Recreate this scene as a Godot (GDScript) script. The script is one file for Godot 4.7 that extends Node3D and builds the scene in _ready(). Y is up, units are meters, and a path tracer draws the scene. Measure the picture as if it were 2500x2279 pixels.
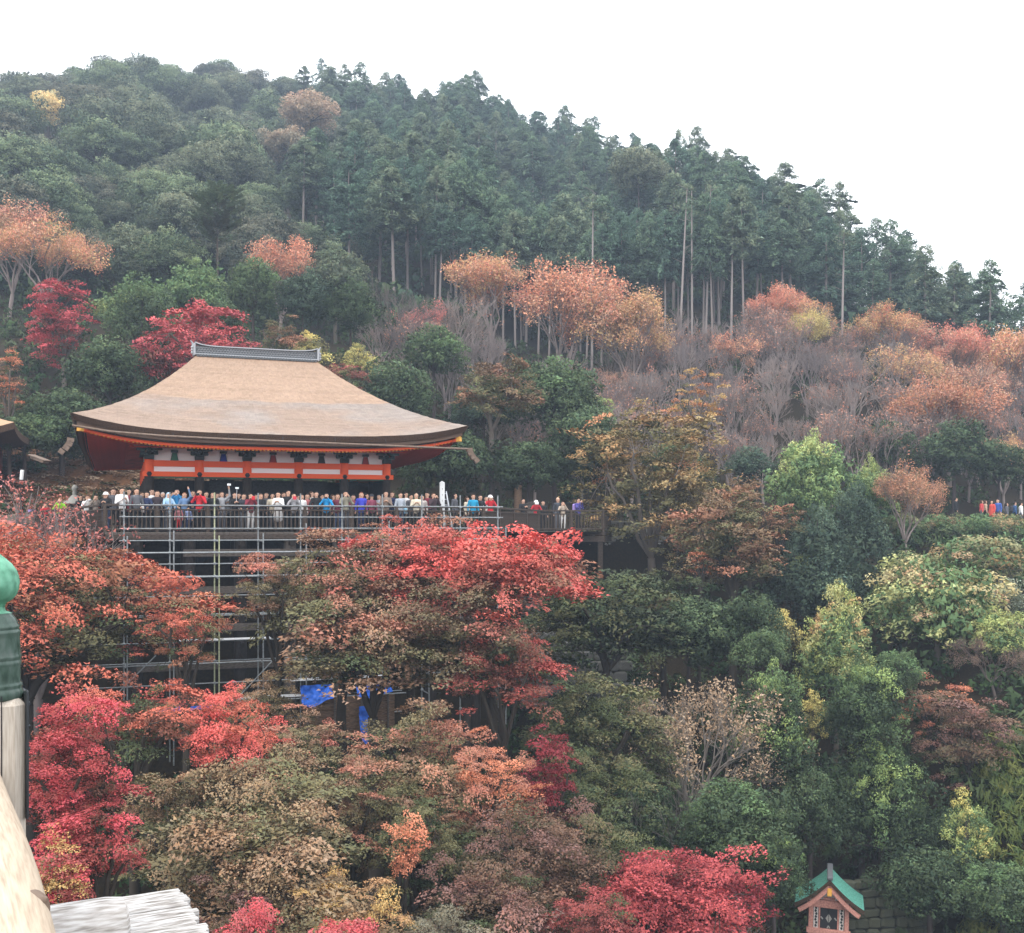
extends Node3D

const F := 2695.0      # focal length of the photograph in its own pixels
const EY := 30.0       # eye level
const TH := 0.3404     # turn of the hall and its stage
var rng := RandomNumberGenerator.new()
var mats := {}
var texs := {}
var crest_x := []
var crest_d := []
var crest_y := []
var hill_noise := FastNoiseLite.new()
var patch_noise := FastNoiseLite.new()
var taken := {}


func P(x: float, y: float, d: float) -> Vector3:
	return Vector3((x - 1250.0) / F * d, EY + (1290.0 - y) / F * d, -d)


func hall_xf() -> Transform3D:
	return Transform3D(Basis(Vector3.UP, TH), Vector3(-16.24, EY, -44.0))


func HW(a: float, y: float, w: float) -> Vector3:
	return hall_xf() * Vector3(a, y, -w)


# ---------------------------------------------------------------- shapes
class Geo:
	var v := PackedVector3Array()
	var n := PackedVector3Array()
	var c := PackedColorArray()

	func tri(a: Vector3, b: Vector3, d: Vector3, col := Color.WHITE) -> void:   # counter-clockwise seen from the front
		var m := (b - a).cross(d - a).normalized()
		v.append(a); v.append(d); v.append(b)
		for i in 3:
			n.append(m)
			c.append(col)

	func tri_n(a: Vector3, b: Vector3, d: Vector3, na: Vector3, nb: Vector3, nd: Vector3, col := Color.WHITE) -> void:
		v.append(a); v.append(d); v.append(b)
		n.append(na); n.append(nd); n.append(nb)
		for i in 3:
			c.append(col)

	func quad(a: Vector3, b: Vector3, d: Vector3, e: Vector3, col := Color.WHITE) -> void:
		tri(a, b, d, col)
		tri(a, d, e, col)

	func quad_n(a: Vector3, b: Vector3, d: Vector3, e: Vector3, na: Vector3, nb: Vector3, nd: Vector3, ne: Vector3, col := Color.WHITE) -> void:
		tri_n(a, b, d, na, nb, nd, col)
		tri_n(a, d, e, na, nd, ne, col)

	func box(at: Vector3, size: Vector3, b := Basis(), col := Color.WHITE, bev := 0.0) -> void:
		var h := size / 2.0
		bev = minf(bev, minf(h.x, minf(h.y, h.z)) * 0.9)
		for ax in 3:
			for s in [-1.0, 1.0]:
				var i: int = (ax + 1) % 3
				var j: int = (ax + 2) % 3
				var q := []
				for k in [[-1, -1], [1, -1], [1, 1], [-1, 1]]:
					var p := Vector3()
					p[ax] = h[ax] * s
					p[i] = (h[i] - bev) * k[0]
					p[j] = (h[j] - bev) * k[1]
					q.append(at + b * p)
				if s < 0:
					q.reverse()
				quad(q[0], q[1], q[2], q[3], col)
		if bev <= 0.0:
			return
		for ax in 3:
			var i: int = (ax + 1) % 3
			var j: int = (ax + 2) % 3
			for si in [-1.0, 1.0]:
				for sj in [-1.0, 1.0]:
					var q := []
					for k in [[0, -1.0], [0, 1.0], [1, 1.0], [1, -1.0]]:
						var p := Vector3()
						p[ax] = (h[ax] - bev) * k[1]
						p[i] = (h[i] - (bev if k[0] == 1 else 0.0)) * si
						p[j] = (h[j] - (bev if k[0] == 0 else 0.0)) * sj
						q.append(at + b * p)
					if si * sj > 0:
						q.reverse()
					quad(q[0], q[1], q[2], q[3], col)
		for sx in [-1.0, 1.0]:
			for sy in [-1.0, 1.0]:
				for sz in [-1.0, 1.0]:
					var p := at + b * Vector3(h.x * sx, (h.y - bev) * sy, (h.z - bev) * sz)
					var q := at + b * Vector3((h.x - bev) * sx, h.y * sy, (h.z - bev) * sz)
					var r := at + b * Vector3((h.x - bev) * sx, (h.y - bev) * sy, h.z * sz)
					if sx * sy * sz > 0:
						tri(p, q, r, col)
					else:
						tri(p, r, q, col)

	func beam(a: Vector3, b: Vector3, w: float, h: float, col := Color.WHITE, bev := 0.0) -> void:   # a straight timber
		var x := (b - a).normalized()
		var up := Vector3.UP if absf(x.y) < 0.95 else Vector3.RIGHT
		var z := x.cross(up).normalized()
		var y := z.cross(x)
		box((a + b) / 2.0, Vector3((b - a).length(), h, w), Basis(x, y, z), col, bev)

	func tube(pts: Array, rad: Array, sides := 6, col := Color.WHITE, caps := false) -> void:
		var last := []
		var lastn := []
		var ref := Vector3(0.31, 0.2, 0.93)
		for i in pts.size():
			var dir: Vector3 = (pts[mini(i + 1, pts.size() - 1)] - pts[maxi(i - 1, 0)]).normalized()
			var x := dir.cross(ref).normalized()
			var y := dir.cross(x)
			var ring := []
			var rn := []
			for k in sides:
				var t := TAU * k / sides
				var o := x * cos(t) + y * sin(t)
				ring.append(pts[i] + o * rad[i])
				rn.append(o)
			if i > 0:
				for k in sides:
					var m := (k + 1) % sides
					quad_n(last[k], last[m], ring[m], ring[k], lastn[k], lastn[m], rn[m], rn[k], col)
			if caps and (i == 0 or i == pts.size() - 1):
				for k in sides:
					var m := (k + 1) % sides
					if i == 0:
						tri(pts[i], ring[m], ring[k], col)
					else:
						tri(pts[i], ring[k], ring[m], col)
			last = ring
			lastn = rn

	func lathe(at: Vector3, prof: Array, sides := 24, col := Color.WHITE, b := Basis()) -> void:   # prof: Vector2(radius, height) from the bottom up
		var nn := []
		for i in prof.size():
			var t: Vector2 = prof[mini(i + 1, prof.size() - 1)] - prof[maxi(i - 1, 0)]
			nn.append(Vector2(t.y, -t.x).normalized())
		for i in prof.size() - 1:
			for k in sides:
				var q := []
				var m := []
				for e in [[i, k], [i, k + 1], [i + 1, k + 1], [i + 1, k]]:
					var t: float = -TAU * e[1] / sides
					var p: Vector2 = prof[e[0]]
					var w: Vector2 = nn[e[0]]
					q.append(at + b * Vector3(cos(t) * p.x, p.y, sin(t) * p.x))
					m.append(b * Vector3(cos(t) * w.x, w.y, sin(t) * w.x))
				quad_n(q[0], q[1], q[2], q[3], m[0], m[1], m[2], m[3], col)

	func ball(at: Vector3, r: Vector3, rings := 8, sides := 12, col := Color.WHITE, b := Basis()) -> void:
		for i in rings:
			for k in sides:
				var q := []
				var m := []
				for e in [[i, k], [i, k + 1], [i + 1, k + 1], [i + 1, k]]:
					var f: float = PI * e[0] / rings
					var t: float = -TAU * e[1] / sides
					var o := Vector3(sin(f) * cos(t), -cos(f), sin(f) * sin(t))
					q.append(at + b * (o * r))
					m.append((b * (o / r)).normalized())
				quad_n(q[0], q[1], q[2], q[3], m[0], m[1], m[2], m[3], col)

	func grid(pts: Array, col := Color.WHITE, flip := false) -> void:   # rows of points, smooth; front is where rows run right and up
		var nr := []
		for i in pts.size():
			var row := []
			for j in pts[i].size():
				var dx: Vector3 = pts[i][mini(j + 1, pts[i].size() - 1)] - pts[i][maxi(j - 1, 0)]
				var dy: Vector3 = pts[mini(i + 1, pts.size() - 1)][j] - pts[maxi(i - 1, 0)][j]
				var m := dx.cross(dy).normalized()
				row.append(-m if flip else m)
			nr.append(row)
		for i in pts.size() - 1:
			for j in pts[i].size() - 1:
				if flip:
					quad_n(pts[i][j], pts[i + 1][j], pts[i + 1][j + 1], pts[i][j + 1], nr[i][j], nr[i + 1][j], nr[i + 1][j + 1], nr[i][j + 1], col)
				else:
					quad_n(pts[i][j], pts[i][j + 1], pts[i + 1][j + 1], pts[i + 1][j], nr[i][j], nr[i][j + 1], nr[i + 1][j + 1], nr[i + 1][j], col)

	func add(o: Geo, t: Transform3D) -> void:
		v.append_array(t * o.v)
		n.append_array(Transform3D(t.basis.orthonormalized(), Vector3()) * o.n)
		c.append_array(o.c)

	func mesh() -> ArrayMesh:
		var m := ArrayMesh.new()
		var a := []
		a.resize(Mesh.ARRAY_MAX)
		a[Mesh.ARRAY_VERTEX] = v
		a[Mesh.ARRAY_NORMAL] = n
		a[Mesh.ARRAY_COLOR] = c
		m.add_surface_from_arrays(Mesh.PRIMITIVE_TRIANGLES, a)
		return m


func numbered(called: String) -> String:
	var k: int = taken.get(called, 0)
	taken[called] = k + 1
	return called if k == 0 else "%s_%03d" % [called, k]


func tag(o: Node3D, label := "", category := "", group := "", kind := "") -> Node3D:
	if label: o.set_meta("label", label)
	if category: o.set_meta("category", category)
	if group: o.set_meta("group", group)
	if kind: o.set_meta("kind", kind)
	return o


func thing(called: String, label: String, category: String, t := Transform3D(), group := "") -> Node3D:
	var o := Node3D.new()
	o.name = numbered(called)
	add_child(o)
	o.transform = t
	tag(o, label, category, group)
	return o


func put(called: String, m: Mesh, material: Material, parent: Node = null) -> MeshInstance3D:
	var o := MeshInstance3D.new()
	o.name = numbered(called) if parent == null else called
	o.mesh = m
	if material: o.material_override = material
	(self if parent == null else parent).add_child(o, true)
	return o


func obj(called: String, g: Geo, material: Material, parent: Node = null) -> MeshInstance3D:
	return put(called, g.mesh(), material, parent)


# ---------------------------------------------------------------- materials
func noise_tex(key: String, freq: float, oct: int, ramp: Array, size := 512, kind := FastNoiseLite.TYPE_SIMPLEX_SMOOTH) -> NoiseTexture2D:
	if texs.has(key): return texs[key]
	var f := FastNoiseLite.new()
	f.noise_type = kind
	f.seed = key.hash() % 1000
	f.frequency = freq / size
	f.fractal_octaves = oct
	var g := Gradient.new()
	var off := PackedFloat32Array()
	for i in ramp.size():
		off.append(float(i) / (ramp.size() - 1))
	g.offsets = off
	g.colors = PackedColorArray(ramp)
	var t := NoiseTexture2D.new()
	t.width = size
	t.height = size
	t.seamless = true
	t.seamless_blend_skirt = 0.2
	t.noise = f
	t.color_ramp = g
	texs[key] = t
	return t


func lin(r: float, g: float, b: float) -> Color:
	return Color(r, g, b).linear_to_srgb()


func mat(key: String, col := Color.WHITE, rough := 0.8, tex: Texture2D = null, scale := Vector3.ONE, bump := 0.0, metal := 0.0) -> StandardMaterial3D:
	if mats.has(key): return mats[key]
	var m := StandardMaterial3D.new()
	m.resource_name = key
	m.albedo_color = col
	m.roughness = rough
	m.metallic = metal
	m.metallic_specular = 0.3
	if tex:
		m.albedo_texture = tex
		m.uv1_triplanar = true
		m.uv1_scale = scale
		if bump > 0.0:
			m.heightmap_enabled = true
			m.heightmap_texture = tex
			m.heightmap_scale = bump
	mats[key] = m
	return m


func make_materials() -> void:
	var grain := noise_tex("grain", 9.0, 5, [Color(0.5, 0.48, 0.46), Color(0.85, 0.83, 0.8), Color(1, 1, 1)])
	var blotch := noise_tex("blotch", 5.0, 5, [Color(0.66, 0.66, 0.66), Color(0.9, 0.9, 0.9), Color(1, 1, 1)])
	var speck := noise_tex("speck", 34.0, 4, [Color(0.45, 0.45, 0.45), Color(0.8, 0.8, 0.8), Color(1, 1, 1)])
	var weather := noise_tex("weather", 10.0, 6, [Color(0.4, 0.38, 0.36), Color(0.74, 0.72, 0.7), Color(0.92, 0.92, 0.92), Color(1, 1, 1)])
	var litter := noise_tex("litter", 30.0, 5, [Color(0.22, 0.18, 0.13), Color(0.36, 0.28, 0.2), Color(0.5, 0.38, 0.27), Color(0.66, 0.52, 0.4)])
	var verdigris := noise_tex("verdigris", 6.0, 6, [Color(0.42, 0.52, 0.47), Color(0.75, 0.85, 0.8), Color(1, 1, 1)])
	var soft := noise_tex("soft", 12.0, 6, [Color(0.74, 0.72, 0.7), Color(0.93, 0.92, 0.91), Color(1, 1, 1)])
	mat("soil", Color(0.36, 0.38, 0.29), 0.95, litter, Vector3.ONE * 0.22)
	mat("litter", Color(0.8, 0.72, 0.66), 0.95, litter, Vector3.ONE * 0.13)
	mat("path", lin(0.3, 0.27, 0.23), 0.95, speck, Vector3.ONE * 0.5)
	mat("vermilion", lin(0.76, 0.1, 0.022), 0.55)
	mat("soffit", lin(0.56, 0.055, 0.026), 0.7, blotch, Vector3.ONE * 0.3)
	mat("plaster", lin(0.82, 0.8, 0.79), 0.85)
	mat("ochre", lin(0.62, 0.32, 0.06), 0.7)
	mat("dark_wood", lin(0.035, 0.028, 0.024), 0.8, grain, Vector3(2.5, 0.35, 2.5))
	mat("rail_wood", lin(0.085, 0.066, 0.055), 0.8, grain, Vector3(0.6, 3.0, 3.0))
	mat("grey_wood", lin(0.14, 0.122, 0.11), 0.85, grain, Vector3(0.5, 3.0, 3.0))
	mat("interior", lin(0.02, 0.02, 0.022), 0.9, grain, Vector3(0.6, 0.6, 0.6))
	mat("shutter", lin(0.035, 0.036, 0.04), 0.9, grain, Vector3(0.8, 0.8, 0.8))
	mat("bracket", lin(0.03, 0.042, 0.04), 0.7)
	mat("bracket_edge", lin(0.12, 0.2, 0.17), 0.7)
	mat("green_paint", lin(0.04, 0.16, 0.1), 0.7)
	mat("blue_paint", lin(0.03, 0.05, 0.3), 0.7)
	mat("red_paint", lin(0.3, 0.03, 0.03), 0.7)
	mat("iron", lin(0.02, 0.02, 0.022), 0.5)
	mat("tile", lin(0.16, 0.165, 0.17), 0.6, speck, Vector3.ONE * 2.0)
	mat("tile_light", lin(0.55, 0.56, 0.58), 0.7, speck, Vector3.ONE * 2.0)
	mat("copper_brown", lin(0.19, 0.135, 0.1), 0.6, blotch, Vector3.ONE)
	mat("pipe", lin(0.31, 0.33, 0.335), 0.5, blotch, Vector3.ONE * 1.5, 0.0, 0.55)
	mat("pipe_yellow", lin(0.46, 0.48, 0.3), 0.5, blotch, Vector3.ONE * 1.5, 0.0, 0.3)
	mat("stone", lin(0.24, 0.235, 0.215), 0.95, speck, Vector3.ONE * 0.9, 1.5)
	mat("pale_stone", lin(0.4, 0.38, 0.34), 0.95, speck, Vector3.ONE * 1.2, 1.0)
	mat("tarp", lin(0.02, 0.13, 0.62), 0.45, blotch, Vector3.ONE)
	mat("ply", lin(0.2, 0.13, 0.085), 0.85, grain, Vector3(0.4, 3.0, 3.0))
	mat("mossy", lin(0.12, 0.125, 0.085), 0.95, speck, Vector3.ONE * 1.1, 1.5)
	mat("ply_stone", lin(0.26, 0.2, 0.15), 0.95, speck, Vector3.ONE * 1.1, 1.0)
	mat("white_paint", lin(0.8, 0.8, 0.78), 0.6)
	mat("aluminium", lin(0.75, 0.76, 0.78), 0.35, null, Vector3.ONE, 0.0, 0.4)
	mat("bronze", lin(0.2, 0.4, 0.3), 0.55, verdigris, Vector3(5, 3, 5), 0.02)
	mat("bronze_dark", lin(0.1, 0.118, 0.11), 0.24, verdigris, Vector3(6, 2, 6), 0.02)
	mat("bare_wood", lin(0.46, 0.375, 0.285), 0.8, soft, Vector3(9, 9, 0.55), 0.02)
	mat("post_wood", lin(0.46, 0.41, 0.35), 0.8, soft, Vector3(14, 0.8, 14), 0.02)
	mat("weathered", lin(0.5, 0.485, 0.47), 0.9, weather, Vector3(0.8, 7.0, 7.0), 0.12)
	mat("steel_band", lin(0.05, 0.055, 0.06), 0.45, null, Vector3.ONE, 0.0, 0.6)
	mat("turquoise", lin(0.14, 0.34, 0.29), 0.6, verdigris, Vector3.ONE * 1.5)
	mat("faded_red", lin(0.52, 0.25, 0.2), 0.8, soft, Vector3.ONE * 0.8)
	mat("faded_white", lin(0.62, 0.56, 0.53), 0.85, soft, Vector3.ONE * 0.8)
	# bark roof: fine courses with lighter and darker fields
	mat("bark_roof", lin(0.35, 0.225, 0.137), 0.95)
	mat("bark_edge_light", lin(0.13, 0.085, 0.06), 0.95)
	mat("bark_edge", lin(0.085, 0.052, 0.035), 0.95, grain, Vector3(1.5, 1.5, 1.5))
	var leaf := mat("leaf", Color.WHITE, 0.75)
	leaf.vertex_color_use_as_albedo = true
	leaf.metallic_specular = 0.12
	leaf.backlight_enabled = true
	leaf.backlight = Color(0.42, 0.42, 0.42)
	var stem := mat("stem", Color.WHITE, 0.9)
	stem.vertex_color_use_as_albedo = true
	stem.metallic_specular = 0.1
	var paint := mat("painted", Color.WHITE, 0.8)
	paint.vertex_color_use_as_albedo = true
	var cloth := mat("cloth", Color.WHITE, 0.9)
	cloth.vertex_color_use_as_albedo = true
	cloth.metallic_specular = 0.15


# ---------------------------------------------------------------- the ground
func interp(xs: Array, ys: Array, x: float) -> float:
	if x <= xs[0]: return ys[0]
	for i in range(1, xs.size()):
		if x <= xs[i]:
			return lerpf(ys[i - 1], ys[i], (x - xs[i - 1]) / (xs[i] - xs[i - 1]))
	return ys[-1]


func make_crest() -> void:
	for r in [[-900, 330, 225], [-300, 285, 232], [0, 235, 238], [150, 185, 240], [320, 140, 245], [560, 118, 250], [700, 148, 250], [900, 140, 252], [1040, 172, 246], [1160, 148, 244], [1300, 195, 236], [1480, 258, 226], [1660, 320, 212], [1860, 385, 195], [1960, 470, 184], [2100, 530, 172], [2250, 580, 160], [2400, 655, 146], [2500, 745, 134], [2700, 890, 126], [3000, 1010, 120]]:
		var d: float = r[2]
		crest_x.append((r[0] - 1250.0) / F * d)
		crest_d.append(d)
		crest_y.append((1290.0 - r[1]) / F * d - interp([500, 800, 1150, 1400, 1900, 2400], [9.0, 13.0, 14.0, 18.0, 19.0, 20.0], float(r[0])))


func terrace_front(x: float) -> float:   # depth of the terrace's front edge
	if x < 5.0: return 46.5 + 0.3541 * (x + 16.24) + smoothstep(-3.5, 0.5, x) * 10.0
	return 64.02 + (x - 5.0) * 0.4


func ground(x: float, d: float) -> float:   # height above eye level
	var t := terrace_front(x)
	var vd := lerpf(lerpf(36.0, 42.0, smoothstep(6.0, 9.0, x)), 29.0, smoothstep(14.0, 22.0, x)) + smoothstep(-10.0, -30.0, x) * -4.0
	var low := -16.0
	if d < vd: return low
	if d < t:
		var stage := smoothstep(20.0, 14.0, x) * smoothstep(-24.0, -18.0, x)   # where the stage stands on posts the slope stops at a wall
		var s := (d - vd) / (t - vd)
		if stage > 0.0:
			var k := t - 2.3
			var foot_y := lerpf(-8.9, -5.6, smoothstep(-1.0, 3.0, x))
			var steep := lerpf(low, foot_y, (d - vd) / (k - vd)) if d < k else lerpf(foot_y, -0.45, (d - k) / (t - k))
			return lerpf(lerpf(low, -0.45, pow(s, 0.85)), steep, stage)
		return lerpf(low, -0.45, pow(s, 0.85)) + sin(x * 0.7 + d * 0.5) * 0.3 * s * (1.0 - s)
	var foot := t + lerpf(12.5, 4.5, smoothstep(8.0, 25.0, x))
	if d < foot: return -0.35
	var dc := interp(crest_x, crest_d, x)
	var yc := interp(crest_x, crest_y, x)
	if d < dc:
		var s := (d - foot) / (dc - foot)
		return -0.35 + (yc + 0.35) * (s + lerpf(-0.14, 0.3, smoothstep(0.0, 30.0, x)) * s * (1.0 - s)) + hill_noise.get_noise_2d(x, d) * 4.0 * sin(PI * s)
	return yc - (d - dc) * 0.22


func G3(x: float, d: float) -> Vector3:
	return Vector3(x, EY + ground(x, d), -d)


func make_ground() -> void:
	var xs := []
	for r in [[-700, -160, 45.0], [-160, -60, 5.0], [-60, 50, 1.6], [50, 130, 4.0], [130, 730, 50.0]]:
		var x: float = r[0]
		while x < r[1] - 0.01:
			xs.append(x)
			x += r[2]
	var ds := []
	for r in [[-300, 0, 60.0], [0, 30, 5.0], [30, 92, 1.3], [92, 270, 4.0], [270, 900, 90.0]]:
		var d: float = r[0]
		while d < r[1] - 0.01:
			ds.append(d)
			d += r[2]
	var rows := []
	for d in ds:
		var row := []
		for x in xs:
			row.append(G3(x, d))
		rows.append(row)
	var g := Geo.new()
	g.grid(rows)
	tag(obj("hillside_ground", g, mats.soil), "", "", "", "structure")


# ---------------------------------------------------------------- the hall
const HA := 6.95      # middle of the roof along the front
const HB := 8.8       # middle of the roof in depth
const EA := 8.15      # half of the eaves along the front
const EB := 8.8       # half of the eaves in depth
const RA := 2.85      # half of the ridge
const COLS := [1.75, 3.83, 5.86, 8.12, 10.18, 12.14]


func sweep(c: float, side: int) -> float:   # the rise of the eaves towards the front corners; the back ones run low
	if side == 2 or side == 1 and c > 0.0 or side == 3 and c < 0.0: return -0.2 * c * c
	return 0.63 * pow(absf(c), 3.7)


func roof_point(side: int, c: float, s: float) -> Vector3:   # side 0 front, 1 right, 2 back, 3 left; c -1..1 along it; s 0 eaves .. 1 ridge
	var f := 0.7 * s + 0.3 * s * s
	var ha := lerpf(EA, RA, s)
	var hb := lerpf(EB, 0.16, s)
	var flare := 1.0 + 0.012 * pow(absf(c), 6.0) * (1.0 - s)
	var y := lerpf(3.92, 8.42, f) + sweep(c, side) * pow(1.0 - s, 2.2)
	var q := Vector2()
	match side:
		0: q = Vector2(HA + ha * c, HB - hb * flare)
		1: q = Vector2(HA + ha * flare, HB + hb * c)
		2: q = Vector2(HA - ha * c, HB + hb * flare)
		3: q = Vector2(HA - ha * flare, HB - hb * c)
	return Vector3(q.x, y, -q.y)


func eave_point(side: int, c: float, inset: float, y: float) -> Vector3:   # a line under the eaves, drawn in by INSET
	var ha := EA - inset
	var hb := EB - inset
	var q := Vector2()
	match side:
		0: q = Vector2(HA + ha * c, HB - hb)
		1: q = Vector2(HA + ha, HB + hb * c)
		2: q = Vector2(HA - ha * c, HB + hb)
		3: q = Vector2(HA - ha, HB - hb * c)
	return Vector3(q.x, y + sweep(c, side) * (1.0 - inset * 0.16), -q.y)


func make_hall() -> void:
	var t := thing("temple_hall", "vermilion and white temple hall with a great curved bark roof behind the crowded stage", "temple hall", hall_xf())
	var r := RandomNumberGenerator.new()
	r.seed = 41
	# roof skin
	var g := Geo.new()
	var nz := FastNoiseLite.new()
	nz.frequency = 0.35
	nz.fractal_octaves = 4
	nz.seed = 5
	for side in 4:
		var rows := []
		var cols := []
		var ns := 58
		var nc := 64
		for i in ns + 1:
			var row := []
			var cr := []
			var s := float(i) / ns
			var course := r.randf_range(-0.05, 0.05)
			for j in nc + 1:
				var c := float(j) / nc * 2.0 - 1.0
				var p := roof_point(side, c, s)
				row.append(p + Vector3(0, r.randf_range(-0.012, 0.012), 0))
				var k := nz.get_noise_3d(p.x, p.y * 2.0, p.z)
				var new_bark := smoothstep(0.46, 0.49, s + k * 0.03)   # the upper half was laid anew
				var old := Color(0.285, 0.21, 0.163).lerp(Color(0.275, 0.23, 0.2), clampf(nz.get_noise_3d(p.x * 0.45 + 40.0, p.y, p.z * 0.45) * 2.2 + 0.3, 0.0, 1.0))
				var col := old.lerp(Color(0.325, 0.226, 0.162), new_bark)
				col = col.lerp(Color(0.3, 0.175, 0.11), smoothstep(0.93, 1.0, s) * 0.6)
				cr.append(col * (1.0 + course + k * 0.09 + r.randf_range(-0.09, 0.09)))
			rows.append(row)
			cols.append(cr)
		for i in ns:
			for j in nc:
				var q := [rows[i][j], rows[i][j + 1], rows[i + 1][j + 1], rows[i + 1][j]]
				g.quad(q[0], q[1], q[2], q[3], cols[i][j])
	var bark := StandardMaterial3D.new()
	bark.vertex_color_use_as_albedo = true
	bark.roughness = 0.95
	bark.metallic_specular = 0.15
	bark.albedo_texture = noise_tex("bark", 30.0, 5, [Color(0.66, 0.66, 0.66), Color(0.93, 0.93, 0.93), Color(1, 1, 1)])
	bark.uv1_triplanar = true
	bark.uv1_scale = Vector3(0.35, 1.6, 1.6)
	var roof := obj("bark_roof", g, bark, t)
	# the thick cut edge in layers
	var lay := [[0.0, 3.92, 0.06, 3.66], [0.14, 3.655, 0.16, 3.5], [0.3, 3.49, 0.31, 3.42]]
	for k in lay.size():
		var e := Geo.new()
		for side in 4:
			var top := []
			var low := []
			var inn := []
			for j in 49:
				var c := float(j) / 24.0 - 1.0
				if k == 0:
					top.append(roof_point(side, c, 0.0))
				else:
					top.append(eave_point(side, c, lay[k][0], lay[k][1]))
				low.append(eave_point(side, c, lay[k][2], lay[k][3]))
				inn.append(eave_point(side, c, 0.55, lay[k][3]))
			e.grid([low, top])
			e.grid([inn, low])
		obj("eave_layer", e, mats.bark_edge if k != 1 else mats.bark_edge_light, t)
	# soffit and the boards that carry the rafters
	var so := Geo.new()
	var board := Geo.new()
	for side in 4:
		var a := []
		var b := []
		var d := []
		var e := []
		for j in 41:
			var c := float(j) / 20.0 - 1.0
			a.append(eave_point(side, c, 0.5, 3.36))
			var w := eave_point(side, c, 2.7, 3.78)
			w.y = 3.78 + sweep(c, side) * 0.12
			b.append(w)
			d.append(eave_point(side, c, 0.42, 3.42))
			e.append(eave_point(side, c, 0.42, 3.3))
		so.grid([b, a])
		board.grid([e, d])
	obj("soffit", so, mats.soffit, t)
	obj("eave_board", board, mats.vermilion, t)
	# rafters with ochre ends, two tiers
	var raf := Geo.new()
	raf.box(Vector3(0, 0, -0.75), Vector3(0.085, 0.1, 1.5))
	var tip := Geo.new()
	tip.box(Vector3(0, 0, 0.012), Vector3(0.07, 0.085, 0.024))
	var rm := raf.mesh()
	var tm := tip.mesh()
	var long := Geo.new()
	long.box(Vector3(0, 0, -0.9), Vector3(0.085, 0.1, 1.8))
	var lm := long.mesh()
	for tier in 2:
		for k in 95:
			var c := (k - 47.0) / 47.0 * 0.975
			var p := eave_point(0, c, 0.5 if tier == 0 else 1.25, 3.3 if tier == 0 else 3.36)
			var o := put("rafter", rm if tier == 0 else lm, mats.vermilion, t)
			o.transform = Transform3D(Basis(Vector3.RIGHT, 0.12), p)
			if tier == 0:
				put("rafter_end", tm, mats.ochre, o)
	for side in [1, 3]:
		for k in 60:
			var c := (k - 29.5) / 30.0 * 0.975
			var p := eave_point(side, c, 0.5, 3.3)
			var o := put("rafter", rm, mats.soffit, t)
			o.transform = Transform3D(Basis(Vector3.UP, PI / 2 if side == 1 else -PI / 2) * Basis(Vector3.RIGHT, 0.12), p)
	# hip rafters with their white-bound ends
	for e in [[-1.0, 0], [1.0, 0]]:
		var p0: Vector3 = eave_point(0, e[0], 0.25, 3.4)
		var p1: Vector3 = eave_point(0, e[0] * 0.7, 2.9, 3.5)
		p1.x = HA + e[0] * (EA - 2.9)
		var h := Geo.new()
		h.beam(p0, p1, 0.2, 0.26, Color.WHITE, 0.01)
		var hr := obj("hip_rafter", h, mats.vermilion, t)
		var cap := Geo.new()
		cap.beam(p0 + (p0 - p1).normalized() * 0.03, p0 + (p1 - p0).normalized() * 0.14, 0.22, 0.28)
		obj("rafter_end", cap, mats.ochre, hr)
	# columns, beams, panels
	var depth := [3.0, 5.9, 8.8, 11.7, 14.6]
	var spots := []
	for a in COLS:
		spots.append([a, 3.0])
	for w in depth.slice(1):
		spots.append([COLS[0], w])
		spots.append([COLS[5], w])
	for s in spots:
		var lo := Geo.new()
		lo.tube([Vector3(s[0], -0.2, -s[1]), Vector3(s[0], 2.24, -s[1])], [0.2, 0.2], 14)
		var col := obj("column", lo, mats.dark_wood, t)
		var up := Geo.new()
		up.tube([Vector3(s[0], 2.24, -s[1]), Vector3(s[0], 3.0, -s[1])], [0.2, 0.2], 14)
		obj("painted_top", up, mats.vermilion, col)
	var b1 := Geo.new()
	b1.box(Vector3(HA, 2.33, -2.86), Vector3(10.95, 0.21, 0.16), Basis(), Color.WHITE, 0.008)
	obj("lower_beam", b1, mats.vermilion, t)
	var b2 := Geo.new()
	b2.box(Vector3(HA, 2.79, -3.0), Vector3(10.7, 0.26, 0.22), Basis(), Color.WHITE, 0.008)
	obj("upper_beam", b2, mats.vermilion, t)
	for s in [COLS[0] - 0.0, COLS[5] + 0.0]:
		var b3 := Geo.new()
		b3.box(Vector3(s, 2.33, -HB), Vector3(0.16, 0.21, 11.9))
		b3.box(Vector3(s, 2.79, -HB), Vector3(0.2, 0.25, 11.6))
		obj("side_beam", b3, mats.vermilion, t)
		var b4 := Geo.new()
		b4.box(Vector3(s, 2.56, -HB), Vector3(0.06, 0.26, 11.4))
		b4.box(Vector3(s, 3.3, -HB), Vector3(0.06, 0.8, 11.4))
		obj("side_panel", b4, mats.plaster, t)
		var b5 := Geo.new()
		b5.box(Vector3(s, 1.0, -HB), Vector3(0.08, 2.45, 11.4))
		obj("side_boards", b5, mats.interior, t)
	var gs := Geo.new()
	gs.box(Vector3(HA, 2.205, -2.93), Vector3(10.2, 0.05, 0.1))
	obj("green_strip", gs, mats.green_paint, t)
	var pur := Geo.new()
	pur.box(Vector3(HA, 3.56, -3.0), Vector3(11.4, 0.16, 0.2))
	pur.box(Vector3(HA, 3.5, -2.5), Vector3(12.0, 0.14, 0.14))
	obj("purlin", pur, mats.soffit, t)
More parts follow.
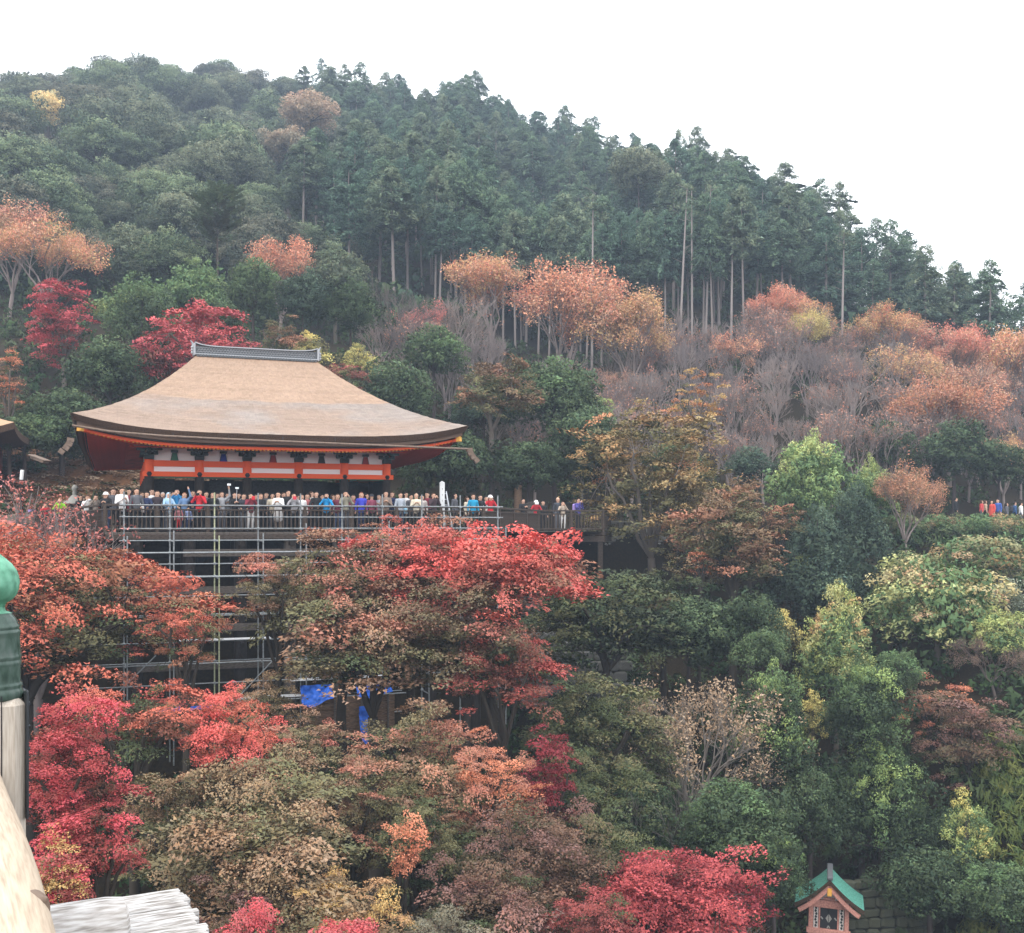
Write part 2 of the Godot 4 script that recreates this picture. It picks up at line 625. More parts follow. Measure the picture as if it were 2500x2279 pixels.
	for k in 5:
		var a: float = COLS[k]
		var b: float = COLS[k + 1]
		var pg := Geo.new()
		pg.box(Vector3((a + b) / 2, 2.55, -3.0), Vector3(b - a - 0.38, 0.24, 0.08))
		obj("white_panel", pg, mats.plaster, t)
		var pw := Geo.new()
		pw.box(Vector3((a + b) / 2, 3.2, -3.02), Vector3(b - a - 0.1, 0.58, 0.08))
		obj("plaster_band", pw, mats.plaster, t)
		# the strut in mid-bay: a painted tapering post under a small block
		var st := Geo.new()
		var m := Vector3((a + b) / 2, 2.92, -2.93)
		st.quad(m + Vector3(-0.15, 0, 0), m + Vector3(0.15, 0, 0), m + Vector3(0.08, 0.33, 0), m + Vector3(-0.08, 0.33, 0))
		st.quad(m + Vector3(0.15, 0, 0), m + Vector3(0.15, 0, -0.05), m + Vector3(0.08, 0.33, -0.05), m + Vector3(0.08, 0.33, 0))
		st.quad(m + Vector3(-0.15, 0, -0.05), m + Vector3(-0.15, 0, 0), m + Vector3(-0.08, 0.33, 0), m + Vector3(-0.08, 0.33, -0.05))
		var so2 := obj("strut", st, [mats.green_paint, mats.blue_paint, mats.red_paint, mats.bracket, mats.red_paint][k], t)
		var sb := Geo.new()
		sb.box(m + Vector3(0, 0.4, 0), Vector3(0.3, 0.1, 0.12))
		sb.box(m + Vector3(-0.12, 0.17, -0.02), Vector3(0.025, 0.36, 0.05), Basis(Vector3.BACK, -0.21))
		sb.box(m + Vector3(0.12, 0.17, -0.02), Vector3(0.025, 0.36, 0.05), Basis(Vector3.BACK, 0.21))
		obj("strut_frame", sb, mats.bracket, so2)
	# brackets on the column heads
	for a in COLS:
		var bk := Geo.new()
		var ed := Geo.new()
		var y := 2.95
		bk.box(Vector3(a, y + 0.1, -2.95), Vector3(0.4, 0.2, 0.4), Basis(), Color.WHITE, 0.03)
		for tier in 3:
			var w := 0.75 + tier * 0.32
			var z := -2.9 + tier * 0.2
			bk.box(Vector3(a, y + 0.26 + tier * 0.17, z), Vector3(w, 0.1, 0.14), Basis(), Color.WHITE, 0.02)
			bk.box(Vector3(a, y + 0.26 + tier * 0.17, z - 0.1), Vector3(0.14, 0.1, 0.7 + tier * 0.3), Basis(), Color.WHITE, 0.02)
			ed.box(Vector3(a, y + 0.215 + tier * 0.17, z + 0.012), Vector3(w * 0.92, 0.018, 0.14))
			for e in [-1, 0, 1]:
				bk.box(Vector3(a + e * (w / 2 - 0.1), y + 0.345 + tier * 0.17, z), Vector3(0.18, 0.075, 0.18), Basis(), Color.WHITE, 0.015)
				ed.box(Vector3(a + e * (w / 2 - 0.1), y + 0.378 + tier * 0.17, z + 0.014), Vector3(0.17, 0.012, 0.18))
		var bo := obj("bracket", bk, mats.bracket, t)
		obj("painted_edge", ed, mats.bracket_edge, bo)
		var boss := Geo.new()
		boss.lathe(Vector3(a, 2.33, -2.775), [Vector2(0.115, 0), Vector2(0.11, 0.02), Vector2(0.06, 0.045), Vector2(0.035, 0.075), Vector2(0.0, 0.085)], 6, Color.WHITE, Basis(Vector3.RIGHT, PI / 2))
		obj("iron_boss", boss, mats.iron, t)
	# the dark inside: back wall, floor, folded shutters
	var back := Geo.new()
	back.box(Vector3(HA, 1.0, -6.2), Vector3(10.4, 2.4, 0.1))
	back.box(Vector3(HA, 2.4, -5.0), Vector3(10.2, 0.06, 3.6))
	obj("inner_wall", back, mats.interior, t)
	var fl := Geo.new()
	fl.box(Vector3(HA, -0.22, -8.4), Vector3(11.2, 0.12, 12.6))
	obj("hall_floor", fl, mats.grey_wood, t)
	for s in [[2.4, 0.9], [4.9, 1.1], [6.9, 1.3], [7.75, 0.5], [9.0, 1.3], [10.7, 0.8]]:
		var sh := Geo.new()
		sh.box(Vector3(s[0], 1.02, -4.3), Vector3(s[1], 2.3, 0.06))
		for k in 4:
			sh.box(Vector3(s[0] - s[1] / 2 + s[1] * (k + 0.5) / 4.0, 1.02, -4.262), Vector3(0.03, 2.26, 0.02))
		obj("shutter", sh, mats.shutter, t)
	# ridge of grey tiles
	var rg := Geo.new()
	rg.box(Vector3(HA, 8.62, -HB), Vector3(5.85, 0.42, 0.42))
	var ridge := obj("ridge", rg, mats.tile, t)
	for s in [[8.845, 0.56, 0.05], [8.44, 0.66, 0.05]]:
		var bd := Geo.new()
		for k in 20:
			var x0 := -2.98 + 5.96 * k / 20.0
			var x1 := -2.98 + 5.96 * (k + 1) / 20.0
			var u0 := 0.16 * pow(absf(x0) / 2.98, 8.0) if s[0] > 8.6 else 0.0
			var u1 := 0.16 * pow(absf(x1) / 2.98, 8.0) if s[0] > 8.6 else 0.0
			bd.beam(Vector3(HA + x0, s[0] + u0, -HB), Vector3(HA + x1, s[0] + u1, -HB), s[1], s[2])
		obj("ridge_band", bd, mats.tile_light, ridge)
	var te := Geo.new()
	te.tube([Vector3(0, 0, 0.2), Vector3(0, 0, -0.45)], [0.062, 0.062], 8, Color.WHITE, true)
	var tem := te.mesh()
	for k in 44:
		var o := put("ridge_tile", tem, mats.tile, ridge)
		o.position = Vector3(HA - 2.84 + 5.68 * k / 43.0, 8.36, -HB + 0.2)
	# wave-patterned face: rows of half-round tiles
	var wv := Geo.new()
	for row in 3:
		for k in 42:
			var at := Vector3(HA - 2.83 + (k + 0.5 * (row % 2)) * 0.135, 8.53 + row * 0.1, -HB + 0.215)
			wv.tube([at + Vector3(-0.055, 0, 0), at + Vector3(-0.03, 0.045, 0.012), at + Vector3(0.03, 0.045, 0.012), at + Vector3(0.055, 0, 0)], [0.011, 0.011, 0.011, 0.011], 4)
	tag(obj("wave_tiling", wv, mats.tile_light, ridge), "", "", "", "stuff")
	for e in [-1.0, 1.0]:
		var en := Geo.new()
		var ex: float = HA + e * 2.99
		en.box(Vector3(ex, 8.66, -HB), Vector3(0.1, 0.58, 0.62), Basis(), Color.WHITE, 0.02)
		for k in 5:
			var f := k / 4.0
			en.ball(Vector3(ex + e * (0.05 + 0.1 * f * f), 8.86 + 0.22 * f, -HB), Vector3(0.07, 0.07, 0.12) * (1.0 - 0.5 * f), 6, 8)
		for k in 3:
			en.ball(Vector3(ex + e * 0.1, 8.5 + 0.13 * k, -HB + 0.16), Vector3(0.07, 0.075, 0.09), 5, 8)
		obj("ridge_end", en, mats.tile_light, ridge)
	# the long gutter and its spouts
	var gu := Geo.new()
	gu.tube([Vector3(-1.2, 4.05, 0.1), Vector3(0.2, 3.84, 0.2), Vector3(2.2, 3.72, 0.22), Vector3(4.6, 3.66, 0.22), Vector3(15.1, 3.5, 0.22)], [0.05, 0.05, 0.05, 0.05, 0.05], 8, Color.WHITE, true)
	var gut := obj("gutter", gu, mats.copper_brown, t)
	for e in [[-1.25, 3.55, -1.0], [15.15, 3.55, 1.0]]:
		var sp := Geo.new()
		for k in 5:
			var f := k / 4.0
			var f2 := (k + 1) / 4.0
			if k == 4: break
			sp.beam(Vector3(e[0] + e[2] * 0.5 * f * f, e[1] - 0.62 * f, 0.15), Vector3(e[0] + e[2] * 0.4 * f2 * f2, e[1] - 0.62 * f2, 0.15), 0.22, 0.26 - 0.06 * f)
		obj("spout", sp, mats.copper_brown, gut)
	for k in 7:
		var br := Geo.new()
		var x := 0.4 + k * 2.2
		br.tube([Vector3(x, 3.72 - x * 0.012, 0.22), Vector3(x, 3.86, 0.05)], [0.012, 0.012], 4)
		obj("gutter_hook", br, mats.iron, gut)


# ---------------------------------------------------------------- the stage and its rails
func rail_run(a: Vector3, b: Vector3, label: String, post_gap: float, first := true, last := true) -> void:   # points on the floor line
	var dir := (b - a)
	var flat := Vector3(dir.x, 0, dir.z)
	var yaw := atan2(-flat.z, flat.x)
	var slope := dir.y / flat.length()
	var len := flat.length()
	var t := thing("stage_railing", label, "railing", Transform3D(Basis(Vector3.UP, yaw), a), "railings round the stage")
	for r in [["top_rail", 1.08, 0.11, 0.085], ["middle_rail", 0.9, 0.07, 0.06], ["bottom_rail", 0.1, 0.08, 0.08]]:
		var g := Geo.new()
		g.beam(Vector3(0, r[1], 0), Vector3(len, r[1] + slope * len, 0), r[2], r[3], Color.WHITE, 0.01)
		obj(r[0], g, mats.rail_wood, t)
	var post := Geo.new()
	post.box(Vector3(0, 0.52, 0), Vector3(0.12, 1.2, 0.12), Basis(), Color.WHITE, 0.01)
	var pm := post.mesh()
	var np := maxi(1, roundi(len / post_gap))
	for k in np + 1:
		if (k == 0 and not first) or (k == np and not last): continue
		put("post", pm, mats.rail_wood, t).position = Vector3(len * k / np, slope * len * k / np, 0)
	var bal := Geo.new()
	bal.box(Vector3(0, 0.5, 0), Vector3(0.045, 0.76, 0.04))
	var bm := bal.mesh()
	var nb := int(len / 0.165)
	for k in nb:
		var x := len * (k + 0.5) / nb
		put("baluster", bm, mats.rail_wood, t).position = Vector3(x, slope * x, 0)


func make_stage() -> void:
	var t := thing("wooden_stage", "dark timber viewing stage on tall posts and crossbeams in front of the temple hall", "stage", hall_xf())
	# floor planks laid front to back
	var pl := Geo.new()
	pl.box(Vector3(0, -0.21, -1.5), Vector3(0.235, 0.1, 3.1), Basis(), Color.WHITE, 0.008)
	var pm := pl.mesh()
	for k in 66:
		put("plank", pm, mats.grey_wood, t).position = Vector3(0.12 + k * 0.242, 0, 0)
	var e := Geo.new()
	e.box(Vector3(7.97, -0.36, 0.02), Vector3(15.9, 0.2, 0.14), Basis(), Color.WHITE, 0.01)
	obj("edge_beam", e, mats.rail_wood, t)
	for y in [-1.02, -2.55, -4.1, -5.65]:
		var n := Geo.new()
		var x0 := 3.0 if y > -1.5 else 1.2
		n.box(Vector3((x0 + 15.6) / 2, y, 0.02), Vector3(15.6 - x0, 0.3, 0.16), Basis(), Color.WHITE, 0.01)
		obj("crossbeam", n, mats.grey_wood, t)
		var n2 := Geo.new()
		n2.box(Vector3(8.3, y - 0.1, -2.0), Vector3(15.0, 0.28, 0.16), Basis(), Color.WHITE, 0.01)
		obj("crossbeam", n2, mats.dark_wood, t)
	for k in 8:
		var x := 1.2 + 2.05 * k
		for w in [0.25, 2.0]:
			var p := Geo.new()
			p.tube([Vector3(x, -9.6 + w * 1.6, -w), Vector3(x, -0.42, -w)], [0.27, 0.25], 12)
			obj("pillar", p, mats.grey_wood if (k in [3, 4] and w < 1.0) else mats.dark_wood, t)
		var j := Geo.new()
		j.box(Vector3(x, -0.6, -0.9), Vector3(0.2, 0.24, 2.8))
		obj("joist", j, mats.dark_wood, t)
		for y in [-1.8, -3.3, -4.8]:
			var c := Geo.new()
			c.box(Vector3(x, y, -0.9), Vector3(0.14, 0.24, 2.6))
			obj("tie_beam", c, mats.dark_wood, t)
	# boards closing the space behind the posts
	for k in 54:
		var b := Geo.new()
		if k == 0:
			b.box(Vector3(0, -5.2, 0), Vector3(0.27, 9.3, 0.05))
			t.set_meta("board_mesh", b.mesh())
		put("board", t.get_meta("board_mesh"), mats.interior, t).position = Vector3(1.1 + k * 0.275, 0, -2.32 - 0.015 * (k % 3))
	t.remove_meta("board_mesh")
	# rails: left walkway, front, the side that runs back, the right end
	var c0 := HW(0, -0.15, 0.05)
	var left := Vector3((-10.0 - 1250.0) / F * 60.0, EY - 0.45, -60.0)
	var c1 := HW(15.9, -0.15, 0.05)
	var c2 := Vector3(1.39, EY - 0.15, -58.5)
	var c3 := Vector3(4.94, EY - 0.15, -59.8)
	var c4 := Vector3(5.6, EY - 0.15, -63.0)
	rail_run(left, c0, "dark wooden railing of the walkway that falls away beside the lantern", 1.9, true, false)
	rail_run(c0, c1, "long dark wooden railing behind the scaffold poles with the densest crowd", 2.0)
	rail_run(c1, c2, "dark wooden railing that turns back behind the red maple top", 2.2, false, false)
	rail_run(c2, c3, "dark wooden railing at the stage end beside the gold-green maple", 1.9)
	rail_run(c3, c4, "short dark railing at the stage corner by the stone fence", 1.6, false, true)
	# the right wing of the stage
	var rw := thing("stage_wing", "dark timber end of the stage on posts above the grey rock wall", "stage wing")
	for q in [[c1, c2], [c2, c3], [c3, c4]]:
		var eb := Geo.new()
		eb.beam(q[0] + Vector3(0, -0.13, 0), q[1] + Vector3(0, -0.13, 0), 0.16, 0.16)
		eb.beam(q[0] + Vector3(0, -0.42, 0), q[1] + Vector3(0, -0.42, 0), 0.2, 0.34)
		obj("edge_beam", eb, mats.rail_wood, rw)
	var fl := Geo.new()
	var pts := [c1, c2, c3, c4, Vector3(-2.0, EY - 0.15, -66.0)]
	for k in range(1, 4):
		fl.tri(pts[0] + Vector3(0, -0.02, 0), pts[k] + Vector3(0, -0.02, 0), pts[k + 1] + Vector3(0, -0.02, 0))
		fl.tri(pts[0] + Vector3(0, -0.1, 0), pts[k + 1] + Vector3(0, -0.1, 0), pts[k] + Vector3(0, -0.1, 0))
	obj("deck", fl, mats.grey_wood, rw)
	for q in [c2 + Vector3(0.2, 0, -0.2), c3 + Vector3(-0.15, 0, -0.1), c2.lerp(c3, 0.45) + Vector3(0, 0, -0.6), c2.lerp(c1, 0.3)]:
		var p := Geo.new()
		p.box(q + Vector3(0, -4.3, 0), Vector3(0.26, 7.6, 0.26), Basis(), Color.WHITE, 0.01)
		obj("pillar", p, mats.rail_wood, rw)
	var cb := Geo.new()
	cb.beam(c2 + Vector3(-0.6, -3.55, 0.1), c3 + Vector3(0.2, -3.55, 0.1), 0.2, 0.42)
	obj("crossbeam", cb, mats.grey_wood, rw)


func make_scaffold() -> void:
	var t := thing("scaffold", "grey steel pipe scaffold standing against the front of the stage", "scaffold", hall_xf())
	var ux := []
	for k in 10:
		ux.append(0.72 + 1.74 * k)
	var ys := [0.92, 0.45, -0.02, -0.5, -0.98, -1.45, -1.95, -2.75, -3.5, -4.6, -5.4, -6.3, -7.0, -7.9]
	for row in 2:
		var z := 0.5 + 0.75 * row
		for k in ux.size():
			var g := Geo.new()
			var top: float = 1.45 if row == 0 else [1.5, -0.1, 1.2, -0.2, 0.2, -0.2, 0.3, -0.1, 0.2, 0.1][k]
			if row == 1 and k in [0, 2]: top = -0.3
			g.tube([Vector3(ux[k] + row * 0.12, -9.5 + k * 0.1, z), Vector3(ux[k] + row * 0.12, top, z)], [0.031, 0.031], 8, Color.WHITE, true)
			var o := obj("upright", g, mats.pipe if k != 2 else mats.pipe_yellow, t)
			if row == 0:
				var cl := Geo.new()
				for y in ys:
					cl.box(Vector3(ux[k], y, z + 0.045), Vector3(0.12, 0.1, 0.1), Basis(), Color.WHITE, 0.02)
				obj("clamp", cl, mats.pipe, o)
		for i in ys.size():
			if row == 1 and (i < 4 or i % 2 == 1): continue
			var g := Geo.new()
			var z2 := z + 0.07
			g.tube([Vector3(0.55 if i < 7 else -0.8, ys[i], z2), Vector3(16.6 if i < 12 else 12.0, ys[i] + 0.02, z2)], [0.026, 0.026], 8, Color.WHITE, true)
			obj("ledger", g, mats.pipe, t)
	for k in ux.size():
		for y in [-0.52, -2.0, -3.52, -5.42, -7.05]:
			var g := Geo.new()
			g.tube([Vector3(ux[k] + 0.06, y, 0.2), Vector3(ux[k] + 0.06, y, 1.5)], [0.024, 0.024], 6, Color.WHITE, true)
			obj("transom", g, mats.pipe, t)
	for q in [[4.0, -7.9, 6.4, -5.4], [-0.5, -7.4, 1.9, -5.0], [10.5, -6.8, 13.0, -4.2]]:
		var g := Geo.new()
		g.tube([Vector3(q[0], q[1], 1.4), Vector3(q[2], q[3], 1.4)], [0.024, 0.024], 6, Color.WHITE, true)
		obj("brace", g, mats.pipe, t)
	for q in [[-0.7, 2.6, -6.98], [4.6, 8.2, -6.98], [2.7, 6.4, -4.56], [7.2, 11.6, -6.34]]:
		for k in 2:
			var g := Geo.new()
			g.box(Vector3((q[0] + q[1]) / 2, q[2] + 0.06, 0.7 + 0.3 * k), Vector3(q[1] - q[0], 0.04, 0.26), Basis(), Color.WHITE, 0.006)
			obj("platform_board", g, mats.aluminium, t)


func make_under_stage() -> void:
	# low plank walls at the foot of the scaffold
	var rows := [["brown plank wall at the foot of the scaffold near the grey platform boards", -0.9, 5.0, -8.3], ["brown plank wall under the blue tarpaulin at the scaffold foot", 7.6, 11.4, -8.6]]
	for r in rows:
		var t := thing("plank_wall", r[0], "plank wall", hall_xf() * Transform3D(Basis(), Vector3(r[1], r[3], 1.7)), "plank walls at the scaffold foot")
		for k in 6:
			var g := Geo.new()
			g.box(Vector3((r[2] - r[1]) / 2, 0.17 + k * 0.27, 0.0), Vector3(r[2] - r[1], 0.255, 0.05 + 0.012 * (k % 2)), Basis(), Color.WHITE, 0.008)
			obj("plank", g, mats.ply, t)
		for k in 4:
			var g := Geo.new()
			g.box(Vector3((r[2] - r[1]) * (k + 0.15) / 3.4, 0.8, 0.07), Vector3(0.07, 1.75, 0.06))
			obj("post", g, mats.grey_wood, t)
	for q in [[7.5, -6.42, 1.62, 1.3, 0.8, "bright blue tarpaulin hanging in folds over the plank wall edge", 3], [9.8, -6.45, 1.5, 1.5, 0.55, "dark crumpled blue tarpaulin in the shade beyond the square timber", 8], [9.85, -7.35, 1.95, 0.6, 1.4, "narrow blue tarpaulin trailing down past the plank wall", 12], [1.6, -7.0, 1.8, 2.4, 0.1, "thin blue tarpaulin rolled along a pipe over the brown planks", 5]]:
		var g := Geo.new()
		var nz := FastNoiseLite.new()
		nz.seed = q[6]
		nz.frequency = 1.6
		var pts := []
		for i in 13:
			var row := []
			for j in 19:
				var u := j / 18.0
				var v := 1.0 - i / 12.0
				row.append(Vector3(q[3] * u, -q[4] * v * (0.85 + 0.2 * sin(u * 5.0)), 0.35 * v * v + 0.22 * nz.get_noise_2d(u * q[3], v * q[4]) + 0.1 * v))
			pts.append(row)
		g.grid(pts)
		var o := obj("tarpaulin", g, mats.tarp)
		o.transform = hall_xf() * Transform3D(Basis(), Vector3(q[0], q[1], q[2]))
		tag(o, q[5], "tarpaulin", "blue tarpaulins under the stage")
	for q in [[8.6, -6.2, 0.4, 0.38], [9.3, -6.2, 0.75, 0.34]]:
		var g := Geo.new()
		g.box(Vector3(0, q[3] / 2, 0), Vector3(q[2], q[3], 0.5), Basis(), Color.WHITE, 0.02)
		var o := obj("timber_block", g, mats.ply)
		o.transform = hall_xf() * Transform3D(Basis(), Vector3(q[0], -6.26, 1.05))
		tag(o, "squared brown timber block on the scaffold ledge " + ("nearer to the blue tarpaulin" if q[0] < 9.0 else "farther from the blue tarpaulin"), "timber block", "timber blocks on the scaffold")


# ---------------------------------------------------------------- foliage
var libs := {}
var tints := {}


func rnd_dir(r: RandomNumberGenerator) -> Vector3:
	var y := r.randf_range(-1, 1)
	var a := r.randf() * TAU
	var k := sqrt(1.0 - y * y)
	return Vector3(cos(a) * k, y, sin(a) * k)


func leaf_tri(vs: PackedVector3Array, ns: PackedVector3Array, p: Vector3, nrm: Vector3, tip: Vector3, size: float, slim: float, shade: Vector3) -> void:
	var x := (tip - nrm * tip.dot(nrm)).normalized()
	var z := x.cross(nrm)
	var a := p + x * size
	var b := p - x * size * 0.55 + z * size * slim
	var c := p - x * size * 0.55 - z * size * slim
	# front (clockwise) side must look the way the normal does
	if (c - a).cross(b - a).dot(shade) < 0.0:
		var q := b
		b = c
		c = q
	vs.append(a); vs.append(b); vs.append(c)
	for i in 3:
		ns.append(shade)


func lib(kind: String, count: int) -> Array:
	var key := kind + str(count)
	if libs.has(key): return libs[key]
	var out := []
	var r := RandomNumberGenerator.new()
	r.seed = key.hash()
	for variant in 6:
		var vs := PackedVector3Array()
		var ns := PackedVector3Array()
		var size: float = {"plate": 1.12, "lump": 1.4, "spray": 1.55, "tuft": 1.3, "haze": 1.5, "blade": 1.7}[kind] / sqrt(count)
		match kind:
			"plate":      # a flat fan of maple twigs
				var arms := []
				var na := r.randi_range(5, 7)
				for i in na:
					var a := TAU * (i + r.randf_range(-0.35, 0.35)) / na
					arms.append(Vector3(cos(a), 0, sin(a)) * r.randf_range(0.35, 0.8))
				arms.append(Vector3())
				for i in count:
					var m: Vector3 = arms[r.randi() % arms.size()]
					var a := r.randf() * TAU
					var q := m + Vector3(cos(a), 0, sin(a)) * sqrt(r.randf()) * 0.34
					q.y = r.randfn(0, 0.07) - 0.22 * q.length_squared() + 0.06 * sin(q.x * 9.0 + variant) * cos(q.z * 8.0)
					var nm := (Vector3.UP + rnd_dir(r) * 0.75).normalized()
					var sh := (nm * 0.42 + Vector3(q.x, 0.9, q.z).normalized() * 0.75).normalized()
					leaf_tri(vs, ns, q, nm, Vector3(q.x, -0.2, q.z) + rnd_dir(r) * 0.8, size * r.randf_range(0.7, 1.25), 0.68, sh)
			"lump":       # a rounded mass of evergreen leaves
				var subs := []
				for i in 9:
					var d := rnd_dir(r)
					d.y = absf(d.y) * 1.1 - 0.25
					subs.append(d.normalized() * r.randf_range(0.4, 0.68))
				for i in count:
					var m: Vector3 = subs[r.randi() % subs.size()]
					var d := (rnd_dir(r) + m * 0.9).normalized()
					var q := m + d * r.randf_range(0.26, 0.42)
					var nm := (d + rnd_dir(r) * 0.7).normalized()
					var sh := (nm * 0.42 + d * 0.5 + q.normalized() * 0.3).normalized()
					leaf_tri(vs, ns, q, nm, rnd_dir(r) + Vector3(0, -0.4, 0) + q * 0.5, size * r.randf_range(0.75, 1.3), 0.5, sh)
			"spray":      # a drooping conifer bough along +x
				for i in count:
					var t := pow(r.randf(), 0.7)
					var side := r.randf_range(-1, 1) * 0.42 * (1.15 - t)
					var q := Vector3(t, 0.16 * sin(t * 2.5) - 0.42 * t * t + r.randfn(0, 0.06) - absf(side) * 0.3, side)
					var nm := (Vector3(0.25, 1, side * 0.8) + rnd_dir(r) * 0.7).normalized()
					leaf_tri(vs, ns, q, nm, Vector3(0.8, -0.55, side * 2.0) + rnd_dir(r) * 0.4, size * r.randf_range(0.7, 1.3), 0.42, (nm + Vector3(q.x * 0.4, 0.5, q.z)).normalized())
			"tuft":       # a rising feathery bough along +x, leaves in two ranks
				for i in count:
					var t := pow(r.randf(), 0.8)
					var side := r.randf_range(-1, 1) * 0.3 * (1.1 - 0.8 * t)
					var q := Vector3(t, 0.12 * t * t + r.randfn(0, 0.05) - absf(side) * 0.35, side)
					var nm := (Vector3(-0.2, 1, side) + rnd_dir(r) * 0.6).normalized()
					leaf_tri(vs, ns, q, nm, Vector3(0.7, -0.1, signf(side)) + rnd_dir(r) * 0.5, size * r.randf_range(0.6, 1.1), 0.4, (nm + Vector3(q.x * 0.3, 0.5, q.z)).normalized())
			"haze":       # thin scattered leaves on bare twigs
				for i in count:
					var q := rnd_dir(r) * pow(r.randf(), 0.4)
					var nm := (Vector3.UP * 0.6 + rnd_dir(r)).normalized()
					leaf_tri(vs, ns, q, nm, rnd_dir(r), size * 0.5 * r.randf_range(0.7, 1.3), 0.5, (nm + Vector3.UP * 0.4).normalized())
			"blade":      # arching grass or bamboo leaves rising from the middle
				for i in count:
					var a := r.randf() * TAU
					var o := Vector3(cos(a), 0, sin(a))
					var q := o * r.randf() * 0.7 + Vector3(0, r.randf() * 0.8, 0)
					var nm := (Vector3.UP * 0.5 + o * 0.6 + rnd_dir(r) * 0.4).normalized()
					leaf_tri(vs, ns, q, nm, o * 0.7 + Vector3(0, r.randf_range(-0.5, 1.2), 0), size * r.randf_range(1.0, 1.9), 0.16, (nm + Vector3.UP * 0.5).normalized())
		out.append([vs, ns])
	libs[key] = out
	return out


func tint(col: Color, n: int, variant: int) -> PackedColorArray:
	var key := [col.r, col.g, col.b, n, variant]
	if tints.has(key): return tints[key]
	var r := RandomNumberGenerator.new()
	r.seed = variant * 77 + n
	var grey := 0.3 * col.r + 0.59 * col.g + 0.11 * col.b
	col = col.lerp(Color(grey, grey, grey), 0.25) * 1.2
	var out := PackedColorArray()
	out.resize(n)
	for i in n / 3:
		var k := r.randf_range(0.82, 1.2)
		var w := r.randf_range(-0.1, 0.1)
		var c := Color(col.r * k * (1.0 + w), col.g * k, col.b * k * (1.0 - w))
		out[i * 3] = c
		out[i * 3 + 1] = c
		out[i * 3 + 2] = c
	tints[key] = out
	return out


func clump(g: Geo, kind: String, count: int, t: Transform3D, col: Color, r: RandomNumberGenerator) -> void:
	var k := r.randi() % 6
	var l: Array = lib(kind, count)[k]
	g.v.append_array(t * l[0])
	g.n.append_array(Transform3D(t.basis.orthonormalized(), Vector3()) * l[1])
	g.c.append_array(tint(col, l[0].size(), k))


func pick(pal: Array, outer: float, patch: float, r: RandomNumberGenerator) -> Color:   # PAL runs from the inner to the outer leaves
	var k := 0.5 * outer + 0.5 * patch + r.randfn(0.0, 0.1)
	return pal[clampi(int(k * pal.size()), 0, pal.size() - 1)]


func patch_at(p: Vector3, scale: float, seed_: int) -> float:
	return clampf(patch_noise.get_noise_3d(p.x / scale + seed_ * 13.7, p.y / scale, p.z / scale) * 1.15 + 0.5, 0.0, 1.0)


func limb(g: Geo, a: Vector3, b: Vector3, r0: float, r1: float, bow: float, r: RandomNumberGenerator, col: Color, sides := 5, steps := 4) -> void:
	var pts := []
	var rad := []
	var off := rnd_dir(r) * (b - a).length() * bow * 0.5
	for i in steps + 1:
		var t := float(i) / steps
		pts.append(a.lerp(b, t) + Vector3(0, bow * (b - a).length() * sin(PI * t) * 0.5, 0) + off * sin(PI * t) * (0.6 + 0.4 * sin(t * 9.0)))
		rad.append(lerpf(r0, r1, t))
	g.tube(pts, rad, sides, col)


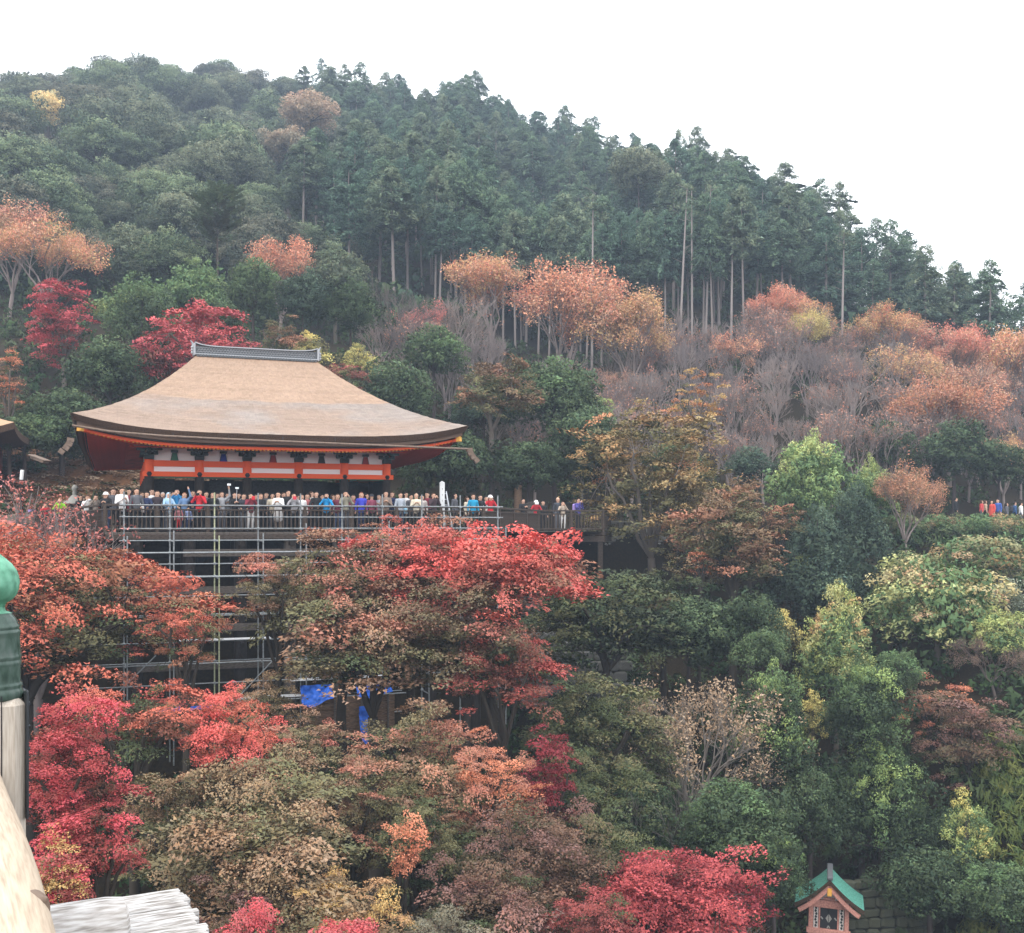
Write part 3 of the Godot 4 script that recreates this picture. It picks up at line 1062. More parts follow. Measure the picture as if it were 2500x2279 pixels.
# a maple: tiers of flat fans on spreading limbs.  CW, CH: the crown's width and height, BH: its lower edge above the base
func maple(sd: int, cw: float, ch: float, bh: float, pal: Array, count := 150, n := 120, flat := 0.42, bark := Color(0.05, 0.04, 0.035), lean := Vector3(), fill := 1.0) -> Array:
	var r := RandomNumberGenerator.new()
	r.seed = sd
	var w := Geo.new()
	var g := Geo.new()
	var fork := Vector3(0, maxf(0.6, bh * 0.85), 0) + lean * 0.4
	limb(w, Vector3(0, -0.6, 0), fork, 0.022 * cw + 0.07, 0.017 * cw + 0.05, 0.06, r, bark, 8, 5)
	var hubs := []
	var nl := 6
	for i in nl:
		var a := TAU * (i + r.randf_range(-0.3, 0.3)) / nl
		var q := Vector3(cos(a) * cw * 0.25, bh + ch * r.randf_range(0.3, 0.62), sin(a) * cw * 0.25) + lean
		limb(w, fork, q, 0.011 * cw + 0.03, 0.006 * cw + 0.012, 0.22, r, bark, 6, 5)
		hubs.append(q)
	hubs.append(Vector3(0, bh + ch * 0.5, 0) + lean)
	limb(w, fork, hubs[-1], 0.012 * cw + 0.03, 0.02, 0.12, r, bark, 6)
	var lobes := [r.randf() * TAU, r.randf() * TAU, r.randf() * TAU]
	var tiers := maxi(3, int(ch / 0.95))
	var span := clampf(cw * 0.115, 0.42, 0.95)
	var subs := []
	var ns := 5 if cw > 3.0 else 3
	for i in ns:
		var a: float = TAU * (i + r.randf_range(-0.3, 0.3)) / ns + lobes[0]
		var k := r.randf_range(0.18, 0.27) if i > 0 else 0.05
		subs.append([Vector3(cos(a) * cw * k, ch * (r.randf_range(-0.16, 0.02) if i > 0 else 0.0), sin(a) * cw * k), cw * r.randf_range(0.23, 0.31) if i > 0 else cw * 0.32])
	for i in int(n * fill):
		var a := r.randf() * TAU
		var rad := sqrt(r.randf())
		var sub: Array = subs[r.randi() % ns]
		var edge: float = sub[1] * (0.86 + 0.2 * sin(2.0 * a + lobes[0]) + 0.14 * sin(5.0 * a + lobes[1]))
		var top := 1.0 - 0.6 * pow(rad, 2.0) + 0.07 * sin(5.0 * a + lobes[1]) * rad
		var bot := 0.04 + 0.2 * (1.0 - rad)
		var h := lerpf(bot, top, 1.0 - pow(r.randf(), 1.9))
		h = lerpf(h, (roundf(h * tiers + 0.6 * sin(a * 2.0 + lobes[0])) + r.randf_range(-0.3, 0.3)) / tiers, 0.4)
		h = clampf(h, 0.02, top)
		var size := span * r.randf_range(0.65, 1.25)
		var q: Vector3 = Vector3(cos(a) * rad * (edge - size * 0.4), bh + ch * h, sin(a) * rad * (edge - size * 0.4)) + lean * (0.5 + 0.5 * h) + sub[0]
		rad = clampf(Vector2(q.x, q.z).length() / (0.5 * cw), 0.0, 1.0)
		h = clampf((q.y - bh) / ch, 0.0, 1.0)
		var out := Vector3(cos(a), 0, sin(a))
		var b := Basis(Vector3.UP, -a + r.randf_range(-0.4, 0.4))
		b = Basis(out.cross(Vector3.UP), -r.randf_range(-0.15, 0.5) * rad) * b
		b = Basis(rnd_dir(r), r.randf_range(0, 0.45)) * b
		b = b.scaled_local(Vector3(size * r.randf_range(1.0, 1.6), size * flat * r.randf_range(1.6, 3.2), size * r.randf_range(0.7, 1.0)))
		var patch := patch_at(q, cw * 0.32, sd)
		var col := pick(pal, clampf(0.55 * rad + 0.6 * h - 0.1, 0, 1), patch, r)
		if r.randf() < 0.34:   # looser tufts among the flat fans
			var z := size * r.randf_range(0.6, 0.9)
			clump(g, "lump", int(count * 0.7), Transform3D(Basis(rnd_dir(r), r.randf_range(0, 0.6)).scaled_local(Vector3(z * 1.2, z * 0.75, z * 1.2)), q), col, r)
		else:
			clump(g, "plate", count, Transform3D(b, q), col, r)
		if i % 4 == 0:
			var near: Vector3 = hubs[0]
			for m in hubs:
				if m.distance_squared_to(q) < near.distance_squared_to(q): near = m
			limb(w, near, q + Vector3(0, -0.05, 0), 0.0015 * cw + 0.009, 0.006, 0.14, r, bark, 4, 3)
	return [w, g]


# a dense evergreen: lumps of leaves over a rounded or pointed crown
func broad(sd: int, cw: float, ch: float, bh: float, pal: Array, count := 60, n := 34, point := 0.0, bark := Color(0.06, 0.05, 0.045), rough := 0.25) -> Array:
	var r := RandomNumberGenerator.new()
	r.seed = sd
	var w := Geo.new()
	var g := Geo.new()
	limb(w, Vector3(0, -0.8, 0), Vector3(0, bh + ch * 0.6, 0), 0.02 * cw + 0.09, 0.04, 0.03, r, bark, 6, 4)
	for i in n:
		var y := 1.0 - 1.55 * (i + 0.5) / n
		var a := 2.39996 * i + r.randf_range(-0.3, 0.3)
		var k := sqrt(maxf(0.0, 1.0 - y * y))
		if point > 0.0:
			k = lerpf(k, 0.95 * pow(clampf((1.0 - y) / 1.5, 0, 1), 0.75), point)
		var out := Vector3(cos(a) * k, y, sin(a) * k)
		var rad := r.randf_range(0.62, 0.8) + r.randf_range(-rough, rough) * 0.5
		var q := Vector3(out.x * cw * 0.5 * rad, bh + ch * (0.42 + 0.5 * out.y * rad), out.z * cw * 0.5 * rad)
		var size := cw * r.randf_range(0.12, 0.24) * pow(34.0 / n, 0.38) * 1.05 * (1.0 - 0.4 * point * clampf(y, 0, 1))
		var b := Basis(Vector3.UP, r.randf() * TAU).scaled_local(Vector3(size, size * r.randf_range(0.7, 0.95) * clampf(ch / cw, 0.75, 1.5), size))
		b = Basis(Vector3(out.z, 0, -out.x).normalized() if k > 0.05 else Vector3.RIGHT, 0.5 * k) * b
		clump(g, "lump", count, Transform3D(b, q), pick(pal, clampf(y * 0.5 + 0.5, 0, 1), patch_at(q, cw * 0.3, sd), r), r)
		if i % 5 == 0:
			limb(w, Vector3(0, bh + ch * 0.15, 0), q, 0.008 * cw + 0.02, 0.02, 0.1, r, bark, 4, 3)
	# leaves inside, so that one does not look through
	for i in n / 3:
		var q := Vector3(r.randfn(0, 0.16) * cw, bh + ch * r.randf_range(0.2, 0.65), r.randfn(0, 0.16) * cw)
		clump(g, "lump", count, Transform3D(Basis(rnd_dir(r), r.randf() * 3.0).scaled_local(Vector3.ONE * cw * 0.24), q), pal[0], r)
	return [w, g]


# a planted cypress: long bare trunk, ragged narrow crown of drooping boughs
func cypress(sd: int, cw: float, hh: float, start: float, pal: Array, count := 36, n := 70) -> Array:
	var r := RandomNumberGenerator.new()
	r.seed = sd
	var w := Geo.new()
	var g := Geo.new()
	var bend := Vector3(r.randfn(0, 0.25), 0, r.randfn(0, 0.25))
	w.tube([Vector3(0, -1, 0), Vector3(0, hh * 0.5, 0) + bend * 0.6, Vector3(0, hh * 0.97, 0) + bend], [0.17, 0.13, 0.03], 6, Color(0.2, 0.17, 0.155))
	for i in n:
		var t := pow((i + r.randf()) / n, 0.85)
		var y := lerpf(start, hh, t)
		var rad := cw * 0.5 * pow(maxf(0.0, 1.0 - pow(t, 2.4)), 0.75) * r.randf_range(0.7, 1.15) * (0.65 + 0.35 * smoothstep(0.0, 0.25, t)) + 0.3
		var a := r.randf() * TAU
		var q := Vector3(0, y, 0) + bend * (y / hh)
		var out := Vector3(cos(a), 0, -sin(a))
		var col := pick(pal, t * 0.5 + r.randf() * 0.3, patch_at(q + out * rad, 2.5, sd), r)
		if i % 5 < 4:
			var s := r.randf_range(0.6, 0.95) * (1.0 - 0.3 * t)
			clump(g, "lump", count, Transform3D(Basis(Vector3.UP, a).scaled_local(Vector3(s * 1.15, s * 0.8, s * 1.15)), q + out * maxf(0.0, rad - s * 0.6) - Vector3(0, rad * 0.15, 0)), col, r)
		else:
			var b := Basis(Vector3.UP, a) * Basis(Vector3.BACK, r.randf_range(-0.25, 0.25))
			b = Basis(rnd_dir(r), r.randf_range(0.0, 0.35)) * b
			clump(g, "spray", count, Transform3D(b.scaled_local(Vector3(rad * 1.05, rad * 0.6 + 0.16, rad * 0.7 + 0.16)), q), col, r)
		if i % 6 == 0:
			w.tube([q, q + out * rad * 0.6 + Vector3(0, 0.15, 0)], [0.035, 0.012], 3, Color(0.13, 0.11, 0.1))
	for k in 4:   # dead snags below the crown
		var y := start * r.randf_range(0.55, 0.98)
		var a := r.randf() * TAU
		w.tube([Vector3(0, y, 0) + bend * 0.5, Vector3(cos(a) * 0.9, y + 0.3, sin(a) * 0.9) + bend * 0.5], [0.03, 0.01], 3, Color(0.13, 0.11, 0.1))
	return [w, g]


# a leafless tree with a vase of fine twigs, a few leaves left
func twigs(w: Geo, g: Geo, p: Vector3, dir: Vector3, len: float, rad: float, level: int, r: RandomNumberGenerator, col: Color, pal: Array, leaves: float, up: float, count: int) -> void:
	var mid := p + dir * len * 0.5 + rnd_dir(r) * len * 0.05
	var end := p + dir * len + rnd_dir(r) * len * 0.08
	w.tube([p, mid, end], [rad, rad * 0.85, rad * 0.7], 5 if level > 3 else 3, col)
	if level <= 1 and pal.size() and r.randf() < leaves:
		clump(g, "haze", count, Transform3D(Basis(rnd_dir(r), r.randf() * 6.0).scaled_local(Vector3(1, 0.8, 1) * len * 0.8), end), pal[r.randi() % pal.size()], r)
	if level == 0: return
	var n := 3 if level > 1 else 5
	for i in n:
		var at := end if i < 2 else p.lerp(end, r.randf_range(0.4, 0.9))
		var nd := (dir + rnd_dir(r) * r.randf_range(0.45, 0.75) + Vector3.UP * up).normalized()
		twigs(w, g, at, nd, len * r.randf_range(0.62, 0.85), rad * (0.62 if i < 2 else 0.5), level - 1, r, col, pal, leaves, up, count)


func bare(sd: int, cw: float, hh: float, col: Color, pal: Array, leaves := 0.1, levels := 5, up := 0.16, count := 14, spread := 0.5) -> Array:
	var r := RandomNumberGenerator.new()
	r.seed = sd
	var w := Geo.new()
	var g := Geo.new()
	var fork := Vector3(r.randfn(0, 0.2), hh * 0.2, r.randfn(0, 0.2))
	w.tube([Vector3(0, -0.5, 0), fork], [0.02 * hh, 0.016 * hh], 7, col)
	var n := 5
	for i in n:
		var a := TAU * (i + r.randf_range(-0.3, 0.3)) / n
		var k := spread * r.randf_range(0.6, 1.15)
		var d := Vector3(cos(a) * k * cw / hh, 1.0, sin(a) * k * cw / hh).normalized()
		twigs(w, g, fork, d, hh * 0.24, 0.011 * hh, levels - 1, r, col, pal, leaves, up, count)
	return [w, g]


# an upright light-leaved tree: rising feathery boughs
func feather(sd: int, cw: float, ch: float, bh: float, pal: Array, count := 70, n := 110, rise := 0.55, bark := Color(0.08, 0.065, 0.05), droop := 0.0) -> Array:
	var r := RandomNumberGenerator.new()
	r.seed = sd
	var w := Geo.new()
	var g := Geo.new()
	limb(w, Vector3(0, -0.6, 0), Vector3(0, bh + ch * 0.9, 0), 0.018 * cw + 0.07, 0.02, 0.03, r, bark, 7, 5)
	n = int(n * 1.7)
	for i in n:
		var t := (i + r.randf()) / n
		var a := r.randf() * TAU
		var prof := pow(sin(PI * clampf(0.12 + 0.86 * t, 0, 1)), 0.6) * (1.0 - 0.4 * t)
		prof *= 1.0 + 0.3 * sin(a * 2.0 + t * 5.0 + sd) * cos(t * 9.0 + sd * 2.0)
		var reach := cw * 0.5 * prof * r.randf_range(0.55, 1.2) / 0.75
		var from := reach * r.randf_range(0.1, 0.8)
		var q := Vector3(cos(a) * from, bh + ch * t * 0.9 + from * rise * 0.6, -sin(a) * from)
		var len := minf(maxf(reach - from, cw * 0.1) + 0.15, 0.2 * cw + 0.25) * r.randf_range(0.65, 1.15)
		var b := Basis(Vector3.UP, a) * Basis(Vector3.BACK, r.randf_range(0.4, 1.2) * rise - droop)
		b = b.scaled_local(Vector3(len, len * 0.8, len * 1.1))
		clump(g, "tuft", count, Transform3D(b, q), pick(pal, clampf(0.6 * t + 0.4 * from / maxf(0.1, reach), 0, 1), patch_at(q, cw * 0.35, sd), r), r)
		if i % 2 == 0:
			w.tube([Vector3(0, q.y - from * rise * 0.8, 0), q, q + b * Vector3(0.8, 0.05, 0)], [0.012 + 0.003 * cw, 0.012, 0.005], 4, bark)
	return [w, g]


func plant(called: String, label: String, category: String, wg: Array, at: Vector3, yaw := 0.0, group := "") -> Node3D:
	var t := thing(called, label, category, Transform3D(Basis(Vector3.UP, yaw), at), group)
	obj("trunk", wg[0], mats.stem, t)
	if wg[1].v.size():
		obj("crown", wg[1], mats.leaf, t)
	return t


# ---------------------------------------------------------------- leaf colours, from the inner to the outer leaves
const OLIVE := Color(0.13, 0.118, 0.042)
const MOSS := Color(0.068, 0.085, 0.03)
const DEEP := Color(0.044, 0.068, 0.03)
const SHADE := Color(0.048, 0.062, 0.03)
const FERN := Color(0.085, 0.15, 0.045)
const LIME := Color(0.26, 0.3, 0.05)
const GOLD := Color(0.45, 0.26, 0.045)
const TAN := Color(0.24, 0.15, 0.065)
const BROWN := Color(0.19, 0.095, 0.05)
const MAUVE := Color(0.17, 0.08, 0.06)
const SALMON := Color(0.36, 0.125, 0.065)
const ORANGE := Color(0.52, 0.15, 0.05)
const EMBER := Color(0.45, 0.085, 0.035)
const SCARLET := Color(0.62, 0.075, 0.05)
const CRIMSON := Color(0.5, 0.04, 0.05)
const WINE := Color(0.2, 0.018, 0.024)
const PEACH := Color(0.52, 0.26, 0.13)
const BLUE_GREEN := Color(0.046, 0.078, 0.05)
const GREY_GREEN := Color(0.075, 0.088, 0.045)
const CYPRESS := Color(0.07, 0.122, 0.07)
const TWIG := Color(0.235, 0.19, 0.17)


# ---------------------------------------------------------------- planting
const ORD := ["first", "second", "third", "fourth", "fifth", "sixth", "seventh", "eighth", "ninth", "tenth", "eleventh", "twelfth", "thirteenth", "fourteenth", "fifteenth", "sixteenth", "seventeenth", "eighteenth", "nineteenth", "twentieth"]


# a crown given by where it shows in the photograph, at depth D; returns [base, crown width, crown height, crown bottom over the base]
func crown_at(cx: float, top: float, bot: float, wide: float, d: float) -> Array:
	var x := (cx - 1250.0) / F * d
	var base := G3(x, d)
	var y1 := EY + (1290.0 - top) / F * d
	var y0 := EY + (1290.0 - bot) / F * d
	var bh := maxf(0.25, y0 - base.y)
	return [base, wide / F * d, maxf(1.0, y1 - base.y - bh), bh]


func plant_maples() -> void:
	var rd := [MOSS, OLIVE, Color(0.26, 0.09, 0.035), EMBER, EMBER, ORANGE]
	var bright := [MOSS, Color(0.24, 0.1, 0.05), Color(0.45, 0.085, 0.05), SCARLET, SCARLET, Color(0.68, 0.085, 0.06)]
	var pink := [Color(0.13, 0.05, 0.03), Color(0.26, 0.04, 0.03), Color(0.38, 0.04, 0.04), CRIMSON, Color(0.56, 0.045, 0.065)]
	var drab := [MOSS, OLIVE, Color(0.14, 0.11, 0.045), TAN, Color(0.27, 0.15, 0.07), Color(0.32, 0.17, 0.07)]
	var mixed := [MOSS, OLIVE, Color(0.16, 0.125, 0.05), Color(0.25, 0.13, 0.065), SALMON, Color(0.46, 0.12, 0.07)]
	var green := [DEEP, MOSS, Color(0.075, 0.085, 0.025), OLIVE, Color(0.15, 0.14, 0.04)]
	var dark := [DEEP, SHADE, MOSS, Color(0.075, 0.075, 0.025), Color(0.1, 0.07, 0.03)]
	var mv := [MOSS, Color(0.09, 0.065, 0.03), Color(0.15, 0.08, 0.045), MAUVE, Color(0.24, 0.1, 0.07)]
	var crimson := [Color(0.1, 0.03, 0.02), WINE, Color(0.32, 0.035, 0.035), Color(0.42, 0.045, 0.045), Color(0.46, 0.05, 0.05)]
	var wine := [Color(0.06, 0.012, 0.015), WINE, WINE, Color(0.25, 0.02, 0.028)]
	var gold := [MOSS, OLIVE, Color(0.16, 0.12, 0.03), Color(0.26, 0.17, 0.05), Color(0.36, 0.19, 0.05), Color(0.4, 0.16, 0.05)]
	var rust := [MOSS, OLIVE, Color(0.17, 0.1, 0.045), Color(0.27, 0.12, 0.055), Color(0.34, 0.13, 0.06)]
	# crown middle, top, bottom, width in the photograph; depth; leaves; fans; leaves in a fan; label
	var rows := [
		[60, 1285, 1620, 880, 37.5, rd, 190, 190, "big orange-red maple spreading behind the bronze-capped post"],
		[455, 1440, 1630, 230, 36.0, rd, 50, 170, "orange-red maple bough reaching in front of the grey scaffold"],
		[175, 1700, 1990, 340, 23.0, pink, 70, 200, "bright pink-red maple close beside the wooden post"],
		[235, 1940, 2120, 300, 22.0, pink, 40, 190, "pink-red maple boughs over the dark hollow near the post foot"],
		[130, 2040, 2250, 210, 21.0, [OLIVE, Color(0.3, 0.05, 0.04), GOLD, CRIMSON, CRIMSON], 40, 180, "small red and ochre maple right beside the slanting rail"],
		[330, 1650, 1790, 420, 30.0, [MOSS, Color(0.2, 0.06, 0.03), EMBER, Color(0.4, 0.06, 0.04)], 50, 160, "dull red maple below the big orange one, above the pink-red one"],
		[560, 1675, 1840, 330, 31.0, [OLIVE, EMBER, SCARLET, SCARLET], 50, 170, "scarlet-orange maple boughs just below the blue tarpaulin"],
		[640, 1810, 2010, 500, 29.5, drab, 90, 180, "tan-brown maple under the scarlet-orange boughs"],
		[640, 1940, 2230, 640, 27.5, drab, 140, 190, "largest tan and olive maple above the weathered beam"],
		[520, 2130, 2330, 420, 25.0, mv, 60, 170, "dull brown maple just above the weathered beam end"],
		[850, 2120, 2330, 330, 25.5, [MOSS, TAN, Color(0.38, 0.19, 0.06), GOLD], 60, 170, "ochre-brown maple at the picture foot beside the dark gap"],
		[625, 2205, 2330, 140, 21.5, [CRIMSON, Color(0.42, 0.06, 0.06)], 14, 170, "crimson maple tip showing at the bottom, nearer the weathered beam"],
		[820, 2225, 2330, 170, 21.5, [CRIMSON, Color(0.42, 0.06, 0.06)], 16, 170, "crimson maple tip showing at the bottom, farther from the weathered beam"],
		[840, 1290, 1560, 430, 41.0, mixed, 130, 170, "salmon and olive maple hiding the middle of the scaffold"],
		[910, 1440, 1660, 500, 39.0, mixed, 130, 170, "olive-green and salmon maple below the scarlet treetop"],
		[650, 1650, 1760, 240, 37.0, drab, 60, 160, "tan maple boughs around the bright blue tarpaulin"],
		[680, 1330, 1540, 230, 39.5, mixed, 60, 170, "salmon and olive maple right of the yellow scaffold pole"],
		[1010, 1250, 1430, 330, 41.5, bright, 70, 180, "scarlet maple top standing up against the stage railing"],
		[1200, 1300, 1440, 520, 41.0, bright, 80, 180, "scarlet maple reaching out under the stage's far end"],
		[1140, 1410, 1620, 420, 39.0, [MOSS, OLIVE, Color(0.15, 0.11, 0.05), BROWN, Color(0.34, 0.09, 0.055), Color(0.45, 0.08, 0.05)], 90, 170, "rust and dark green maple with red tips below the scarlet treetop"],
		[1230, 1540, 1730, 330, 37.5, [MOSS, Color(0.2, 0.06, 0.035), Color(0.4, 0.06, 0.04), Color(0.42, 0.06, 0.045)], 60, 170, "dull red maple hanging before the stone blocks"],
		[1040, 1700, 1880, 340, 34.0, mixed, 80, 170, "salmon-brown maple right of the dark blue tarpaulin"],
		[1190, 1770, 1960, 330, 32.0, [OLIVE, SALMON, ORANGE, Color(0.5, 0.14, 0.07)], 50, 170, "orange maple boughs in front of the wine-dark maple"],
		[1330, 1770, 1980, 210, 34.0, wine, 50, 170, "wine-dark red maple below the yellow-olive maple"],
		[1010, 1840, 2060, 380, 31.0, rust, 70, 170, "brown maple left of the orange boughs"],
		[985, 1990, 2120, 110, 28.0, [OLIVE, ORANGE, Color(0.55, 0.14, 0.05)], 10, 150, "little bright orange maple spray against the black hollow"],
		[1310, 1960, 2160, 460, 30.0, mv, 90, 180, "mauve-brown maple in the middle of the foreground"],
		[1210, 2080, 2290, 420, 27.5, mv, 80, 180, "dull mauve and olive maple left of the crimson one"],
		[1640, 2075, 2270, 500, 29.5, crimson, 120, 190, "crimson maple spreading low beside the little shrine"],
		[1430, 2170, 2330, 330, 27.0, [MOSS, Color(0.15, 0.04, 0.03), Color(0.28, 0.05, 0.04), Color(0.34, 0.05, 0.045)], 60, 170, "darker crimson maple at the picture foot, below the bright crimson one"],
		[1090, 2200, 2330, 300, 26.0, [MOSS, Color(0.14, 0.12, 0.07), Color(0.2, 0.15, 0.09)], 40, 160, "grey-brown thin maple at the picture foot"],
		[1460, 1610, 1880, 400, 41.0, green, 110, 170, "yellow-olive maple with pointed tiers in the shade below the stage end"],
		[1420, 1830, 2010, 380, 36.5, green, 70, 160, "olive-green maple bough below the yellow-olive one"],
		[1530, 2010, 2130, 260, 33.0, green, 40, 150, "green-olive maple spray above the crimson maple"],
		[1480, 1400, 1600, 420, 49.0, dark, 110, 160, "dark green maple below the stage's right end"],
		[1620, 1380, 1560, 260, 53.0, dark, 50, 140, "dark olive maple beside the pale rock wall"],
		[1590, 980, 1330, 400, 62.0, gold, 170, 170, "tall gold-olive maple on a leaning trunk beside the stage corner"],
		[1700, 880, 1030, 150, 66.0, [OLIVE, GOLD, Color(0.42, 0.18, 0.045), Color(0.5, 0.17, 0.05)], 30, 150, "orange-tipped top of a maple rising above the gold-olive crown"],
		[1790, 1175, 1420, 340, 57.0, rust, 90, 170, "rust-brown tiered maple in front of the gold-olive one"],
		[1900, 1230, 1310, 170, 59.0, rust, 30, 150, "rust-brown flat maple tier before the dark green cone"],
		[1710, 1330, 1400, 90, 55.0, [OLIVE, ORANGE, Color(0.5, 0.15, 0.05)], 8, 140, "small orange maple spray low on the rust-brown tree"],
		[2270, 1620, 1780, 190, 48.0, [OLIVE, BROWN, ORANGE, Color(0.46, 0.13, 0.06)], 40, 150, "orange maple over the black hollow at the right slope"],
		[2370, 1680, 1880, 280, 45.0, mv, 70, 150, "purple-brown maple on the right slope below the orange one"],
		[1200, 875, 1010, 250, 67.0, rust, 70, 150, "russet maple on a pale forked trunk right of the bark roof"],
		[155, 655, 870, 200, 78.0, [Color(0.15, 0.04, 0.025), CRIMSON, Color(0.45, 0.05, 0.06), Color(0.45, 0.05, 0.06)], 80, 140, "crimson maple on the slope left of the temple roof"],
		[480, 735, 930, 330, 70.0, [Color(0.15, 0.04, 0.025), Color(0.36, 0.045, 0.05), Color(0.44, 0.055, 0.055), Color(0.44, 0.055, 0.055)], 90, 150, "crimson maple right behind the temple roof's left slope"],
		[680, 770, 870, 160, 72.0, rust, 40, 130, "russet maple rising behind the tiled ridge"],
		[835, 885, 960, 140, 68.0, [MOSS, Color(0.2, 0.06, 0.04), Color(0.3, 0.07, 0.055)], 34, 130, "dull red maple behind the roof's right slope"],
		[420, 1890, 2110, 260, 28.5, drab, 60, 180, "olive-tan maple filling the gap between the pink-red and the largest tan maple"],
		[860, 1830, 2030, 300, 30.5, mixed, 60, 180, "olive and salmon maple between the largest tan maple and the orange spray"],
		[760, 1730, 1850, 260, 33.0, mixed, 50, 170, "salmon maple boughs right below the bright blue tarpaulin"],
		[1030, 1930, 2110, 300, 29.5, [DEEP, MOSS, OLIVE, BROWN], 60, 180, "dark olive maple around the black hollow with the orange spray"],
		[20, 830, 1010, 110, 62.0, [OLIVE, BROWN, ORANGE, SALMON], 40, 130, "orange-brown maple at the picture edge above the small roof"],
	]
	var k := 0
	for q in rows:
		k += 1
		var c := crown_at(q[0], q[1], q[2] + (45.0 if q[4] < 42.0 and q[1] > 1600 else 0.0), q[3] * 1.08, q[4])
		plant("maple_tree", q[8], "maple tree", maple(100 + k, c[1], c[2], c[3], q[5], (320 if q[4] < 33.0 else 240) if q[4] < 46.0 else 150, int(q[6] * 1.6), 0.42, Color(0.05, 0.04, 0.035) if q[4] < 60 else Color(0.12, 0.1, 0.085)), c[0])


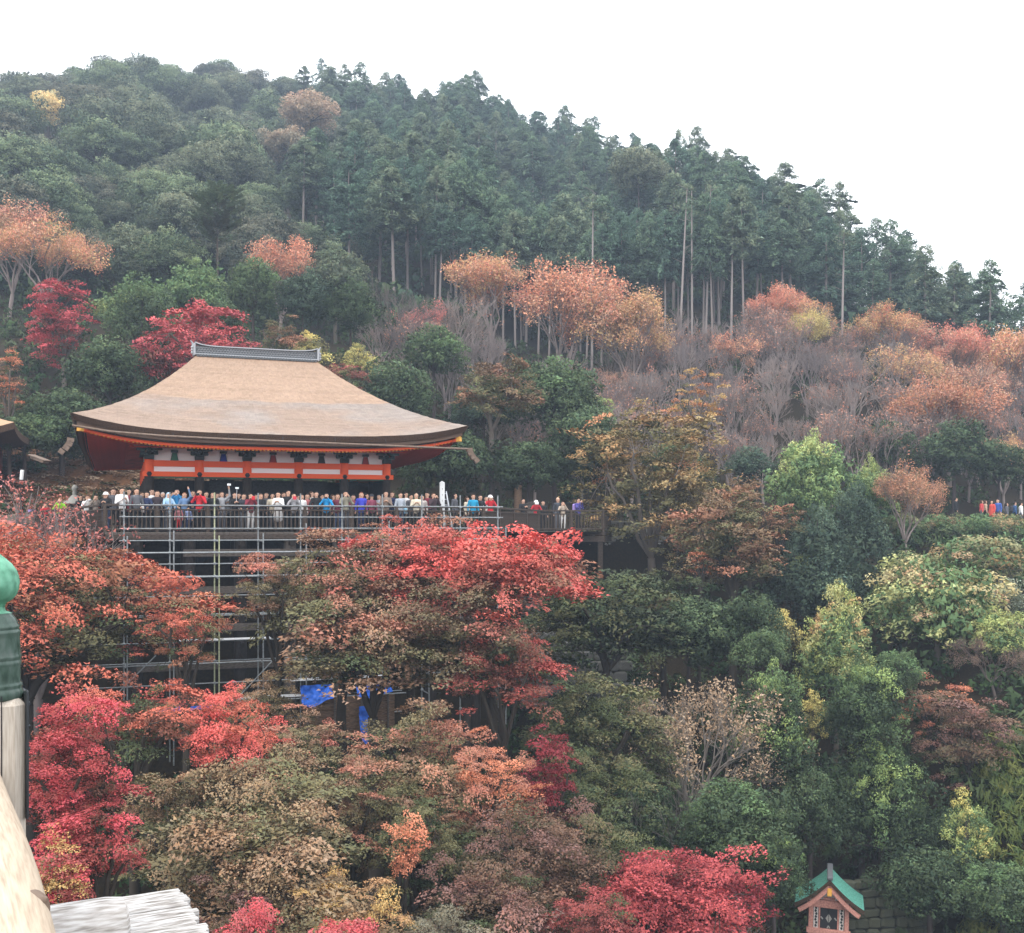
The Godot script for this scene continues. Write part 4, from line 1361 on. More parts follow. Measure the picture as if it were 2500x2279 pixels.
func plant_greens() -> void:
	var ever := [Color(0.028, 0.044, 0.02), DEEP, Color(0.048, 0.077, 0.032), Color(0.062, 0.1, 0.04), Color(0.08, 0.122, 0.046)]
	var tipped := [Color(0.028, 0.044, 0.02), DEEP, Color(0.055, 0.09, 0.034), Color(0.085, 0.14, 0.04), Color(0.2, 0.28, 0.05)]
	var mid := [DEEP, Color(0.056, 0.086, 0.034), Color(0.08, 0.125, 0.042), FERN]
	var blue := [Color(0.03, 0.048, 0.028), BLUE_GREEN, Color(0.056, 0.092, 0.056), Color(0.08, 0.125, 0.07)]
	# evergreens: middle, top, bottom, width, depth, leaves, lumps, leaves in a lump, pointed, label
	var rows := [
		[1880, 1560, 1960, 240, 43.0, tipped, 70, 110, 0.6, "dark evergreen with yellow-green shoots right of the bare grey tree"],
		[2110, 1570, 1860, 240, 44.0, tipped, 60, 110, 0.7, "pointed mid-green evergreen below the yellow-green autumn tree"],
		[2150, 1740, 2130, 290, 43.5, tipped, 80, 120, 0.6, "broad dark evergreen with lighter tips above the shrine roof"],
		[1790, 1890, 2090, 300, 37.0, mid, 60, 110, 0.3, "bright green rounded shrub tree above the crimson maple"],
		[1890, 2000, 2230, 190, 38.5, tipped, 46, 110, 0.3, "green leafy bush leaning over the shrine's turquoise roof"],
		[2270, 2060, 2225, 300, 40.5, ever, 56, 110, 0.1, "dark glossy bush hanging over the mossy stone wall"],
		[2450, 2080, 2270, 240, 39.0, mid, 46, 100, 0.1, "green bush at the far end of the mossy stone wall"],
		[1990, 1190, 1560, 300, 59.0, blue, 70, 90, 0.8, "tall dark blue-green cone of an evergreen in the middle of the right slope"],
		[2090, 1130, 1500, 190, 62.0, blue, 60, 90, 0.8, "narrow dark evergreen behind the blue-green cone"],
		[1680, 1440, 1600, 300, 50.0, ever, 50, 90, 0.1, "deep green rounded evergreen under the gold-olive maple"],
		[1830, 1420, 1620, 200, 49.0, ever, 40, 80, 0.4, "shaded evergreen beside the golden-yellow sapling"],
		[1860, 1520, 1650, 160, 46.0, mid, 30, 80, 0.5, "slender mid-green evergreen above the shoots of the dark one"],
		[2190, 1560, 1720, 130, 47.0, mid, 26, 80, 0.2, "small rounded green tree between the two autumn trees"],
		[1740, 1990, 2210, 260, 39.0, ever, 40, 90, 0.2, "black-green evergreen behind the crimson maple"],
		[1560, 1890, 2100, 200, 40.0, ever, 36, 80, 0.2, "dark bamboo-like evergreen below the bare grey tree"],
		[1980, 1840, 2100, 200, 42.0, ever, 40, 90, 0.4, "black-green evergreen between the two pointed ones"],
		[2320, 1950, 2150, 160, 42.5, ever, 30, 90, 0.3, "dark bush behind the slender yellow-green sapling"],
		[345, 640, 900, 180, 76.0, mid, 46, 80, 0.1, "mid-green rounded tree between the two crimson maples"],
		[270, 800, 1010, 220, 68.0, ever, 46, 80, 0.1, "dark evergreen left of the roof below the crimson maple"],
		[150, 930, 1120, 260, 64.0, ever, 46, 80, 0.0, "dark evergreen above the brown leaf bank beside the roof"],
		[60, 1000, 1120, 170, 62.0, mid, 30, 80, 0.0, "green bush above the bare branches at the picture edge"],
		[620, 610, 790, 150, 80.0, mid, 40, 70, 0.2, "green evergreen straight behind the tiled ridge"],
		[560, 730, 840, 110, 74.0, ever, 26, 70, 0.2, "dark evergreen beside the crimson maple behind the roof"],
		[740, 640, 800, 150, 80.0, blue, 40, 70, 0.3, "blue-green evergreen behind the yellow saplings"],
		[855, 660, 830, 150, 80.0, ever, 40, 70, 0.4, "dark green evergreen right of the yellow sapling"],
		[960, 850, 1080, 240, 72.0, ever, 50, 80, 0.1, "dark evergreen over the roof's right slope"],
		[1060, 780, 930, 170, 78.0, mid, 40, 70, 0.1, "mid-green tree over the right tip of the eaves"],
		[1350, 845, 1070, 260, 72.0, mid, 56, 80, 0.1, "leafy green tree behind the russet maple"],
		[1430, 960, 1210, 230, 68.0, ever, 50, 80, 0.1, "dark evergreen behind the stage's right railing"],
		[1090, 1020, 1200, 260, 66.0, ever, 46, 80, 0.0, "dark evergreen in the shade of the right eave"],
		[1290, 1060, 1200, 200, 66.0, ever, 40, 80, 0.0, "dark undergrowth tree behind the notice board"],
		[1830, 1080, 1180, 130, 72.0, blue, 26, 70, 0.1, "blue-green rounded bush among the bare trunks"],
		[1650, 1060, 1200, 170, 70.0, mid, 30, 70, 0.1, "green bush behind the gold-olive maple"],
		[2330, 1000, 1180, 200, 80.0, ever, 36, 70, 0.2, "dark evergreen behind the thin orange tree"],
		[2440, 1060, 1200, 170, 80.0, ever, 36, 70, 0.1, "dark evergreen above the people on the far path"],
		[2170, 1010, 1160, 150, 82.0, mid, 30, 70, 0.4, "green pointed tree behind the yellow-green feathery one"],
		[1180, 940, 1060, 170, 74.0, blue, 36, 70, 0.1, "blue-green evergreen behind the russet maple's crown"],
	]
	var k := 0
	for q in rows:
		k += 1
		var c := crown_at(q[0], q[1], q[2], q[3], q[4])
		plant("evergreen_tree", q[9], "evergreen tree", broad(300 + k, c[1], c[2], c[3], q[5], q[7] * 2, int(q[6] * 1.2), q[8]), c[0])
	var lime := [FERN, Color(0.15, 0.22, 0.05), Color(0.24, 0.31, 0.07), LIME]
	var yel := [OLIVE, Color(0.3, 0.27, 0.05), Color(0.46, 0.38, 0.06), Color(0.56, 0.42, 0.06)]
	var aut := [FERN, Color(0.2, 0.22, 0.06), Color(0.3, 0.31, 0.08), Color(0.36, 0.29, 0.1), Color(0.42, 0.25, 0.11)]
	# feathery trees: middle, top, bottom, width, depth, leaves, boughs, rise, label
	var soft := [
		[1975, 960, 1260, 200, 67.0, [FERN, Color(0.11, 0.18, 0.05), Color(0.17, 0.26, 0.06), Color(0.27, 0.34, 0.07), Color(0.36, 0.4, 0.08)], 150, 0.8, "fresh green pointed tree with yellow-green tips above the rust-brown maple", "leafy tree"],
		[2125, 1070, 1240, 120, 70.0, lime, 60, 0.6, "yellow-green bushy tree left of the thin orange tree", "leafy tree"],
		[2045, 1285, 1640, 190, 51.0, [FERN, Color(0.17, 0.23, 0.06), LIME, Color(0.36, 0.34, 0.08), Color(0.5, 0.3, 0.08)], 150, 0.3, "yellow-green tree with orange tips in front of the blue-green cone", "leafy tree"],
		[1905, 1300, 1440, 110, 52.5, yel, 60, 0.4, "golden-yellow sapling beside the rust-brown maple", "sapling"],
		[1985, 1495, 1670, 80, 46.5, yel, 40, 0.2, "golden-yellow sprays hanging beside the black hollow", "sapling"],
		[2290, 1330, 1600, 300, 53.0, aut, 170, 0.4, "large yellow-green and tan tree at the right slope", "leafy tree"],
		[2440, 1430, 1560, 140, 50.0, [FERN, LIME, Color(0.3, 0.32, 0.06)], 50, 0.4, "thin yellow-green bush right of the large tan tree", "bush"],
		[2360, 1850, 2120, 110, 41.0, [FERN, Color(0.2, 0.24, 0.04), LIME, Color(0.45, 0.38, 0.05)], 100, 0.5, "slender yellow-green sapling over the bushes at the stone wall", "sapling"],
		[475, 560, 720, 180, 86.0, [FERN, Color(0.11, 0.18, 0.05), Color(0.14, 0.22, 0.06), Color(0.18, 0.25, 0.07)], 150, 0.4, "light green tree over the left slope of the roof", "leafy tree"],
		[530, 435, 590, 140, 100.0, [GREY_GREEN, Color(0.11, 0.16, 0.075), Color(0.14, 0.19, 0.085)], 150, 0.3, "pale grey-green pointed tree above the light green one", "leafy tree"],
		[820, 510, 680, 160, 98.0, [GREY_GREEN, Color(0.11, 0.15, 0.07), Color(0.14, 0.18, 0.085)], 150, 0.3, "pale grey-green tree right of the peach-orange tree", "leafy tree"],
		[330, 620, 690, 170, 80.0, lime, 50, 0.3, "yellow-green flat treetop over the mid-green tree", "leafy tree"],
		[755, 680, 780, 120, 74.0, yel, 40, 0.3, "bright yellow sapling behind the roof ridge's right end", "sapling"],
		[875, 700, 800, 90, 73.0, yel, 30, 0.3, "thin yellow sapling beside the dark green evergreen", "sapling"],
		[820, 785, 880, 110, 72.0, [OLIVE, Color(0.19, 0.16, 0.05), Color(0.28, 0.23, 0.06)], 60, 0.3, "olive-yellow bushy tree beside the ridge end ornament", "leafy tree"],
		[1210, 830, 900, 170, 80.0, lime, 50, 0.4, "lime-green bush just above the russet maple", "bush"],
		[1420, 830, 920, 150, 80.0, [FERN, Color(0.13, 0.19, 0.045), LIME], 50, 0.4, "lime-green bush below the bare cherry twigs", "bush"],
		[2230, 1330, 1420, 150, 60.0, [FERN, Color(0.12, 0.13, 0.04), Color(0.2, 0.2, 0.06)], 50, 0.2, "mixed green shrub on the bank below the far path", "bush"],
		[2400, 1290, 1390, 220, 62.0, [FERN, Color(0.12, 0.12, 0.045), Color(0.22, 0.2, 0.07), Color(0.32, 0.2, 0.06)], 80, 0.2, "tangled olive shrub right below the people on the far path", "bush"],
		[2470, 1400, 1560, 130, 55.0, [GREY_GREEN, Color(0.13, 0.15, 0.09), Color(0.2, 0.22, 0.14)], 50, 0.6, "pale grey-green plume bush at the picture edge", "bush"],
		[1830, 1180, 1260, 140, 66.0, [OLIVE, Color(0.17, 0.13, 0.04), Color(0.24, 0.17, 0.05)], 40, 0.3, "olive-gold bush behind the rust-brown maple", "bush"],
		[2200, 1248, 1300, 110, 71.0, [FERN, Color(0.13, 0.14, 0.05), Color(0.2, 0.18, 0.07)], 40, 0.2, "low olive bush on the bank edge below the first path walker", "bush"],
		[2290, 1246, 1300, 110, 71.5, [FERN, Color(0.1, 0.14, 0.05), Color(0.22, 0.15, 0.06)], 40, 0.2, "low rusty-green bush hiding the legs of the black-clad walker", "bush"],
		[2370, 1248, 1300, 110, 72.0, [FERN, Color(0.13, 0.15, 0.05)], 40, 0.2, "low green bush before the muted red walker", "bush"],
		[2450, 1250, 1300, 120, 72.5, [FERN, Color(0.14, 0.16, 0.05), Color(0.3, 0.2, 0.07)], 44, 0.2, "low yellow-green bush before the long red coat and blue jacket", "bush"],
		[1990, 1230, 1300, 160, 60.0, [FERN, LIME, Color(0.26, 0.32, 0.06)], 40, 0.3, "yellow-green low branches at the foot of the fresh green tree", "bush"],
	]
	for q in soft:
		k += 1
		var c := crown_at(q[0], q[1], q[2], q[3], q[4])
		var label: String = q[8]
		var full: bool = not "pale grey-green pointed" in label
		plant(q[9].replace(" ", "_"), label, q[9], broad(300 + k, c[1] * 1.1, c[2], float(c[3]) * 0.6, q[5], 130, 46 if q[9] == "bush" else 30 if q[9] == "sapling" else 90, 0.0 if q[9] == "bush" or "large" in label or "flat" in label else 0.75, Color(0.09, 0.075, 0.06), 0.6) if full else feather(300 + k, c[1], c[2], c[3], q[5], 120, q[6], q[7]), c[0])


func plant_cherries() -> void:
	var peach := [Color(0.42, 0.2, 0.08), PEACH, Color(0.6, 0.22, 0.09), Color(0.52, 0.15, 0.075)]
	var amber := [Color(0.4, 0.24, 0.07), Color(0.5, 0.28, 0.08), Color(0.55, 0.22, 0.08)]
	# autumn trees that still hold leaves: middle, top, base, width, depth, leaves, share, label
	var rows := [
		[110, 450, 760, 300, 92.0, amber + peach, 0.95, 6, "large amber and coral cherry tree left of the temple, below the dark wood"],
		[20, 430, 700, 150, 96.0, [Color(0.5, 0.17, 0.1), PEACH, TAN], 0.8, 5, "coral-topped cherry tree at the picture edge behind the amber one"],
		[680, 530, 720, 180, 98.0, [PEACH, Color(0.6, 0.19, 0.08)], 0.75, 5, "peach-orange cherry tree over the ridge of the roof"],
		[1190, 555, 800, 190, 98.0, peach + amber, 0.9, 5, "orange cherry tree with an amber crown over the russet maple"],
		[1380, 555, 830, 210, 98.0, peach, 0.8, 5, "orange-topped cherry tree with grey lower twigs left of the tallest bare trunk"],
		[1540, 620, 850, 190, 97.0, amber + [PEACH], 0.85, 5, "amber cherry tree just left of the tall bare cypress trunks"],
		[1900, 645, 870, 160, 106.0, [PEACH, Color(0.62, 0.2, 0.09), Color(0.55, 0.16, 0.08)], 0.95, 5, "coral-orange cherry tree at the edge of the dark cypress wood"],
		[1970, 715, 880, 100, 104.0, [Color(0.45, 0.36, 0.06), Color(0.5, 0.36, 0.08)], 0.9, 4, "small yellow tree below the coral-orange cherry"],
		[2180, 680, 900, 170, 106.0, amber + [Color(0.5, 0.14, 0.07)], 0.8, 5, "amber and red cherry tree under the right-hand wood"],
		[2330, 730, 950, 200, 104.0, [PEACH, Color(0.62, 0.19, 0.1), Color(0.55, 0.14, 0.09)], 0.85, 5, "coral cherry tree right of the amber and red one"],
		[2480, 720, 960, 200, 102.0, [PEACH, Color(0.62, 0.22, 0.1), amber[1]], 0.9, 5, "coral and amber cherry tree where the hill line leaves the picture"],
		[2320, 830, 1110, 190, 86.0, [Color(0.42, 0.16, 0.08), Color(0.45, 0.15, 0.06), Color(0.4, 0.2, 0.08)], 0.95, 6, "full russet-orange tree standing before the bare grey cherries"],
		[2210, 1070, 1420, 220, 66.0, [Color(0.42, 0.17, 0.08), Color(0.46, 0.2, 0.09), TAN], 0.7, 6, "thin orange tree with many stems before the far path"],
		[1040, 690, 860, 130, 90.0, [Color(0.5, 0.12, 0.09), Color(0.5, 0.12, 0.09)], 0.25, 4, "bare cherry tree with a few red leaves left of the orange ones"],
	]
	var k := 0
	for q in rows:
		k += 1
		var c := crown_at(q[0], q[1], q[2], q[3], q[4])
		var hh: float = c[2] + c[3]
		plant("cherry_tree", q[8], "cherry tree", bare(500 + k, c[1], hh * 0.82, TWIG, q[5], q[6], 5, 0.16, 26, 0.62), c[0], 0.0)
	# bare cherries: a few shapes, each planted many times
	var shapes := []
	var leafy_shapes := []
	for i in 3:
		var wg := bare(580 + i, 6.5, 6.4, TWIG, [peach, amber, [PEACH, Color(0.5, 0.18, 0.1), Color(0.4, 0.24, 0.14)]][i], [0.4, 0.3, 0.45][i], 5, 0.18, 18, 0.6)
		leafy_shapes.append([wg[0].mesh(), wg[1].mesh(), i])
	for i in 7:
		var wg := bare(560 + i, 6.5, 6.6, [TWIG, Color(0.21, 0.17, 0.155), Color(0.18, 0.148, 0.14)][i % 3], [Color(0.36, 0.14, 0.08), Color(0.3, 0.15, 0.09)], [0.03, 0.06, 0.1, 0.0, 0.08, 0.0, 0.16][i], 5, 0.2, 12, 0.5)
		shapes.append([wg[0].mesh(), wg[1].mesh() if wg[1].v.size() else null, i])
	var r := RandomNumberGenerator.new()
	r.seed = 77
	var spots := []
	var d := 80.0
	while d < 113.0:
		var x := -14.0
		while x < 62.0:
			var px := 1250.0 + F * (x + 0.0) / d
			var qx := x + r.randf_range(-1.3, 1.3)
			var qd := d + r.randf_range(-1.2, 1.2)
			var foot := terrace_front(qx) + lerpf(12.5, 4.5, smoothstep(8.0, 25.0, qx))
			if px > 900.0 and px < 2640.0 and qd > foot + 2.5 and qd < foot + lerpf(30.0, 27.0, smoothstep(20.0, 50.0, qx)) and not (px < 1480.0 and qd > 95.0):
				spots.append([qx, qd])
			x += 3.0
		d += 3.6
	var rows2 := {}
	for s in spots:
		var px: float = 1250.0 + F * s[0] / s[1]
		var zone := "over the russet maple" if px < 1330 else "above the gold-olive maple" if px < 1750 else "above the fresh green pointed tree" if px < 2080 else "around the full russet-orange tree" if px < 2330 else "above the far path's people"
		var row := "lowest row" if s[1] < 85 else "second row up" if s[1] < 89 else "third row up" if s[1] < 93 else "fourth row up" if s[1] < 97 else "fifth row up" if s[1] < 101 else "sixth row up" if s[1] < 105 else "seventh row up" if s[1] < 109 else "topmost row"
		var key := zone + row
		if not rows2.has(key): rows2[key] = []
		rows2[key].append([s, px, zone, row])
	for key in rows2:
		var l: Array = rows2[key]
		l.sort_custom(func(a, b): return a[1] < b[1])
		for i in l.size():
			var s: Array = l[i][0]
			var upper := smoothstep(92.0, 108.0, float(s[1])) * 0.3 + (0.1 if l[i][1] > 2150.0 else 0.0)
			var with_leaves := r.randf() < upper
			var sh: Array = leafy_shapes[r.randi() % 3] if with_leaves else shapes[r.randi() % shapes.size()]
			var sc := r.randf_range(0.78, 1.15)
			var t := thing("bare_cherry_tree", ("peach-leaved cherry %s, %s, %s from the left" if with_leaves else "bare cherry %s, %s, %s from the left") % [l[i][2], l[i][3], ORD[mini(i, 19)]], "cherry tree", Transform3D(Basis(Vector3.UP, r.randf() * TAU).scaled_local(Vector3(sc, sc * r.randf_range(0.9, 1.15), sc)), G3(s[0], s[1])), "bare cherry trees on the slope")
			put("trunk", sh[0], mats.stem, t)
			if sh[1]: put("crown", sh[1], mats.leaf, t)
	# bare twiggy trees nearer by
	var near := [
		[1690, 1540, 1790, 270, 43.0, Color(0.2, 0.175, 0.15), [Color(0.3, 0.19, 0.1)], 0.3, "bare grey tree with tan tips right of the yellow-olive maple"],
		[1640, 1780, 2010, 260, 40.0, Color(0.16, 0.14, 0.12), [], 0.0, "leafless drooping grey tree below the bare one with tan tips"],
		[2440, 1480, 1680, 220, 49.0, Color(0.12, 0.095, 0.085), [Color(0.18, 0.11, 0.07)], 0.2, "bare brown thicket right of the large tan tree"],
		[1740, 2080, 2200, 160, 35.0, Color(0.17, 0.15, 0.13), [], 0.0, "leafless grey twigs just above the crimson maple's tip"],
		[70, 1050, 1270, 300, 43.0, Color(0.2, 0.17, 0.16), [Color(0.4, 0.1, 0.07), Color(0.42, 0.12, 0.09)], 0.14, "thin bare tree with a few coral leaves in front of the small roof"],
		[940, 620, 850, 180, 88.0, Color(0.13, 0.11, 0.1), [], 0.0, "bare grey tree with pale crooked limbs over the roof's right slope"],
		[1530, 900, 1060, 150, 80.0, TWIG, [], 0.0, "bare grey tree left of the orange-tipped maple top"],
	]
	for q in near:
		k += 1
		var c := crown_at(q[0], q[1], q[2], q[3], q[4])
		var hh: float = c[2] + c[3]
		plant("bare_tree", q[8], "bare tree", bare(600 + k, c[1] * 1.2, hh * 0.85, q[5], q[6], q[7], 5, 0.1, 36, 0.75), c[0])


func plant_forest() -> void:
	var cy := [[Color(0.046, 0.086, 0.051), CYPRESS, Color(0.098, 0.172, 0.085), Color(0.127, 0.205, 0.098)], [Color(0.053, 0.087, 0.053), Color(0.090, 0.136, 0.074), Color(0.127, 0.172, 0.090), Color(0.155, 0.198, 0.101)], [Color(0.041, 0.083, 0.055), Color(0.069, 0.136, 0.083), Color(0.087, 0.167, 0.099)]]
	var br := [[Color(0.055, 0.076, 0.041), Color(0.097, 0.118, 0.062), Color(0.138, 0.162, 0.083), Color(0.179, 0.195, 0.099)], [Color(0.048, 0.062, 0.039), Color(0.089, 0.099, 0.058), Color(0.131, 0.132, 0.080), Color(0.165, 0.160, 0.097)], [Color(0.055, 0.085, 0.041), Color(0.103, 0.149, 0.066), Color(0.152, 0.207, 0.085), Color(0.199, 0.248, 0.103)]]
	var cm := []
	for i in 9:
		var wg := cypress(700 + i, 5.0, 13.6, [3.4, 5.6, 7.4][i % 3], cy[i / 3], 80, 130)
		cm.append([wg[0].mesh(), wg[1].mesh(), ["deep green", "olive-green", "blue-green"][i / 3]])
	var bm := []
	for i in 9:
		var wg := broad(730 + i, 10.0, 8.0, 3.5, br[i / 3], 190, 70, 0.0, Color(0.06, 0.05, 0.045), 0.4)
		bm.append([wg[0].mesh(), wg[1].mesh(), ["grey-green", "brown-green", "light-green"][i / 3]])
	var r := RandomNumberGenerator.new()
	r.seed = 99
	var all := []
	var d := 92.0
	while d < 262.0:
		var step := 4.5 if d < 150.0 else 5.6
		var x := -0.62 * d
		while x < 0.6 * d:
			var qx := x + r.randf_range(-0.36, 0.36) * step
			var qd := d + r.randf_range(-0.36, 0.36) * step
			x += step
			var px := 1250.0 + F * qx / qd
			var dc := interp(crest_x, crest_d, qx)
			if qd > dc + 3.0: continue
			var near := 99.0 if px < 500.0 else lerpf(99.0, 112.0, smoothstep(500.0, 900.0, px))
			if px > 900.0: near = lerpf(112.0, 116.0, smoothstep(900.0, 1500.0, px))
			if px > 2000.0: near = lerpf(116.0, 112.0, smoothstep(2000.0, 2500.0, px))
			if qd < near: continue
			var pb := interp([0, 600, 800, 1000, 1500, 2000, 2300, 2500], [0.97, 0.9, 0.5, 0.2, 0.16, 0.2, 0.35, 0.5], px)
			pb += hill_noise.get_noise_2d(qx * 2.2 + 300.0, qd * 2.2) * 0.5
			if qd < 128.0 and px > 950.0: pb -= 0.3
			if qd > dc - 13.0: pb = 1.0
			var leafy := pb > 0.5
			if leafy and qd < dc - 13.0 and r.randf() < (0.58 if d < 150.0 else 0.5): continue   # the round crowns are wider
			var room := true
			for sp in [[118, 150, 168.0], [760, 170, 175.0], [700, 130, 160.0], [1560, 160, 140.0]]:
				if absf(px - sp[0]) < sp[1] * 0.5 and qd > sp[2] - 22.0 and qd < sp[2] + 5.0: room = false
			if not room: continue
			all.append({"x": qx, "d": qd, "px": px, "leafy": leafy})
		d += step
	# what shows largest stands as trees of their own
	var used := {true: 0, false: 0}
	var far := []
	var byzone := {}
	all.sort_custom(func(a, b): return a.d < b.d)
	for q in all:
		var g := ground(q.x, q.d)
		var k := r.randi() % 9
		if not q.leafy and q.px > 2000.0: k -= k % 3   # towards the right the crowns reach low
		if not q.leafy and q.d < 130.0 and q.px > 950.0 and q.px <= 2000.0: k = k - k % 3 + 2   # bare trunks show at the edge of the wood
		var s := r.randf_range(0.72, 1.15) * (0.9 if q.leafy else 1.0)
		if q.d > interp(crest_x, crest_d, q.x) - 14.0: s = 0.5 + 0.28 * r.randf()
		if q.leafy and q.d < 130: s *= 0.82
		var b := Basis(Vector3.UP, r.randf() * TAU).scaled_local(Vector3(s, s * r.randf_range(0.88, 1.12), s))
		q.xf = Transform3D(b, G3(q.x, q.d))
		q.k = k
		var out: bool = q.px < -60.0 or q.px > 2560.0
		used[q.leafy] += 0 if out else 1
		if out or used[q.leafy] > (295 if q.leafy else 255):
			far.append(q)
			continue
		q.py = 1290.0 - F * (g + (9.0 if q.leafy else 15.0)) / q.d
		var sky := interp([0, 150, 320, 560, 700, 900, 1160, 1300, 1480, 1660, 1860, 2100, 2250, 2400, 2500], [235, 185, 140, 118, 148, 140, 148, 195, 258, 320, 385, 530, 580, 655, 745], q.px)
		var band := "on the skyline" if q.py < sky + 35.0 else "high on the hill" if q.py < sky + 130.0 else "halfway up the hill" if q.py < sky + 240.0 else "low on the hill"
		var col := "left of the roof" if q.px < 300.0 else "over the roof's left slope" if q.px < 560.0 else "over the tiled ridge" if q.px < 800.0 else "over the roof's right slope" if q.px < 1080.0 else "over the white sign post" if q.px < 1330.0 else "over the stage's right end" if q.px < 1620.0 else "over the gold-olive maple" if q.px < 1850.0 else "over the fresh green tree" if q.px < 2100.0 else "over the far path"
		var key: String = str(q.leafy) + band + col + (bm if q.leafy else cm)[k][2]
		if not byzone.has(key): byzone[key] = []
		q.band = band
		q.col = col
		byzone[key].append(q)
	for key in byzone:
		var l: Array = byzone[key]
		l.sort_custom(func(a, b): return a.px < b.px)
		for i in l.size():
			var q: Dictionary = l[i]
			var m: Array = (bm if q.leafy else cm)[q.k]
			var t: Node3D
			var nth := "" if l.size() == 1 else ", %s from the left" % ORD[mini(i, 19)]
			if q.leafy:
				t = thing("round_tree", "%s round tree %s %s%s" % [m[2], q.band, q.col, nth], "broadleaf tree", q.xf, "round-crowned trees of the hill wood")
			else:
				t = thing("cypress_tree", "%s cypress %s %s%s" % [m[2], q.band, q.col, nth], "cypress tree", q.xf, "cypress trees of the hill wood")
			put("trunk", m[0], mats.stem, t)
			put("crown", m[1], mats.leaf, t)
	for leafy in [true, false]:
		var l := far.filter(func(q): return q.leafy == leafy)
		for part in 2:
			var byk := []
			for k in 9:
				byk.append(l.filter(func(q): return q.k == k))
			for k in 9:
				if byk[k].is_empty(): continue
				var mm := MultiMesh.new()
				mm.transform_format = MultiMesh.TRANSFORM_3D
				mm.mesh = (bm if leafy else cm)[k][part]
				mm.instance_count = byk[k].size()
				for i in byk[k].size():
					mm.set_instance_transform(i, byk[k][i].xf)
				var o := MultiMeshInstance3D.new()
				o.name = numbered("distant_forest")
				o.multimesh = mm
				o.material_override = mats.stem if part == 0 else mats.leaf
				add_child(o)
				tag(o, "distant wood farther up the hill and beyond the picture", "forest", "", "stuff")
	# trees that stand out on the hill
	var rows := [
		[118, 222, 300, 110, 168.0, [Color(0.4, 0.3, 0.1), Color(0.62, 0.42, 0.13), Color(0.66, 0.46, 0.15)], "pale yellow tree below the hill's left skyline"],
		[760, 225, 310, 150, 175.0, [Color(0.2, 0.14, 0.08), Color(0.3, 0.19, 0.11), Color(0.34, 0.2, 0.12)], "dusty brown-orange tree high over the tiled ridge"],
		[700, 310, 380, 120, 160.0, [Color(0.15, 0.12, 0.07), Color(0.24, 0.16, 0.09)], "dull brown tree just below the dusty orange one"],
		[1560, 350, 470, 150, 140.0, [Color(0.06, 0.075, 0.04), Color(0.1, 0.115, 0.06), Color(0.17, 0.18, 0.1)], "pale-topped round tree amid the cypresses over the stage's right end"],
	]
	var kk := 0
	for q in rows:
		kk += 1
		var c := crown_at(q[0], q[1], q[2], q[3], q[4])
		plant("round_tree", q[6], "broadleaf tree", broad(800 + kk, c[1], c[2], c[3], q[5].map(func(m): return Color(m.r, m.g, m.b) * 1.35), 150, int(60.0 * maxf(1.0, pow(c[1] / 10.0, 1.6))), 0.0, Color(0.06, 0.05, 0.045), 0.4), c[0])
	# the lower edge of the wood: a row of slim trunks
	var row_x := []
	for i in 30:
		row_x.append(1040.0 + 800.0 * (i + r.randf_range(-0.4, 0.4)) / 30.0)
	for i in 30:
		var ed := r.randf_range(113.5, 121.0)
		var m: Array = cm[[2, 5, 8][r.randi() % 3]]
		var es := r.randf_range(0.85, 1.05)
		var et := thing("cypress_tree", "slim cypress trunk at the wood's lower edge, %s from the %s side" % [ORD[i] if i < 15 else ORD[29 - i], "temple" if i < 15 else "far path"], "cypress tree", Transform3D(Basis(Vector3.UP, r.randf() * TAU).scaled_local(Vector3(es * 0.8, es * 1.12, es * 0.8)), G3((row_x[i] - 1250.0) / F * ed, ed)), "cypress trees of the hill wood")
		put("trunk", m[0], mats.stem, et)
		put("crown", m[1], mats.leaf, et)
	# tall bare trunks at the edge of the cypress wood
	var poles := [[1445, 490, 610, 112.0, "pale bare-trunked cypress with a small parasol crown left of the leaning trunks", 1], [1657, 480, 735, 112.0, "tallest thin bare cypress trunk above the gold-olive maple", 0], [1690, 490, 720, 114.0, "bare cypress trunk with snags beside the tallest one", 0], [1722, 478, 700, 115.0, "leaning pale cypress trunk at the wood's edge", 0], [1785, 545, 690, 114.0, "cypress trunk with a low green bough right of the leaning one", 1], [2055, 590, 740, 113.0, "snaggy dying cypress with bare branches before the dark wood", 1]]
	for q in poles:
		var x: float = (q[0] - 1250.0) / F * q[3]
		var base := G3(x, q[3])
		var top: float = EY + (1290.0 - q[1]) / F * q[3] + 1.0
		var w := Geo.new()
		var g := Geo.new()
		var lean := Vector3(r.randf_range(-0.3, 0.9), 0, 0)
		var hh := top - base.y
		w.tube([Vector3(0, -1, 0), Vector3(0, hh * 0.5, 0) + lean * 0.5, Vector3(0, hh, 0) + lean], [0.14, 0.11, 0.05], 7, Color(0.24, 0.21, 0.195))
		for k in 14:
			var y := hh * r.randf_range(0.4, 1.0)
			var a := r.randf() * TAU
			w.tube([Vector3(0, y, 0) + lean * (y / hh), Vector3(cos(a), 0.45, sin(a)) * r.randf_range(0.6, 1.5) + Vector3(0, y, 0) + lean * (y / hh)], [0.03, 0.01], 3, Color(0.22, 0.19, 0.17))
		for k in (16 if q[5] == 1 else 7):
			var f := r.randf()
			var z := r.randf_range(0.45, 0.8) * (1.2 - 0.5 * f)
			clump(g, "lump", 80, Transform3D(Basis(Vector3.UP, r.randf() * TAU).scaled_local(Vector3(z * 1.2, z * 0.8, z * 1.2)), Vector3(r.randfn(0, 0.55) * (1.1 - f), hh * lerpf(0.84, 1.02, f), r.randfn(0, 0.55) * (1.1 - f)) + lean), cy[1][r.randi() % 4], r)
		plant("cypress_tree", q[4], "cypress tree", [w, g], base)


